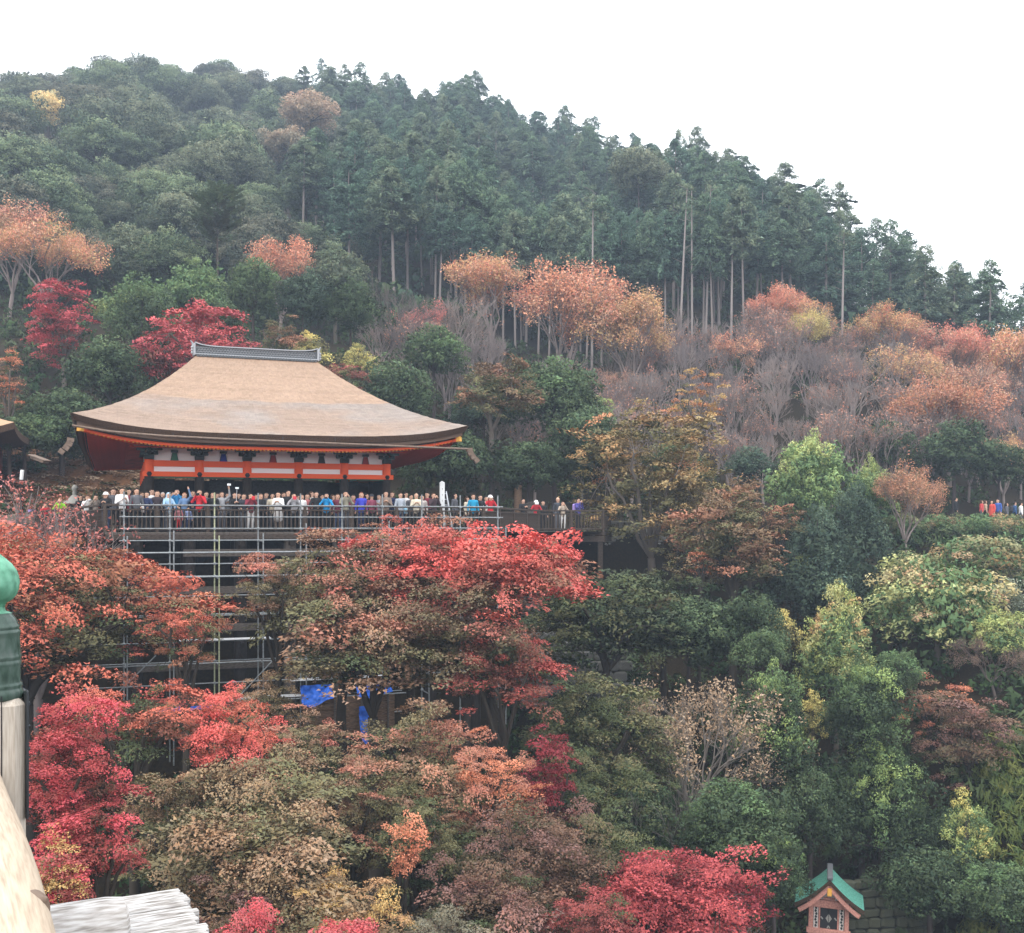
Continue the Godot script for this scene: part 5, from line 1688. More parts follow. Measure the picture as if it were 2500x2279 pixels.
func plant_undergrowth() -> void:
	var r := RandomNumberGenerator.new()
	r.seed = 12
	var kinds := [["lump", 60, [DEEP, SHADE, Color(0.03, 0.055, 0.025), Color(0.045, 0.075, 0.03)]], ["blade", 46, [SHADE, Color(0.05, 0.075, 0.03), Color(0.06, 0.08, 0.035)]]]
	var total := [2600, 1500]
	for kind in 2:
		for variant in 3:
			var l: Array = lib(kinds[kind][0], kinds[kind][1])[variant]
			var g := Geo.new()
			g.v = l[0]
			g.n = l[1]
			g.c = tint(Color.WHITE, l[0].size(), variant)
			var mm := MultiMesh.new()
			mm.transform_format = MultiMesh.TRANSFORM_3D
			mm.use_colors = true
			mm.mesh = g.mesh()
			var xf := []
			var cs := []
			var n: int = total[kind] / 3
			var tries := 0
			while xf.size() < n and tries < n * 20:
				tries += 1
				var d := 14.0 + 120.0 * pow(r.randf(), 1.1)
				var x := r.randf_range(-0.58, 0.58) * d
				var t := terrace_front(x)
				var foot := t + lerpf(12.5, 4.5, smoothstep(8.0, 25.0, x))
				if d > t - 3.5 and d < foot + 0.8 and x < 9.0 and x > -30.0: continue     # keep the stage, the hall and the path clear
				if d > t - 1.0 + (1.6 if x > 12.0 else 0.0) and d < foot: continue
				if d < 30.0 and absf(x) < 5.0: pass
				var hall := hall_xf().affine_inverse() * G3(x, d)
				if hall.x > -2.0 and hall.x < 15.0 and -hall.z < 17.0 and -hall.z > -1.0: continue
				if x < -12.0 and x > -36.0 and d > 54.0 and d < 66.0 and r.randf() < 0.85: continue   # the bank of fallen leaves
				if Vector2(x - 11.6, d - 39.5).length() < 2.6 or (x > 10.0 and x < 20.0 and d > 34.0 and d < 40.5): continue   # the little shrine
				if d > 84.0 and d < 112.0 and x > -5.0 and r.randf() < 0.35: continue
				var s := r.randf_range(0.5, 1.25) * (1.0 if kind == 0 else 0.9)
				xf.append(Transform3D(Basis(Vector3.UP, r.randf() * TAU).scaled_local(Vector3(s, s * r.randf_range(0.7, 1.2), s)), G3(x, d) + Vector3(0, s * 0.35, 0)))
				var pal: Array = kinds[kind][2]
				cs.append(pal[r.randi() % pal.size()] * r.randf_range(0.8, 1.2))
			mm.instance_count = xf.size()
			for i in xf.size():
				mm.set_instance_transform(i, xf[i])
				mm.set_instance_color(i, cs[i])
			var o := MultiMeshInstance3D.new()
			o.name = numbered("undergrowth")
			o.multimesh = mm
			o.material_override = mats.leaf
			add_child(o)
			tag(o, "dark undergrowth covering the slopes", "undergrowth", "", "stuff")
	# low growth on the floor of the hill wood
	var fl: Array = lib("lump", 60)[5]
	var fg := Geo.new()
	fg.v = fl[0]
	fg.n = fl[1]
	fg.c = tint(Color.WHITE, fl[0].size(), 5)
	var fm := MultiMesh.new()
	fm.transform_format = MultiMesh.TRANSFORM_3D
	fm.use_colors = true
	fm.mesh = fg.mesh()
	fm.instance_count = 2600
	for i in 2600:
		var d := 100.0 + 150.0 * pow(r.randf(), 1.3)
		var x := r.randf_range(-0.58, 0.58) * d
		if d < 130.0 and x > -9.0 and x < 32.0: d += 30.0   # the trunks stand clear there
		var s := r.randf_range(0.9, 2.3) * (1.3 if x > 30.0 else 1.0)
		fm.set_instance_transform(i, Transform3D(Basis(Vector3.UP, r.randf() * TAU).scaled_local(Vector3(s, s * r.randf_range(0.8, 1.5), s)), G3(x, minf(d, interp(crest_x, crest_d, x) + 2.0)) + Vector3(0, s * 0.4, 0)))
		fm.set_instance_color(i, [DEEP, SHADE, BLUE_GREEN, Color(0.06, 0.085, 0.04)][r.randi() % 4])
	var fo := MultiMeshInstance3D.new()
	fo.name = numbered("undergrowth")
	fo.multimesh = fm
	fo.material_override = mats.leaf
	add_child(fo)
	tag(fo, "low growth on the floor of the hill wood", "undergrowth", "", "stuff")
	# fallen leaves on the bank beside the hall
	var ll: Array = lib("plate", 60)[2]
	var lg := Geo.new()
	lg.v = ll[0]
	lg.n = ll[1]
	lg.c = tint(Color.WHITE, ll[0].size(), 2)
	var lmm := MultiMesh.new()
	lmm.transform_format = MultiMesh.TRANSFORM_3D
	lmm.use_colors = true
	lmm.mesh = lg.mesh()
	lmm.instance_count = 1100
	for i in 1100:
		var x := r.randf_range(-32.0, -13.5)
		var d := r.randf_range(53.0, 67.0)
		var s := r.randf_range(0.25, 0.7)
		lmm.set_instance_transform(i, Transform3D(Basis(rnd_dir(r), 0.3).scaled_local(Vector3(s, s * 0.5, s)), G3(x, d) + Vector3(0, 0.2 + s * 0.12, 0)))
		lmm.set_instance_color(i, [Color(0.2, 0.13, 0.085), Color(0.3, 0.2, 0.13), Color(0.12, 0.08, 0.05), Color(0.38, 0.28, 0.19), Color(0.07, 0.085, 0.04)][r.randi() % 5])
	var lo := MultiMeshInstance3D.new()
	lo.name = "fallen_leaves"
	lo.multimesh = lmm
	lo.material_override = mats.leaf
	add_child(lo)
	tag(lo, "fallen brown leaves covering the bank beside the hall", "leaves", "", "stuff")
	# tall grass on the right bank
	var l: Array = lib("blade", 46)[4]
	var g := Geo.new()
	g.v = l[0]
	g.n = l[1]
	g.c = tint(Color.WHITE, l[0].size(), 4)
	var mm := MultiMesh.new()
	mm.transform_format = MultiMesh.TRANSFORM_3D
	mm.use_colors = true
	mm.mesh = g.mesh()
	mm.instance_count = 900
	for i in 900:
		var d := r.randf_range(31.0, 46.0)
		var x := d * r.randf_range(0.40, 0.56)
		var s := r.randf_range(0.4, 0.8)
		mm.set_instance_transform(i, Transform3D(Basis(Vector3.UP, r.randf() * TAU).scaled_local(Vector3(s, s * 1.1, s)), G3(x, d) + Vector3(0, 0.1, 0)))
		mm.set_instance_color(i, [Color(0.08, 0.1, 0.03), Color(0.13, 0.14, 0.04), Color(0.055, 0.08, 0.028)][r.randi() % 3])
	var o := MultiMeshInstance3D.new()
	o.name = "tall_grass"
	o.multimesh = mm
	o.material_override = mats.leaf
	add_child(o)
	tag(o, "tall green and yellow grass on the right bank", "grass", "", "stuff")


# ---------------------------------------------------------------- people
var body_meshes := {}
const SKIN := 0
const TOP := 1
const LEGS := 2
const HAIR := 3
const SHOE := 4


func bones_of(pose: String, long_hair: bool, coat: bool) -> Array:   # [a, b, radius at a, radius at b, region]; 1.66 m tall, facing +z
	var hands := {
		"down": [[Vector3(0.235, 1.12, -0.02), Vector3(0.25, 0.86, 0.06)], [Vector3(-0.235, 1.12, -0.02), Vector3(-0.25, 0.86, 0.05)]],
		"camera": [[Vector3(0.27, 1.16, 0.12), Vector3(0.075, 1.46, 0.21)], [Vector3(-0.27, 1.18, 0.12), Vector3(-0.075, 1.46, 0.21)]],
		"phone": [[Vector3(0.23, 1.1, 0.04), Vector3(0.08, 1.24, 0.28)], [Vector3(-0.23, 1.1, 0.04), Vector3(-0.06, 1.23, 0.29)]],
		"raised": [[Vector3(0.3, 1.5, 0.12), Vector3(0.24, 1.8, 0.2)], [Vector3(-0.24, 1.12, 0.05), Vector3(-0.2, 1.05, 0.28)]],
		"lean": [[Vector3(0.25, 1.12, 0.1), Vector3(0.14, 1.02, 0.34)], [Vector3(-0.25, 1.12, 0.1), Vector3(-0.16, 1.02, 0.34)]],
	}
	var h: Array = hands[pose]
	var b := [
		[Vector3(0, 0.93, 0), Vector3(0, 1.08, 0.01), 0.145, 0.125, TOP],
		[Vector3(0, 1.08, 0.01), Vector3(0, 1.3, 0), 0.13, 0.145, TOP],
		[Vector3(-0.15, 1.345, -0.01), Vector3(0.15, 1.345, -0.01), 0.07, 0.07, TOP],
		[Vector3(0, 1.36, 0), Vector3(0, 1.47, 0.02), 0.056, 0.05, SKIN],
		[Vector3(0, 1.5, 0.035), Vector3(0, 1.56, 0.015), 0.068, 0.09, SKIN],
		[Vector3(0, 1.535, 0.11), Vector3(0, 1.52, 0.125), 0.012, 0.016, SKIN],
		[Vector3(0, 1.565, -0.035), Vector3(0, 1.605, -0.012), 0.085, 0.086, HAIR],
	]
	for s in 2:
		var x := 1.0 if s == 0 else -1.0
		var e: Vector3 = h[s][0]
		var w: Vector3 = h[s][1]
		b.append([Vector3(0.17 * x, 1.345, -0.01), e, 0.066, 0.05, TOP])
		b.append([e, w, 0.05, 0.036, TOP])
		var d := (w - e).normalized()
		b.append([w + d * 0.03, w + d * 0.11, 0.034, 0.024, SKIN])
		b.append([w + d * 0.03, w + d * 0.07 + Vector3(-0.035 * x, 0.02, 0.01), 0.018, 0.012, SKIN])
		b.append([Vector3(0.085 * x, 0.9, 0), Vector3(0.1 * x, 0.48, 0.015), 0.1, 0.062, LEGS])
		b.append([Vector3(0.1 * x, 0.48, 0.015), Vector3(0.105 * x, 0.09, -0.015), 0.062, 0.042, LEGS])
		b.append([Vector3(0.105 * x, 0.045, -0.03), Vector3(0.12 * x, 0.035, 0.15), 0.045, 0.034, SHOE])
	if long_hair:
		b.append([Vector3(0, 1.56, -0.05), Vector3(0, 1.32, -0.1), 0.085, 0.07, HAIR])
		b.append([Vector3(-0.075, 1.55, 0.0), Vector3(-0.085, 1.38, 0.02), 0.035, 0.03, HAIR])
		b.append([Vector3(0.075, 1.55, 0.0), Vector3(0.085, 1.38, 0.02), 0.035, 0.03, HAIR])
	if coat:
		b.append([Vector3(0, 1.0, 0), Vector3(0, 0.62, 0.01), 0.15, 0.2, TOP])
	return b


func nets(bones: Array, cell: float) -> ArrayMesh:   # one closed skin over all the bones, a surface for each region
	var lo := Vector3.ONE * 9.0
	var hi := Vector3.ONE * -9.0
	for b in bones:
		for k in 2:
			var q: Vector3 = b[k]
			var rr: float = maxf(b[2], b[3]) + cell * 2.0
			lo = lo.min(q - Vector3.ONE * rr)
			hi = hi.max(q + Vector3.ONE * rr)
	var n := Vector3i(((hi - lo) / cell).ceil()) + Vector3i.ONE
	var field := PackedFloat32Array()
	field.resize(n.x * n.y * n.z)
	field.fill(0.2)
	var near := PackedFloat32Array()
	near.resize(field.size())
	near.fill(9.0)
	var region := PackedByteArray()
	region.resize(field.size())
	for b in bones:
		var a: Vector3 = b[0]
		var ab: Vector3 = b[1] - b[0]
		var l2 := maxf(ab.length_squared(), 1e-6)
		var reach: float = maxf(b[2], b[3]) + 0.06
		var q0 := Vector3i(((a.min(b[1]) - Vector3.ONE * reach - lo) / cell).floor()).clamp(Vector3i.ZERO, n - Vector3i.ONE)
		var q1 := Vector3i(((a.max(b[1]) + Vector3.ONE * reach - lo) / cell).ceil()).clamp(Vector3i.ZERO, n - Vector3i.ONE)
		var k := 0.035
		for y in range(q0.y, q1.y + 1):
			for z in range(q0.z, q1.z + 1):
				var at := (y * n.z + z) * n.x
				for x in range(q0.x, q1.x + 1):
					var p := lo + Vector3(x, y, z) * cell - a
					var t := clampf(p.dot(ab) / l2, 0.0, 1.0)
					var d: float = (p - ab * t).length() - lerpf(b[2], b[3], t)
					var f := field[at + x]
					var h := clampf(0.5 + 0.5 * (f - d) / k, 0.0, 1.0)
					field[at + x] = lerpf(f, d, h) - k * h * (1.0 - h)
					if d < near[at + x]:
						near[at + x] = d
						region[at + x] = b[4]
	var id := {}
	var pts := PackedVector3Array()
	var nrm := PackedVector3Array()
	var reg := PackedByteArray()
	var sx := 1
	var sz := n.x
	var sy := n.x * n.z
	var corner := [0, sx, sz, sx + sz, sy, sy + sx, sy + sz, sy + sx + sz]
	for y in n.y - 1:
		for z in n.z - 1:
			for x in n.x - 1:
				var at := y * sy + z * sz + x
				var inside := 0
				for k in 8:
					if field[at + corner[k]] < 0.0: inside += 1
				if inside == 0 or inside == 8: continue
				var sum := Vector3()
				var cnt := 0
				for e in [[0, 1], [2, 3], [4, 5], [6, 7], [0, 2], [1, 3], [4, 6], [5, 7], [0, 4], [1, 5], [2, 6], [3, 7]]:
					var f0 := field[at + corner[e[0]]]
					var f1 := field[at + corner[e[1]]]
					if (f0 < 0.0) == (f1 < 0.0): continue
					var t := f0 / (f0 - f1)
					var c0 := Vector3(e[0] & 1, (e[0] >> 2) & 1, (e[0] >> 1) & 1)
					var c1 := Vector3(e[1] & 1, (e[1] >> 2) & 1, (e[1] >> 1) & 1)
					sum += c0.lerp(c1, t)
					cnt += 1
				id[at] = pts.size()
				pts.append(lo + (Vector3(x, y, z) + sum / cnt) * cell)
				nrm.append(Vector3(field[at + sx] - field[at] + field[at + corner[7]] - field[at + corner[6]], field[at + sy] - field[at] + field[at + corner[7]] - field[at + corner[3]], field[at + sz] - field[at] + field[at + corner[7]] - field[at + corner[5]]).normalized())
				var best := 0
				for k in 8:
					if near[at + corner[k]] < near[at + corner[best]]: best = k
				reg.append(region[at + corner[best]])
	var geos := []
	for k in 5: geos.append(Geo.new())
	for y in range(1, n.y - 1):
		for z in range(1, n.z - 1):
			for x in range(1, n.x - 1):
				var at := y * sy + z * sz + x
				var f0 := field[at]
				for ax in 3:
					var st: int = [sx, sy, sz][ax]
					var f1 := field[at + st]
					if (f0 < 0.0) == (f1 < 0.0): continue
					var u: int = [sy, sz, sx][ax]
					var w: int = [sz, sx, sy][ax]
					var q := [at, at - u, at - u - w, at - w]
					if not (id.has(q[0]) and id.has(q[1]) and id.has(q[2]) and id.has(q[3])): continue
					var i := [id[q[0]], id[q[1]], id[q[2]], id[q[3]]]
					if f0 > 0.0: i.reverse()
					var g: Geo = geos[reg[i[0]]]
					g.quad_n(pts[i[0]], pts[i[1]], pts[i[2]], pts[i[3]], nrm[i[0]], nrm[i[1]], nrm[i[2]], nrm[i[3]])
	var m := ArrayMesh.new()
	for g in geos:
		var a := []
		a.resize(Mesh.ARRAY_MAX)
		if g.v.is_empty():
			g.tri(Vector3(0, 1, 0), Vector3(0, 1.001, 0), Vector3(0.001, 1, 0))
		a[Mesh.ARRAY_VERTEX] = g.v
		a[Mesh.ARRAY_NORMAL] = g.n
		m.add_surface_from_arrays(Mesh.PRIMITIVE_TRIANGLES, a)
	return m


func plain_mat(c: Color) -> StandardMaterial3D:
	return mat("cloth%.3f,%.3f,%.3f" % [c.r, c.g, c.b], lin(c.r, c.g, c.b), 0.85)


func person(at: Vector3, yaw: float, label: String, pose: String, top: Color, legs: Color, hair: Color, size := 1.0, long_hair := false, coat := false, extra := "") -> Node3D:
	var key := pose + str(long_hair) + str(coat)
	if not body_meshes.has(key):
		body_meshes[key] = nets(bones_of(pose, long_hair, coat), 0.025)
	var t := thing("person", label, "person", Transform3D(Basis(Vector3.UP, yaw).scaled_local(Vector3.ONE * size), at), "visitors on the stage and path")
	var o := put("body", body_meshes[key], null, t)
	var cs := [Color(0.5, 0.3, 0.21), top, legs, hair, Color(0.03, 0.03, 0.03)]
	for i in 5:
		o.set_surface_override_material(i, plain_mat(cs[i]))
	if not body_meshes.has("face"):
		var fg := Geo.new()
		for e in [-1.0, 1.0]:
			fg.ball(Vector3(0.034 * e, 1.553, 0.099), Vector3(0.013, 0.009, 0.008), 4, 6)
			fg.box(Vector3(0.036 * e, 1.578, 0.1), Vector3(0.032, 0.006, 0.008))
		fg.box(Vector3(0, 1.487, 0.103), Vector3(0.044, 0.01, 0.01))
		body_meshes["face"] = fg.mesh()
	put("face", body_meshes["face"], plain_mat(Color(0.08, 0.03, 0.025)), t)
	if extra.begins_with("pack"):
		var g := Geo.new()
		g.box(Vector3(0, 1.2, -0.2), Vector3(0.28, 0.4, 0.16), Basis(), Color.WHITE, 0.05)
		for s in [-1, 1]:
			g.beam(Vector3(0.1 * s, 1.42, -0.06), Vector3(0.12 * s, 1.2, 0.14), 0.04, 0.015)
		obj("backpack", g, plain_mat(Color(0.35, 0.25, 0.55) if extra.ends_with("lilac") else Color(0.05, 0.05, 0.06)), t)
	elif extra.begins_with("hat"):
		var g := Geo.new()
		g.lathe(Vector3(0, 1.58, 0.0), [Vector2(0.17, 0.0), Vector2(0.115, 0.015), Vector2(0.105, 0.06), Vector2(0.07, 0.11), Vector2(0.0, 0.125)], 14)
		obj("hat", g, plain_mat(Color(0.7, 0.68, 0.64) if extra.ends_with("white") else Color(0.03, 0.03, 0.035)), t)
	elif extra.begins_with("hood"):
		var g := Geo.new()
		g.ball(Vector3(0, 1.42, -0.09), Vector3(0.13, 0.09, 0.1), 8, 12)
		obj("hood", g, plain_mat(top), t)
	elif extra.begins_with("bag"):
		var g := Geo.new()
		g.box(Vector3(0.2, 0.88, 0.05), Vector3(0.1, 0.26, 0.3), Basis(), Color.WHITE, 0.03)
		g.beam(Vector3(0.2, 1.0, 0.08), Vector3(-0.12, 1.4, 0.06), 0.035, 0.012)
		obj("bag", g, plain_mat(Color(0.75, 0.74, 0.72) if extra.ends_with("white") else Color(0.3, 0.55, 0.7)), t)
	return t


func held(p: Node3D, local: Vector3, size: Vector3, col: Color, called: String, label: String) -> void:
	var g := Geo.new()
	g.box(Vector3(), size, Basis(), Color.WHITE, 0.008)
	if called == "camera":
		g.lathe(Vector3(0, 0, size.z * 0.5), [Vector2(0.035, 0.0), Vector2(0.035, 0.06), Vector2(0.0, 0.06)], 10, Color.WHITE, Basis(Vector3.RIGHT, PI / 2))
	if called == "selfie_stick":
		g.tube([Vector3(0, -0.55, -0.2), Vector3(0, 0, 0)], [0.012, 0.01], 6)
	var o := obj("held_" + called, g, plain_mat(col))
	o.transform = p.transform * Transform3D(Basis(), local)
	tag(o, label, called.replace("_", " "))


func make_people() -> void:
	var black := Color(0.02, 0.02, 0.022)
	var grey := Color(0.1, 0.1, 0.11)
	var navy := Color(0.025, 0.035, 0.08)
	var white := Color(0.72, 0.7, 0.68)
	var cream := Color(0.62, 0.54, 0.42)
	var jeans := Color(0.05, 0.07, 0.13)
	var dark := Color(0.02, 0.014, 0.012)
	var brown := Color(0.06, 0.032, 0.02)
	var red := Color(0.52, 0.03, 0.04)
	var maroon := Color(0.2, 0.03, 0.045)
	# x in the photograph; metres behind the front rail; pose; top; legs; hair; size; long hair; coat; extra; label
	var front := [
		[258, 0.45, "phone", black, jeans, brown, 0.95, true, false, "hat white", "person in dark jacket and pale knitted hat at the railing bend"],
		[297, 0.4, "phone", white, black, dark, 1.06, false, false, "", "man in white sweater studying his phone at the left scaffold pole"],
		[333, 0.4, "down", grey, black, dark, 1.05, false, false, "bag white", "person in charcoal top with a white shoulder bag strap"],
		[358, 0.55, "lean", navy, black, dark, 0.97, false, false, "", "person in navy behind the railing, right of the white bag strap"],
		[384, 0.45, "down", Color(0.04, 0.03, 0.035), black, brown, 1.0, true, false, "", "person in black with brown hair by the dark column"],
		[397, 0.9, "down", cream, jeans, Color(0.4, 0.36, 0.32), 0.97, false, false, "", "grey-haired person in cream behind the black-clad one"],
		[411, 0.45, "lean", Color(0.3, 0.45, 0.6), grey, Color(0.35, 0.5, 0.62), 0.96, true, false, "hood", "person in pale blue hooded jacket bending to the railing"],
		[432, 0.8, "camera", Color(0.03, 0.2, 0.42), black, dark, 1.05, false, false, "pack", "person in blue jacket with dark backpack behind the pale blue hood"],
		[436, 0.35, "down", Color(0.5, 0.2, 0.22), red, dark, 0.62, false, false, "", "small child in red and pink looking through the balusters"],
		[450, 0.55, "raised", Color(0.12, 0.2, 0.34), jeans, Color(0.12, 0.055, 0.03), 0.97, true, false, "", "woman with long brown hair raising one arm"],
		[459, 0.4, "down", Color(0.25, 0.3, 0.5), navy, dark, 0.6, false, false, "", "small child in blue beside the one in red"],
		[487, 0.45, "camera", red, black, dark, 1.04, false, false, "", "man in red jacket aiming a black camera"],
		[503, 0.95, "down", grey, black, dark, 1.0, false, false, "", "person in grey half hidden behind the red jacket"],
		[520, 0.5, "down", black, black, dark, 0.98, true, false, "", "woman with bobbed black hair in a black blouse"],
		[541, 0.75, "raised", Color(0.3, 0.3, 0.31), grey, dark, 1.0, false, false, "", "person in grey sleeve holding a phone high overhead"],
		[573, 0.6, "phone", black, black, dark, 0.98, true, false, "", "person in dark clothes with a selfie stick"],
		[595, 0.55, "lean", Color(0.04, 0.04, 0.05), grey, dark, 0.95, true, false, "", "dark-haired person in charcoal right of the selfie stick"],
		[611, 0.5, "camera", maroon, white, dark, 0.96, true, false, "", "woman in maroon top and white skirt with a red phone"],
		[636, 0.55, "down", black, black, brown, 0.96, true, false, "", "dark-clad person left of the scaffold pole in the middle"],
		[665, 0.85, "down", cream, grey, dark, 0.97, false, false, "", "person in beige behind the woman in white"],
		[679, 0.4, "phone", white, Color(0.2, 0.16, 0.13), dark, 1.0, true, true, "", "woman in long white cardigan over a taupe skirt"],
		[692, 0.95, "down", navy, black, brown, 1.0, false, false, "", "person in navy peering between two others"],
		[703, 0.5, "down", black, black, dark, 1.05, false, false, "", "man in black suit jacket and white shirt collar"],
		[717, 0.4, "camera", Color(0.33, 0.32, 0.33), black, dark, 0.97, true, false, "", "person in grey cardigan photographing with a red phone case"],
		[736, 0.55, "down", white, navy, brown, 0.95, true, false, "", "person in white blouse left of the second middle pole"],
		[750, 0.75, "down", Color(0.35, 0.12, 0.12), black, dark, 0.97, true, false, "", "person in dusty red half behind the second middle pole"],
		[772, 0.5, "lean", black, black, dark, 1.02, false, false, "", "person in black leaning on the rail beside the bright blue jacket"],
		[797, 0.4, "camera", Color(0.02, 0.26, 0.55), black, dark, 0.98, false, false, "", "person in bright sky-blue jacket taking a picture"],
		[824, 0.5, "down", Color(0.13, 0.03, 0.05), jeans, brown, 0.97, true, false, "", "woman in wine-red with long hair beside the sky-blue jacket"],
		[843, 0.45, "camera", Color(0.26, 0.24, 0.18), grey, dark, 1.04, false, false, "", "person in khaki jacket with both arms raised to a camera"],
		[882, 0.5, "down", Color(0.05, 0.06, 0.42), navy, Color(0.14, 0.05, 0.03), 1.02, true, false, "hood", "person in royal blue hooded jacket with auburn hair"],
		[907, 0.45, "down", Color(0.2, 0.05, 0.08), black, dark, 0.97, false, false, "hat black", "person in plum jacket and black knitted hat"],
		[942, 0.45, "phone", Color(0.2, 0.15, 0.12), black, dark, 1.05, false, false, "", "man in patterned brown jacket and glasses near the hall corner"],
		[977, 0.5, "down", Color(0.33, 0.36, 0.4), jeans, dark, 1.02, false, false, "bag blue", "person in grey hooded top with a pale blue bag"],
		[1003, 0.9, "down", grey, black, dark, 0.98, false, false, "", "person in dark grey behind the grey hood"],
		[1016, 0.45, "phone", cream, black, Color(0.45, 0.3, 0.22), 1.0, false, false, "", "bald person in cream jacket above the scarlet leaves"],
		[1030, 0.7, "down", Color(0.5, 0.45, 0.42), black, dark, 0.97, true, false, "", "long-haired person in pale top beside the bald one"],
		[1058, 0.5, "camera", Color(0.06, 0.04, 0.045), black, brown, 1.02, false, false, "", "person in dark jacket left of the white sign post"],
		[1155, 0.6, "down", Color(0.02, 0.25, 0.42), black, brown, 1.0, false, false, "", "person in teal-blue jacket behind the last scaffold pole"],
	]
	var ps := []
	for q in front:
		var k: float = (q[0] - 1250.0) / F
		# where that line of sight crosses the row Q[1] metres behind the rail
		var o := HW(0, -0.15, q[1])
		var u := Vector3(cos(TH), 0, -sin(TH))
		var a: float = (k * -o.z - o.x) / (u.x + k * u.z)
		var p := person(o + u * a, TH + 0.35 * sin(q[0] * 1.7), q[10], q[2], q[3], q[4], q[5], q[6], q[7], q[8], q[9])
		ps.append([q[0], p])
	var more := [
		[82, 55.5, -0.4, "down", Color(0.05, 0.06, 0.1), navy, brown, 0.95, true, false, "pack lilac", 1.5, "person with lilac backpack on the walkway at the picture edge"],
		[110, 54.3, -0.36, "camera", red, black, dark, 0.95, true, false, "", 0.5, "person in red jacket on the walkway"],
		[147, 52.4, -0.32, "camera", Color(0.3, 0.62, 0.04), white, Color(0.25, 0.1, 0.05), 1.05, false, false, "", 0.1, "person in lime-green jacket photographing by the stone lantern"],
		[196, 49.0, -0.24, "lean", black, jeans, dark, 1.02, true, false, "", 0.9, "person in black coat leaning on the sloping rail"],
		[213, 48.0, -0.2, "camera", white, navy, brown, 0.97, true, true, "", 0.7, "woman in long white sweater with a white camera"],
		[234, 47.3, -0.17, "camera", Color(0.22, 0.18, 0.15), black, dark, 0.95, false, false, "", 0.3, "dark-haired person with a camera behind the white sweater"],
		[1197, 52.6, -0.15, "camera", red, Color(0.1, 0.16, 0.06), dark, 1.02, false, false, "hat white", 0.2, "person in red jacket and white cap at the bend of the rail"],
		[1187, 53.4, -0.15, "down", white, white, dark, 1.0, false, false, "", 0.0, "person in white beside the red jacket and white cap"],
		[1277, 58.8, -0.15, "phone", black, black, dark, 1.02, false, false, "", 0.5, "person in black left of the roofed notice board"],
		[1309, 59.6, -0.15, "camera", Color(0.42, 0.03, 0.04), navy, dark, 0.98, false, false, "hat white", 0.1, "person in dark red jacket with a white cap in front of the notice board"],
		[1326, 60.3, -0.15, "down", black, black, dark, 0.98, true, false, "", 0.1, "woman in black with long hair right of the notice board"],
		[1362, 60.0, -0.15, "down", Color(0.05, 0.055, 0.065), grey, Color(0.45, 0.3, 0.22), 1.08, false, false, "", 0.4, "tall bald man in dark jacket at the stage end"],
		[1374, 59.9, -0.15, "camera", Color(0.45, 0.36, 0.28), white, brown, 0.95, true, false, "", 0.2, "person in beige photographing beside the tall bald man"],
		[1411, 60.4, -0.15, "camera", Color(0.06, 0.05, 0.2), black, dark, 1.06, false, false, "pack lilac", 0.9, "person in violet-blue jacket with backpack at the stage corner"],
		[2334, 74.0, 0.3, "down", black, black, dark, 1.05, false, false, "", 1.3, "person in black walking first along the far path"],
		[2397, 74.5, 0.3, "down", Color(0.45, 0.06, 0.06), grey, brown, 0.95, true, false, "", 1.2, "person in muted red on the far path"],
		[2406, 74.8, 0.3, "down", Color(0.4, 0.28, 0.2), black, brown, 0.95, true, false, "", 1.4, "person in tan next to the muted red on the far path"],
		[2423, 75.0, 0.2, "down", Color(0.55, 0.08, 0.06), Color(0.4, 0.06, 0.05), dark, 1.0, true, true, "", -1.2, "person in long bright red coat on the far path"],
		[2437, 75.2, 0.2, "down", Color(0.05, 0.1, 0.32), grey, dark, 1.06, false, false, "", -1.0, "person in blue jacket beside the long red coat"],
		[2458, 75.4, 0.1, "down", grey, black, dark, 0.98, true, false, "", 1.2, "person in grey on the far path near the picture edge"],
		[2478, 75.6, 0.1, "down", Color(0.03, 0.07, 0.16), black, dark, 1.02, false, false, "pack", 1.4, "person in dark blue with a backpack at the picture's right edge"],
		[2493, 75.8, 0.1, "down", white, grey, dark, 1.0, false, false, "", 1.3, "person in white cut by the picture's right edge"],
	]
	for q in more:
		var p := person(Vector3((q[0] - 1250.0) / F * q[1], EY + q[2], -q[1]), q[11], q[12], q[3], q[4], q[5], q[6], q[7], q[8], q[9], q[10])
		ps.append([q[0], p])
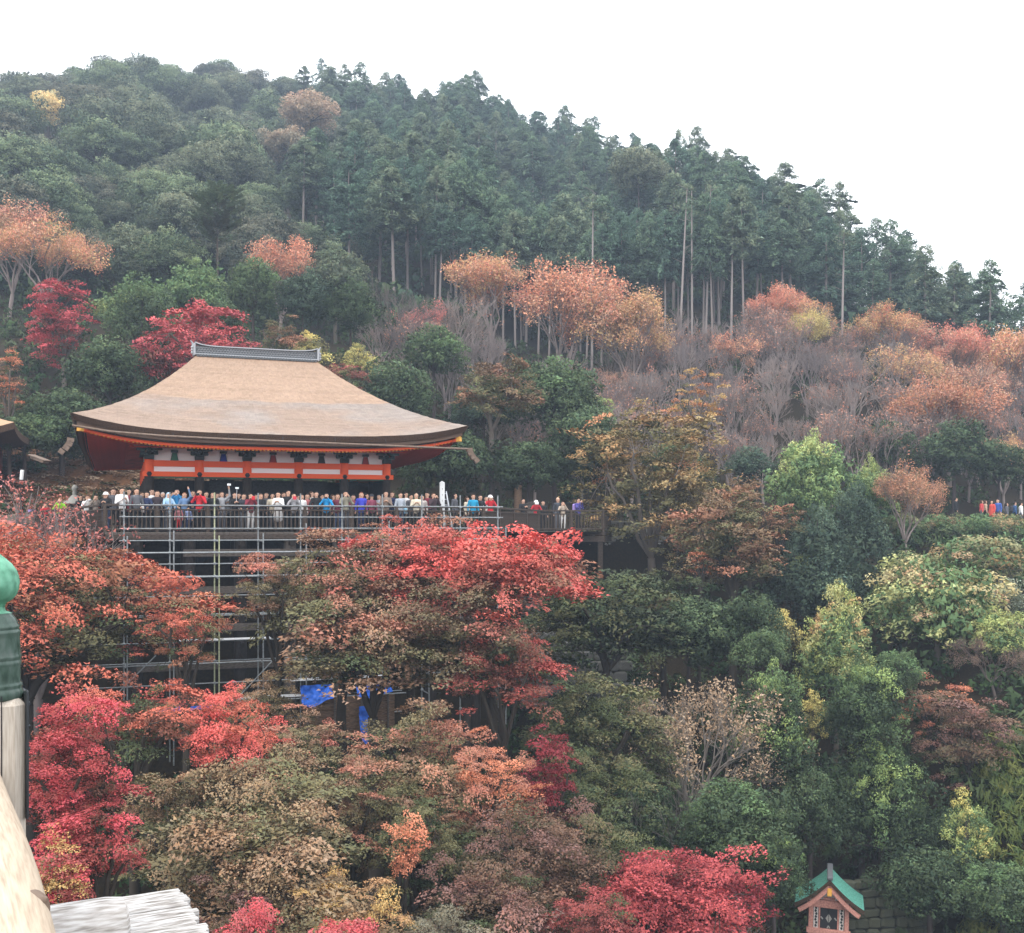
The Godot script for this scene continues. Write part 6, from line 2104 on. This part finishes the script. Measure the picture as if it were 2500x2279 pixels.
	# heads behind the front row
	var behind := [
		[276, 1.3, grey, brown, "in grey between the knitted hat and the white sweater"], [316, 1.35, maroon, dark, "in maroon behind the white sweater"], [345, 1.5, cream, brown, "in cream behind the charcoal top"],
		[370, 1.3, white, dark, "in white behind the navy one"], [421, 1.6, grey, dark, "in grey behind the pale blue hood"], [470, 1.4, navy, dark, "in navy between the long brown hair and the red jacket"],
		[530, 1.5, Color(0.4, 0.3, 0.2), brown, "in ochre behind the black blouse"], [556, 1.2, Color(0.3, 0.31, 0.33), dark, "in pale grey left of the selfie stick"], [584, 1.4, white, dark, "in white right of the selfie stick"],
		[624, 1.3, Color(0.1, 0.15, 0.3), dark, "in blue behind the woman in maroon"], [650, 1.2, grey, dark, "in dark grey right of the middle pole"], [727, 1.5, black, dark, "in black behind the red phone case"],
		[760, 1.3, Color(0.5, 0.45, 0.4), brown, "in sand behind the dusty red one"], [785, 1.4, grey, dark, "in grey left of the sky-blue jacket"], [812, 1.3, white, brown, "in white right of the sky-blue jacket"],
		[862, 1.2, Color(0.25, 0.07, 0.09), dark, "in dark red left of the royal blue jacket"], [894, 1.4, black, dark, "in black behind the royal blue jacket"], [925, 1.3, Color(0.35, 0.36, 0.4), dark, "in blue-grey left of the hall corner man"],
		[958, 1.4, navy, brown, "in navy right of the hall corner man"], [990, 1.5, white, dark, "in white behind the grey hood"], [1043, 1.3, maroon, dark, "in wine red right of the bald one"],
		[1110, 1.6, grey, dark, "in grey beside the stepladder"], [1140, 1.4, cream, brown, "in cream left of the teal-blue jacket"], [1172, 1.2, black, dark, "in black right of the teal-blue jacket"],
	]
	for q in behind:
		var k: float = (q[0] - 1250.0) / F
		var o := HW(0, -0.15, q[1])
		var u := Vector3(cos(TH), 0, -sin(TH))
		var a: float = (k * -o.z - o.x) / (u.x + k * u.z)
		person(o + u * a, TH + 0.9 * sin(q[0] * 2.3), "second-row person " + q[4], ["down", "phone", "lean"][int(q[0]) % 3], q[2], black, q[3], 0.94 + 0.12 * absf(sin(q[0] * 0.7)), int(q[0]) % 2 == 0, false)
	var face := Vector3(0, 1.47, 0.3)
	for q in ps:
		match q[0]:
			487: held(q[1], face + Vector3(0, 0.02, -0.01), Vector3(0.14, 0.1, 0.07), black, "camera", "black camera at the face of the man in red jacket")
			213: held(q[1], face + Vector3(0, 0.0, -0.01), Vector3(0.12, 0.08, 0.06), Color(0.75, 0.75, 0.76), "camera", "white camera held up by the woman in white sweater")
			541: held(q[1], Vector3(0.22, 1.97, 0.27), Vector3(0.16, 0.085, 0.012), Color(0.8, 0.8, 0.82), "phone", "pale phone held high above the crowd")
			573: held(q[1], Vector3(0.0, 1.85, 0.55), Vector3(0.15, 0.075, 0.012), Color(0.7, 0.72, 0.75), "selfie_stick", "selfie stick with a phone raised over the crowd")
			611: held(q[1], face, Vector3(0.15, 0.16, 0.014), red, "phone", "red phone held by the woman in maroon top")
			717: held(q[1], face, Vector3(0.15, 0.15, 0.014), Color(0.5, 0.05, 0.07), "phone", "dark red phone case held by the person in grey cardigan")
			1309: held(q[1], face + Vector3(0, 0.05, 0), Vector3(0.2, 0.12, 0.014), Color(0.8, 0.8, 0.8), "phone", "white tablet held up in front of the notice board")
			797: held(q[1], face, Vector3(0.14, 0.08, 0.04), black, "camera", "black camera held by the person in sky-blue jacket")


# ---------------------------------------------------------------- smaller things
func stones(t: Node3D, w: float, h: float, bw: float, bh: float, material: Material, seed_: int, lean := 0.15, rough := 0.12) -> void:   # courses of uneven blocks, along +x, facing +z
	var r := RandomNumberGenerator.new()
	r.seed = seed_
	var variants := []
	for k in 6:
		var g := Geo.new()
		var s := Vector3(1, 1, 1)
		# a rough block: a subdivided box with pushed corners
		g.box(Vector3(r.randf_range(-0.02, 0.02), 0, 0), s, Basis(Vector3(r.randf(), r.randf(), r.randf()).normalized(), r.randf_range(-0.08, 0.08)), Color.WHITE, 0.16)
		for i in g.v.size():
			var p := g.v[i]
			g.v[i] = p + Vector3(sin(p.y * 5.0 + k), sin(p.x * 4.0 + k * 2), sin(p.x * 5.0 + p.y * 4.0 + k)) * rough * 0.35
		variants.append(g.mesh())
	var y := 0.0
	while y < h:
		var hh := bh * r.randf_range(0.8, 1.2)
		var x := -r.randf() * bw * 0.5
		while x < w:
			var ww := bw * r.randf_range(0.7, 1.35)
			var o := put("stone", variants[r.randi() % 6], material, t)
			o.transform = Transform3D(Basis(Vector3.RIGHT, -lean * 0.6).scaled_local(Vector3(ww * 0.97, hh * 0.96, 0.42)), Vector3(x + ww / 2, y + hh / 2, -y * lean + r.randf_range(-0.05, 0.05)))
			x += ww
		y += hh


func make_walls() -> void:
	var a := Vector3(0.3, EY - 5.7, -60.4)
	var t := thing("rock_wall", "pale grey rock retaining wall under the stage end and the gold-olive maple", "stone wall", Transform3D(Basis(Vector3.UP, 0.385), a))
	stones(t, 15.0, 5.0, 0.62, 0.5, mats.pale_stone, 5, 0.42)
	t = thing("block_wall", "retaining wall of big grey stone blocks low beneath the stage end", "stone wall", Transform3D(Basis(Vector3.UP, 0.25), Vector3(0.3, EY - 8.6, -53.0)))
	stones(t, 5.4, 3.4, 0.85, 0.5, mats.stone, 6, 0.1, 0.06)
	t = thing("mossy_wall", "dark mossy rubble wall right of the little shrine", "stone wall", Transform3D(Basis(Vector3.UP, 0.12), Vector3(12.2, EY - 16.2, -41.2)))
	stones(t, 7.5, 2.7, 0.5, 0.36, mats.mossy, 8, 0.12, 0.16)
	# stone fence beyond the stage end
	t = thing("stone_fence", "low pale stone fence beyond the dark stage corner", "fence", Transform3D(Basis(Vector3.UP, 0.3), Vector3(5.7, EY - 0.5, -66.4)))
	for k in 9:
		var g := Geo.new()
		g.box(Vector3(k * 0.42, 0.4, 0), Vector3(0.2, 0.8, 0.2), Basis(), Color.WHITE, 0.02)
		obj("post", g, mats.pale_stone, t)
	for y in [0.86, 0.06]:
		var g := Geo.new()
		g.box(Vector3(1.7, y, 0), Vector3(3.9, 0.14, 0.26), Basis(), Color.WHITE, 0.02)
		obj("rail", g, mats.pale_stone, t)
	# bank of fallen leaves left of the hall
	var rows := []
	for i in 15:
		var row := []
		for j in 21:
			var x := -32.5 + j * 0.98
			var d := 52.0 + i * 1.05
			row.append(G3(x, d) + Vector3(0, 0.1 + 0.08 * hill_noise.get_noise_2d(x * 40.0, d * 40.0), 0))
		rows.append(row)
	var g := Geo.new()
	g.grid(rows)
	tag(obj("leaf_litter_bank", g, mats.litter), "", "", "", "structure")
	# kerb stones and a low wall along the left walkway
	t = thing("low_wall", "low brown stone block wall behind the walkway crowd", "stone wall", Transform3D(Basis(Vector3.UP, 0.35), Vector3(-29.0, EY - 0.4, -51.5)))
	stones(t, 13.0, 1.0, 1.3, 0.5, mats.ply_stone, 11, 0.05, 0.05)


func make_little_things() -> void:
	var g := Geo.new()
	# white sign post with a few faint strokes of writing
	var at := P(1079, 1290, 51.0)
	at.y = EY - 0.15
	var t := thing("sign_post", "tall square white sign post standing among the crowd", "sign post", Transform3D(Basis(Vector3.UP, 0.2), at))
	g.box(Vector3(0, 1.13, 0), Vector3(0.23, 2.26, 0.2), Basis(), Color.WHITE, 0.015)
	g.tri(Vector3(-0.115, 2.26, 0.1), Vector3(0.115, 2.26, 0.1), Vector3(0, 2.33, 0))
	g.tri(Vector3(0.115, 2.26, 0.1), Vector3(0.115, 2.26, -0.1), Vector3(0, 2.33, 0))
	g.tri(Vector3(-0.115, 2.26, -0.1), Vector3(-0.115, 2.26, 0.1), Vector3(0, 2.33, 0))
	obj("post", g, mats.white_paint, t)
	g = Geo.new()
	for k in 3:
		var y := 1.95 - k * 0.27
		g.box(Vector3(0, y, 0.103), Vector3(0.012, 0.09, 0.004))
		g.box(Vector3(0.0, y + 0.03, 0.103), Vector3(0.035, 0.01, 0.005))
	obj("faint_writing", g, mats.tile, t)
	# stepladder
	at = P(1090, 1290, 51.6)
	at.y = EY - 0.15
	t = thing("stepladder", "aluminium stepladder leaning by the white sign post", "ladder", Transform3D(Basis(Vector3.UP, 0.1), at))
	for s in [0.0, 0.27]:
		g = Geo.new()
		g.beam(Vector3(0.02 + s * 1.1, 0, 0.0), Vector3(-0.28 + s, 1.88, -0.15), 0.06, 0.05, Color.WHITE, 0.008)
		g.beam(Vector3(0.02 + s, 0, -0.8), Vector3(-0.28 + s, 1.86, -0.18), 0.045, 0.04, Color.WHITE, 0.008)
		obj("side_rail", g, mats.aluminium, t)
	for k in 7:
		g = Geo.new()
		var f := (k + 0.6) / 7.0
		g.beam(Vector3(0.02 - 0.3 * f, 1.88 * f, -0.15 * f), Vector3(0.02 - 0.3 * f + 0.28, 1.88 * f, -0.15 * f), 0.07, 0.025)
		obj("rung", g, mats.aluminium, t)
	# stone lantern
	at = P(182, 1290, 53.5)
	at.y = EY - 0.4
	t = thing("stone_lantern", "old stone lantern with a wide roof before the leaf-strewn bank", "stone lantern", Transform3D(Basis(), at))
	var pf := [["base", [Vector2(0.48, 0), Vector2(0.46, 0.18), Vector2(0.3, 0.26), Vector2(0.22, 0.32)]], ["shaft", [Vector2(0.17, 0.32), Vector2(0.15, 0.7), Vector2(0.17, 1.0)]], ["platform", [Vector2(0.2, 1.0), Vector2(0.38, 1.1), Vector2(0.38, 1.18), Vector2(0.3, 1.22)]], ["roof", [Vector2(0.6, 1.58), Vector2(0.58, 1.64), Vector2(0.36, 1.78), Vector2(0.16, 1.98), Vector2(0.1, 2.02)]], ["finial", [Vector2(0.11, 2.02), Vector2(0.1, 2.2), Vector2(0.14, 2.26), Vector2(0.15, 2.36), Vector2(0.09, 2.46), Vector2(0.0, 2.52)]]]
	for q in pf:
		g = Geo.new()
		g.lathe(Vector3(), q[1], 6 if q[0] != "finial" else 12)
		if q[0] == "roof": g.lathe(Vector3(), [Vector2(0.0, 1.56), Vector2(0.6, 1.58)], 6)
		obj(q[0], g, mats.pale_stone, t)
	g = Geo.new()
	for k in 6:
		var a := TAU * k / 6.0
		g.box(Vector3(cos(a) * 0.24, 1.4, sin(a) * 0.24), Vector3(0.08, 0.36, 0.08), Basis(Vector3.UP, -a))
	g.lathe(Vector3(), [Vector2(0.16, 1.22), Vector2(0.16, 1.56)], 6)
	obj("fire_box", g, mats.stone, t)
	# lamp post at the left
	at = P(52, 1290, 50.5)
	at.y = EY - 0.5
	t = thing("lamp_post", "dark lamp post with a white lamp head above the walkway", "lamp post", Transform3D(Basis(), at))
	g = Geo.new()
	g.tube([Vector3(0, 0, 0), Vector3(0, 2.75, 0)], [0.07, 0.06], 8, Color.WHITE, true)
	g.beam(Vector3(0, 2.2, 0), Vector3(-1.3, 1.95, 0.1), 0.07, 0.1)
	obj("pole", g, mats.dark_wood, t)
	g = Geo.new()
	g.tube([Vector3(0.02, 2.72, 0.06), Vector3(0.08, 3.15, 0.1)], [0.08, 0.08], 10, Color.WHITE, true)
	obj("lamp_head", g, mats.white_paint, t)
	# the tall brown stump
	at = P(1264, 1290, 65.0)
	at.y = EY - 0.4
	g = Geo.new()
	g.tube([Vector3(0, 0, 0), Vector3(0.03, 1.8, 0), Vector3(0.0, 2.75, 0)], [0.3, 0.25, 0.23], 12, Color.WHITE, true)
	g.box(Vector3(0.1, 2.82, 0), Vector3(0.26, 0.22, 0.3), Basis(), Color.WHITE, 0.03)
	var o := obj("tree_stump", g, mats.ply)
	o.position = at
	tag(o, "tall sawn-off brown tree stump left of the notice board", "tree stump")
	# notice board with a small roof
	at = P(1297, 1290, 63.5)
	at.y = EY - 0.2
	t = thing("notice_board", "small weathered notice board with a gabled top behind the rail", "notice board", Transform3D(Basis(), at))
	g = Geo.new()
	g.box(Vector3(0, 1.28, 0), Vector3(0.72, 0.5, 0.06), Basis(), Color.WHITE, 0.01)
	g.tri(Vector3(-0.42, 1.55, 0.05), Vector3(0.42, 1.55, 0.05), Vector3(0, 1.72, 0.05))
	g.beam(Vector3(-0.45, 1.53, 0), Vector3(0, 1.73, 0), 0.2, 0.04)
	g.beam(Vector3(0, 1.73, 0), Vector3(0.45, 1.53, 0), 0.2, 0.04)
	obj("board", g, mats.grey_wood, t)
	for s in [-0.28, 0.28]:
		g = Geo.new()
		g.box(Vector3(s, 0.55, -0.04), Vector3(0.08, 1.1, 0.08))
		obj("post", g, mats.dark_wood, t)
	g = Geo.new()
	g.lathe(Vector3(0, 1.38, 0.032), [Vector2(0.05, 0), Vector2(0.0, 0.012)], 10, Color.WHITE, Basis(Vector3.RIGHT, PI / 2))
	g.lathe(Vector3(0, 1.2, 0.032), [Vector2(0.05, 0), Vector2(0.0, 0.012)], 10, Color.WHITE, Basis(Vector3.RIGHT, PI / 2))
	obj("mark", g, mats.iron, t)


func make_side_hall() -> void:   # only the corner of its roof shows
	var t := thing("side_hall", "corner of a smaller bark-roofed hall with red walls at the left edge behind bare branches", "temple hall", Transform3D(Basis(Vector3.UP, 0.25), P(-150, 1290, 60.0) + Vector3(0, -0.4, 0)))
	var g := Geo.new()
	var e := Geo.new()
	for side in 4:
		var rows := []
		for i in 13:
			var row := []
			var s := i / 12.0
			for j in 17:
				var c := j / 8.0 - 1.0
				var h := lerpf(4.6, 0.5, s)
				var y := lerpf(5.35, 8.2, 0.65 * s + 0.35 * s * s) + 0.5 * pow(absf(c), 3.5) * pow(1.0 - s, 2.0)
				row.append(Basis(Vector3.UP, side * PI / 2) * Vector3(h * c, y, h))
			rows.append(row)
		g.grid(rows)
		var lo := []
		for p in rows[0]:
			lo.append(p + Vector3(0, -0.35, 0))
		e.grid([lo, rows[0]])
		var inn := []
		for p in rows[0]:
			inn.append(Vector3(p.x * 0.6, 5.0, p.z * 0.6))
		e.grid([inn, lo])
	obj("bark_roof", g, mats.bark_roof, t)
	obj("eave_layer", e, mats.bark_edge, t)
	g = Geo.new()
	g.box(Vector3(0, 2.5, 0), Vector3(5.4, 5.2, 5.4))
	obj("wall", g, mats.soffit, t)
	for k in 4:
		g = Geo.new()
		g.box(Vector3(-2.6 + 1.73 * k, 2.5, 2.72), Vector3(0.26, 5.0, 0.2))
		obj("column", g, mats.vermilion, t)
	g = Geo.new()
	g.box(Vector3(0, 4.5, 2.74), Vector3(5.8, 0.3, 0.16))
	g.box(Vector3(0, 3.2, 2.74), Vector3(5.8, 0.3, 0.16))
	obj("beam", g, mats.vermilion, t)
	var c := Geo.new()
	c.beam(P(76, 1111, 57.0), P(116, 1126, 56.6), 0.5, 0.06, Color.WHITE, 0.01)
	c.beam(P(80, 1117, 57.0), P(112, 1129, 56.6), 0.4, 0.12, Color.WHITE, 0.01)
	var o := obj("porch_eave", c, mats.copper_brown)
	tag(o, "small ochre bark eave tip peeping out behind the coral-leaved branches", "porch roof")


func make_shrine() -> void:
	var base := P(2022, 2290, 40.0)
	var t := thing("small_shrine", "little faded-red shrine with a turquoise copper gable roof by the mossy wall", "shrine", Transform3D((Basis(Vector3.UP, -0.28) * Basis(Vector3.BACK, -0.03)).scaled_local(Vector3(0.8, 0.86, 0.8)), base))
	var w := 0.78
	var g := Geo.new()
	for s in [-1.0, 1.0]:
		for z in [0.0, -1.2]:
			g = Geo.new()
			g.box(Vector3(s * w, 0.3, z), Vector3(0.2, 2.7, 0.2), Basis(), Color.WHITE, 0.02)
			obj("post", g, mats.faded_red, t)
	for q in [[1.42, 0.32], [0.25, 0.22], [-0.7, 0.2]]:
		g = Geo.new()
		g.box(Vector3(0, q[0], 0.015), Vector3(2 * w + 0.36, q[1], 0.2), Basis(), Color.WHITE, 0.015)
		obj("beam", g, mats.faded_red, t)
		g = Geo.new()
		g.box(Vector3(w - 0.01, q[0], -0.75), Vector3(0.17, q[1], 1.7), Basis(), Color.WHITE, 0.015)
		g.box(Vector3(-w + 0.01, q[0], -0.75), Vector3(0.17, q[1], 1.7), Basis(), Color.WHITE, 0.015)
		obj("side_beam", g, mats.faded_red, t)
	g = Geo.new()
	g.box(Vector3(0, 0.3, -0.12), Vector3(2 * w - 0.1, 2.4, 0.05))
	g.box(Vector3(w - 0.02, 0.3, -0.8), Vector3(0.05, 2.4, 1.4))
	g.box(Vector3(-w + 0.02, 0.3, -0.8), Vector3(0.05, 2.4, 1.4))
	g.box(Vector3(0, 0.3, -1.5), Vector3(2 * w - 0.1, 2.4, 0.05))
	obj("inner_wall", g, mats.interior, t)
	for s in [-1.0, 1.0]:
		g = Geo.new()
		g.box(Vector3(s * 0.56, 0.82, -0.03), Vector3(0.2, 0.92, 0.06))
		var pn := obj("carved_panel", g, mats.faded_white, t)
		g = Geo.new()
		for k in 7:
			g.ball(Vector3(s * 0.56 + 0.02 * sin(k * 2.1), 0.45 + k * 0.125, 0.0), Vector3(0.055, 0.06, 0.02), 5, 7)
		obj("carving", g, mats.bracket, pn)
		g = Geo.new()
		g.box(Vector3(s * 0.41, 0.82, 0.0), Vector3(0.07, 0.95, 0.09), Basis(), Color.WHITE, 0.01)
		obj("door_jamb", g, mats.faded_red, t)
	# two lattice doors with a diamond of faded gilding where they meet
	for s in [-1.0, 1.0]:
		g = Geo.new()
		g.box(Vector3(s * 0.185, 0.82, -0.04), Vector3(0.36, 0.92, 0.05), Basis(), Color.WHITE, 0.01)
		var door := obj("door", g, mats.iron, t)
		g = Geo.new()
		g.tri(Vector3(s * 0.012, 0.62, -0.012), Vector3(s * 0.012, 0.98, -0.012), Vector3(s * 0.14, 0.8, -0.012)) if s < 0 else g.tri(Vector3(s * 0.012, 0.98, -0.012), Vector3(s * 0.012, 0.62, -0.012), Vector3(s * 0.14, 0.8, -0.012))
		g.box(Vector3(s * 0.03, 0.44, -0.012), Vector3(0.05, 0.12, 0.01), Basis(Vector3.BACK, 0.5 * s))
		g.box(Vector3(s * 0.3, 0.8, -0.012), Vector3(0.06, 0.14, 0.01), Basis(Vector3.BACK, 0.78))
		obj("gilt_diamond", g, mats.pale_stone, door)
	# gable
	g = Geo.new()
	g.tri(Vector3(-0.85, 1.6, 0.02), Vector3(0.85, 1.6, 0.02), Vector3(0, 2.35, 0.02))
	obj("gable_board", g, mats.faded_white, t)
	g = Geo.new()
	g.box(Vector3(0, 1.66, 0.06), Vector3(0.5, 0.1, 0.08))
	g.box(Vector3(0, 1.95, 0.06), Vector3(0.16, 0.4, 0.08))
	obj("gable_strut", g, mats.faded_red, t)
	for s in [-1.0, 1.0]:
		for k in 3:
			g = Geo.new()
			g.box(Vector3(s * (w + 0.06), 1.35 + 0.16 * k, 0.1 + 0.1 * k), Vector3(0.13, 0.11, 0.26), Basis(), Color.WHITE, 0.02)
			obj("bracket", g, mats.faded_white if k != 1 else mats.dark_wood, t)
	var prof := func(f: float) -> Vector3: return Vector3(0, 2.62 - 1.12 * (1.35 * f - 0.35 * f * f), 0)
	for s in [-1.0, 1.0]:
		var top := []
		var low := []
		var br := []
		for i in 11:
			var f := i / 10.0
			var y: float = prof.call(f).y
			top.append([Vector3(s * 1.5 * f, y, 0.62), Vector3(s * 1.5 * f, y, -1.5)])
			low.append([Vector3(s * 1.5 * f, y - 0.2, 0.6), Vector3(s * 1.5 * f, y - 0.2, -1.48)])
			br.append([Vector3(s * 1.32 * f, y - 0.2 - 0.02, 0.5), Vector3(s * 1.32 * f, y - 0.42, 0.5)])
		g = Geo.new()
		var ts := []
		var fr := []
		var un := []
		for j in 2:
			var row := []
			for i in 11:
				row.append(top[i][j])
			ts.append(row)
		g.grid(ts, Color.WHITE, s < 0)
		obj("roof", g, mats.turquoise, t)
		g = Geo.new()
		var a := []
		var b := []
		var c := []
		for i in 11:
			a.append(low[i][0])
			b.append(top[i][0])
			c.append(low[i][1])
		g.grid([a, b], Color.WHITE, s < 0)
		g.grid([a, c], Color.WHITE, s > 0)
		g.quad(low[10][0], low[10][1], top[10][1], top[10][0])
		obj("roof_edge", g, mats.bark_edge, t)
		g = Geo.new()
		for i in 10:
			var q0: Vector3 = (br[i][0] + br[i][1]) / 2.0
			var q1: Vector3 = (br[i + 1][0] + br[i + 1][1]) / 2.0
			g.beam(q0, q1, 0.07, 0.19)
		obj("barge_board", g, mats.faded_red, t)
	g = Geo.new()
	g.box(Vector3(0, 2.66, -0.44), Vector3(0.26, 0.14, 2.2), Basis(), Color.WHITE, 0.03)
	obj("ridge", g, mats.tile, t)
	g = Geo.new()
	g.box(Vector3(0, 2.06, 0.53), Vector3(0.2, 0.34, 0.05), Basis(), Color.WHITE, 0.02)
	obj("pendant", g, mats.ochre, t)


func make_railing_near() -> void:   # the corner of the balcony where the photographer stands
	var m := 3.1 / F
	var ax := Vector3((-11.0 - 1250.0) * m, EY, -3.1)
	var dir := Vector3(-0.477, 0, -0.879)
	var out := Vector3(0.879, 0, -0.477)
	var yaw := atan2(0.477, 0.879)
	var y_at := func(y: float) -> float: return (1290.0 - y) * m
	var t := thing("balcony_railing", "weathered wooden railing post with a green bronze onion cap and a thick handrail log", "railing", Transform3D(Basis(), ax))
	var pr := []
	for q in [[36, 1497], [38, 1503], [45, 1510], [49, 1519], [50, 1524], [53.5, 1527], [54.5, 1532], [53, 1536], [53, 1538], [56, 1541], [56.5, 1546], [54.5, 1550], [54.5, 1560], [56, 1590], [56, 1598], [57.5, 1601], [58, 1606], [56.2, 1610], [56.2, 1613], [58.3, 1617], [58, 1623], [56, 1627], [56, 1665], [59.5, 1669], [60.5, 1675], [58.5, 1679], [59.5, 1683], [62.5, 1689], [62.5, 1703], [56, 1708]]:
		pr.push_front(Vector2(q[0] * m, y_at.call(q[1])))
	var g := Geo.new()
	g.lathe(Vector3(), pr, 40)
	var cap := obj("bronze_sleeve", g, mats.bronze_dark, t)
	pr = []
	for q in [[0, 1332], [4, 1342], [10, 1354], [22, 1364], [36, 1377], [46, 1391], [52, 1407], [54, 1424], [52, 1440], [46, 1455], [36, 1466], [24, 1473], [20, 1482], [22, 1492], [37, 1498]]:
		pr.push_front(Vector2(q[0] * m, y_at.call(q[1])))
	g = Geo.new()
	g.lathe(Vector3(), pr, 40)
	obj("onion_cap", g, mats.bronze, cap)
	var rb := Basis(Vector3.UP, yaw)
	g = Geo.new()
	var y0: float = y_at.call(1693)
	g.box(Vector3(0, y0 - 0.55, 0), Vector3(0.148, 1.1, 0.148), rb, Color.WHITE, 0.03)
	obj("post", g, mats.post_wood, t)
	g = Geo.new()
	g.box(out * 0.076 + Vector3(0, y0 - 0.17, 0), Vector3(0.012, 0.345, 0.1), rb, Color.WHITE, 0.005)
	g.box(out * 0.0765 + Vector3(0, y0 - 0.17, 0) - dir * 0.05, Vector3(0.008, 0.36, 0.03), rb, Color.WHITE, 0.008)
	for k in 5:
		g.ball(out * 0.083 + Vector3(0, y0 - 0.03 - k * 0.065, 0) - dir * 0.03, Vector3(0.004, 0.005, 0.005), 6, 8)
	obj("steel_strap", g, mats.steel_band, t)
	# vertical crack
	g = Geo.new()
	g.box(out * 0.01 - dir * 0.0745 + Vector3(0, y0 - 0.2, 0), Vector3(0.003, 0.4, 0.002), rb)
	obj("crack", g, mats.iron, t)
	# the handrail log, slightly crooked
	var a := Vector3(-0.871, EY - 0.705, -1.9) - ax
	g = Geo.new()
	var pts := []
	var rad := []
	for k in 25:
		var s := -2.1 + k * 0.17
		pts.append(Vector3(0.004 * sin(s * 2.3), 0.006 * sin(s * 3.0), -s))
		rad.append(0.076 + 0.002 * sin(s * 5.0))
	g.tube(pts, rad, 40, Color.WHITE, true)
	obj("handrail", g, mats.bare_wood, t).transform = Transform3D(rb, a)
	g = Geo.new()
	var nd := (Vector3(0.55, 0.62, 0.0) + out * 0.3 - dir * 0.25).normalized()
	var nx := nd.cross(dir).normalized()
	g.lathe(a + dir * 0.06 + nd * 0.0725, [Vector2(0.029, 0), Vector2(0.026, 0.007), Vector2(0.018, 0.013), Vector2(0.007, 0.017), Vector2(0.006, 0.021), Vector2(0.0, 0.024)], 24, Color.WHITE, Basis(nx, nd, nx.cross(nd)))
	obj("nail_cover", g, mats.copper_brown, t)
	# lower rail: a round weathered timber whose end shows past the post
	g = Geo.new()
	var e := P(300, 2262, 3.35) - ax
	g.tube([Vector3(-1.6, 0, 0), Vector3(-0.05, 0, 0), Vector3(0, 0, 0), Vector3(0.012, 0, 0)], [0.095, 0.093, 0.086, 0.06], 28, Color.WHITE, true)
	obj("lower_rail", g, mats.weathered, t).transform = Transform3D(rb, e)
	# the weathered end of a projecting beam, a thing of its own
	var c := P(440, 2168, 3.837)
	var r := RandomNumberGenerator.new()
	r.seed = 8
	g = Geo.new()
	for k in 26:
		var ext := r.randf_range(-0.014, 0.008) - (0.012 if k in [5, 6, 13] else 0.0)
		var wid := 0.026
		var hh := 0.17 + r.randf_range(-0.0025, 0.0015) - (0.005 if k in [7, 8, 14, 15] else 0.0)
		var q := Vector3(0, -0.17 + hh / 2.0, (k + 0.5) * wid)
		g.beam(q - Vector3(1.5, 0, 0), q + Vector3(ext, 0, 0), wid * 1.02, hh, Color.WHITE, 0.004)
	var o := obj("beam_end", g, mats.weathered)
	o.transform = Transform3D(rb, c)
	tag(o, "silver-white weathered beam end with a ragged tip below the railing", "beam")


func _ready() -> void:
	var cam := Camera3D.new()
	cam.name = "camera"
	add_child(cam)
	cam.position = Vector3(0, EY, 0)
	cam.projection = Camera3D.PROJECTION_FRUSTUM
	cam.near = 0.05
	cam.far = 3000.0
	cam.size = 2279.0 / F * 0.05
	cam.frustum_offset = Vector2(0, (1290.0 - 1139.5) / F * 0.05)
	cam.current = true
	var env := Environment.new()
	env.background_mode = Environment.BG_SKY
	var sky := Sky.new()
	var sm := ProceduralSkyMaterial.new()
	sm.sky_top_color = Color(0.96, 0.975, 1.0)
	sm.sky_horizon_color = Color(1.0, 1.0, 1.0)
	sm.sky_curve = 0.2
	sm.ground_bottom_color = Color(0.3, 0.32, 0.3)
	sm.ground_horizon_color = Color(0.75, 0.78, 0.78)
	sm.sky_energy_multiplier = 1.35
	sm.ground_energy_multiplier = 0.6
	sm.sun_angle_max = 0.0
	sky.sky_material = sm
	env.sky = sky
	env.tonemap_mode = Environment.TONE_MAPPER_LINEAR
	env.tonemap_exposure = 1.78
	env.sdfgi_enabled = true
	env.ssao_enabled = true
	env.ssil_enabled = true
	env.fog_enabled = true
	env.fog_density = 0.00065
	env.fog_light_color = Color(0.84, 0.91, 1.0)
	var we := WorldEnvironment.new()
	we.name = "world_environment"
	we.environment = env
	add_child(we)
	var sun := DirectionalLight3D.new()
	sun.name = "sun"
	sun.light_energy = 0.35
	sun.light_angular_distance = 14.0
	sun.light_color = Color(1.0, 0.98, 0.95)
	sun.rotation_degrees = Vector3(-62, -28, 0)
	sun.shadow_enabled = true
	add_child(sun)
	hill_noise.seed = 3
	hill_noise.frequency = 0.02
	hill_noise.fractal_octaves = 3
	patch_noise.seed = 9
	patch_noise.frequency = 1.0
	patch_noise.fractal_octaves = 2
	make_materials()
	make_crest()
	make_ground()
	make_hall()
	make_stage()
	make_scaffold()
	make_under_stage()
	make_walls()
	make_little_things()
	make_side_hall()
	make_shrine()
	make_railing_near()
	make_people()
	plant_forest()
	plant_cherries()
	plant_greens()
	plant_maples()
	plant_undergrowth()
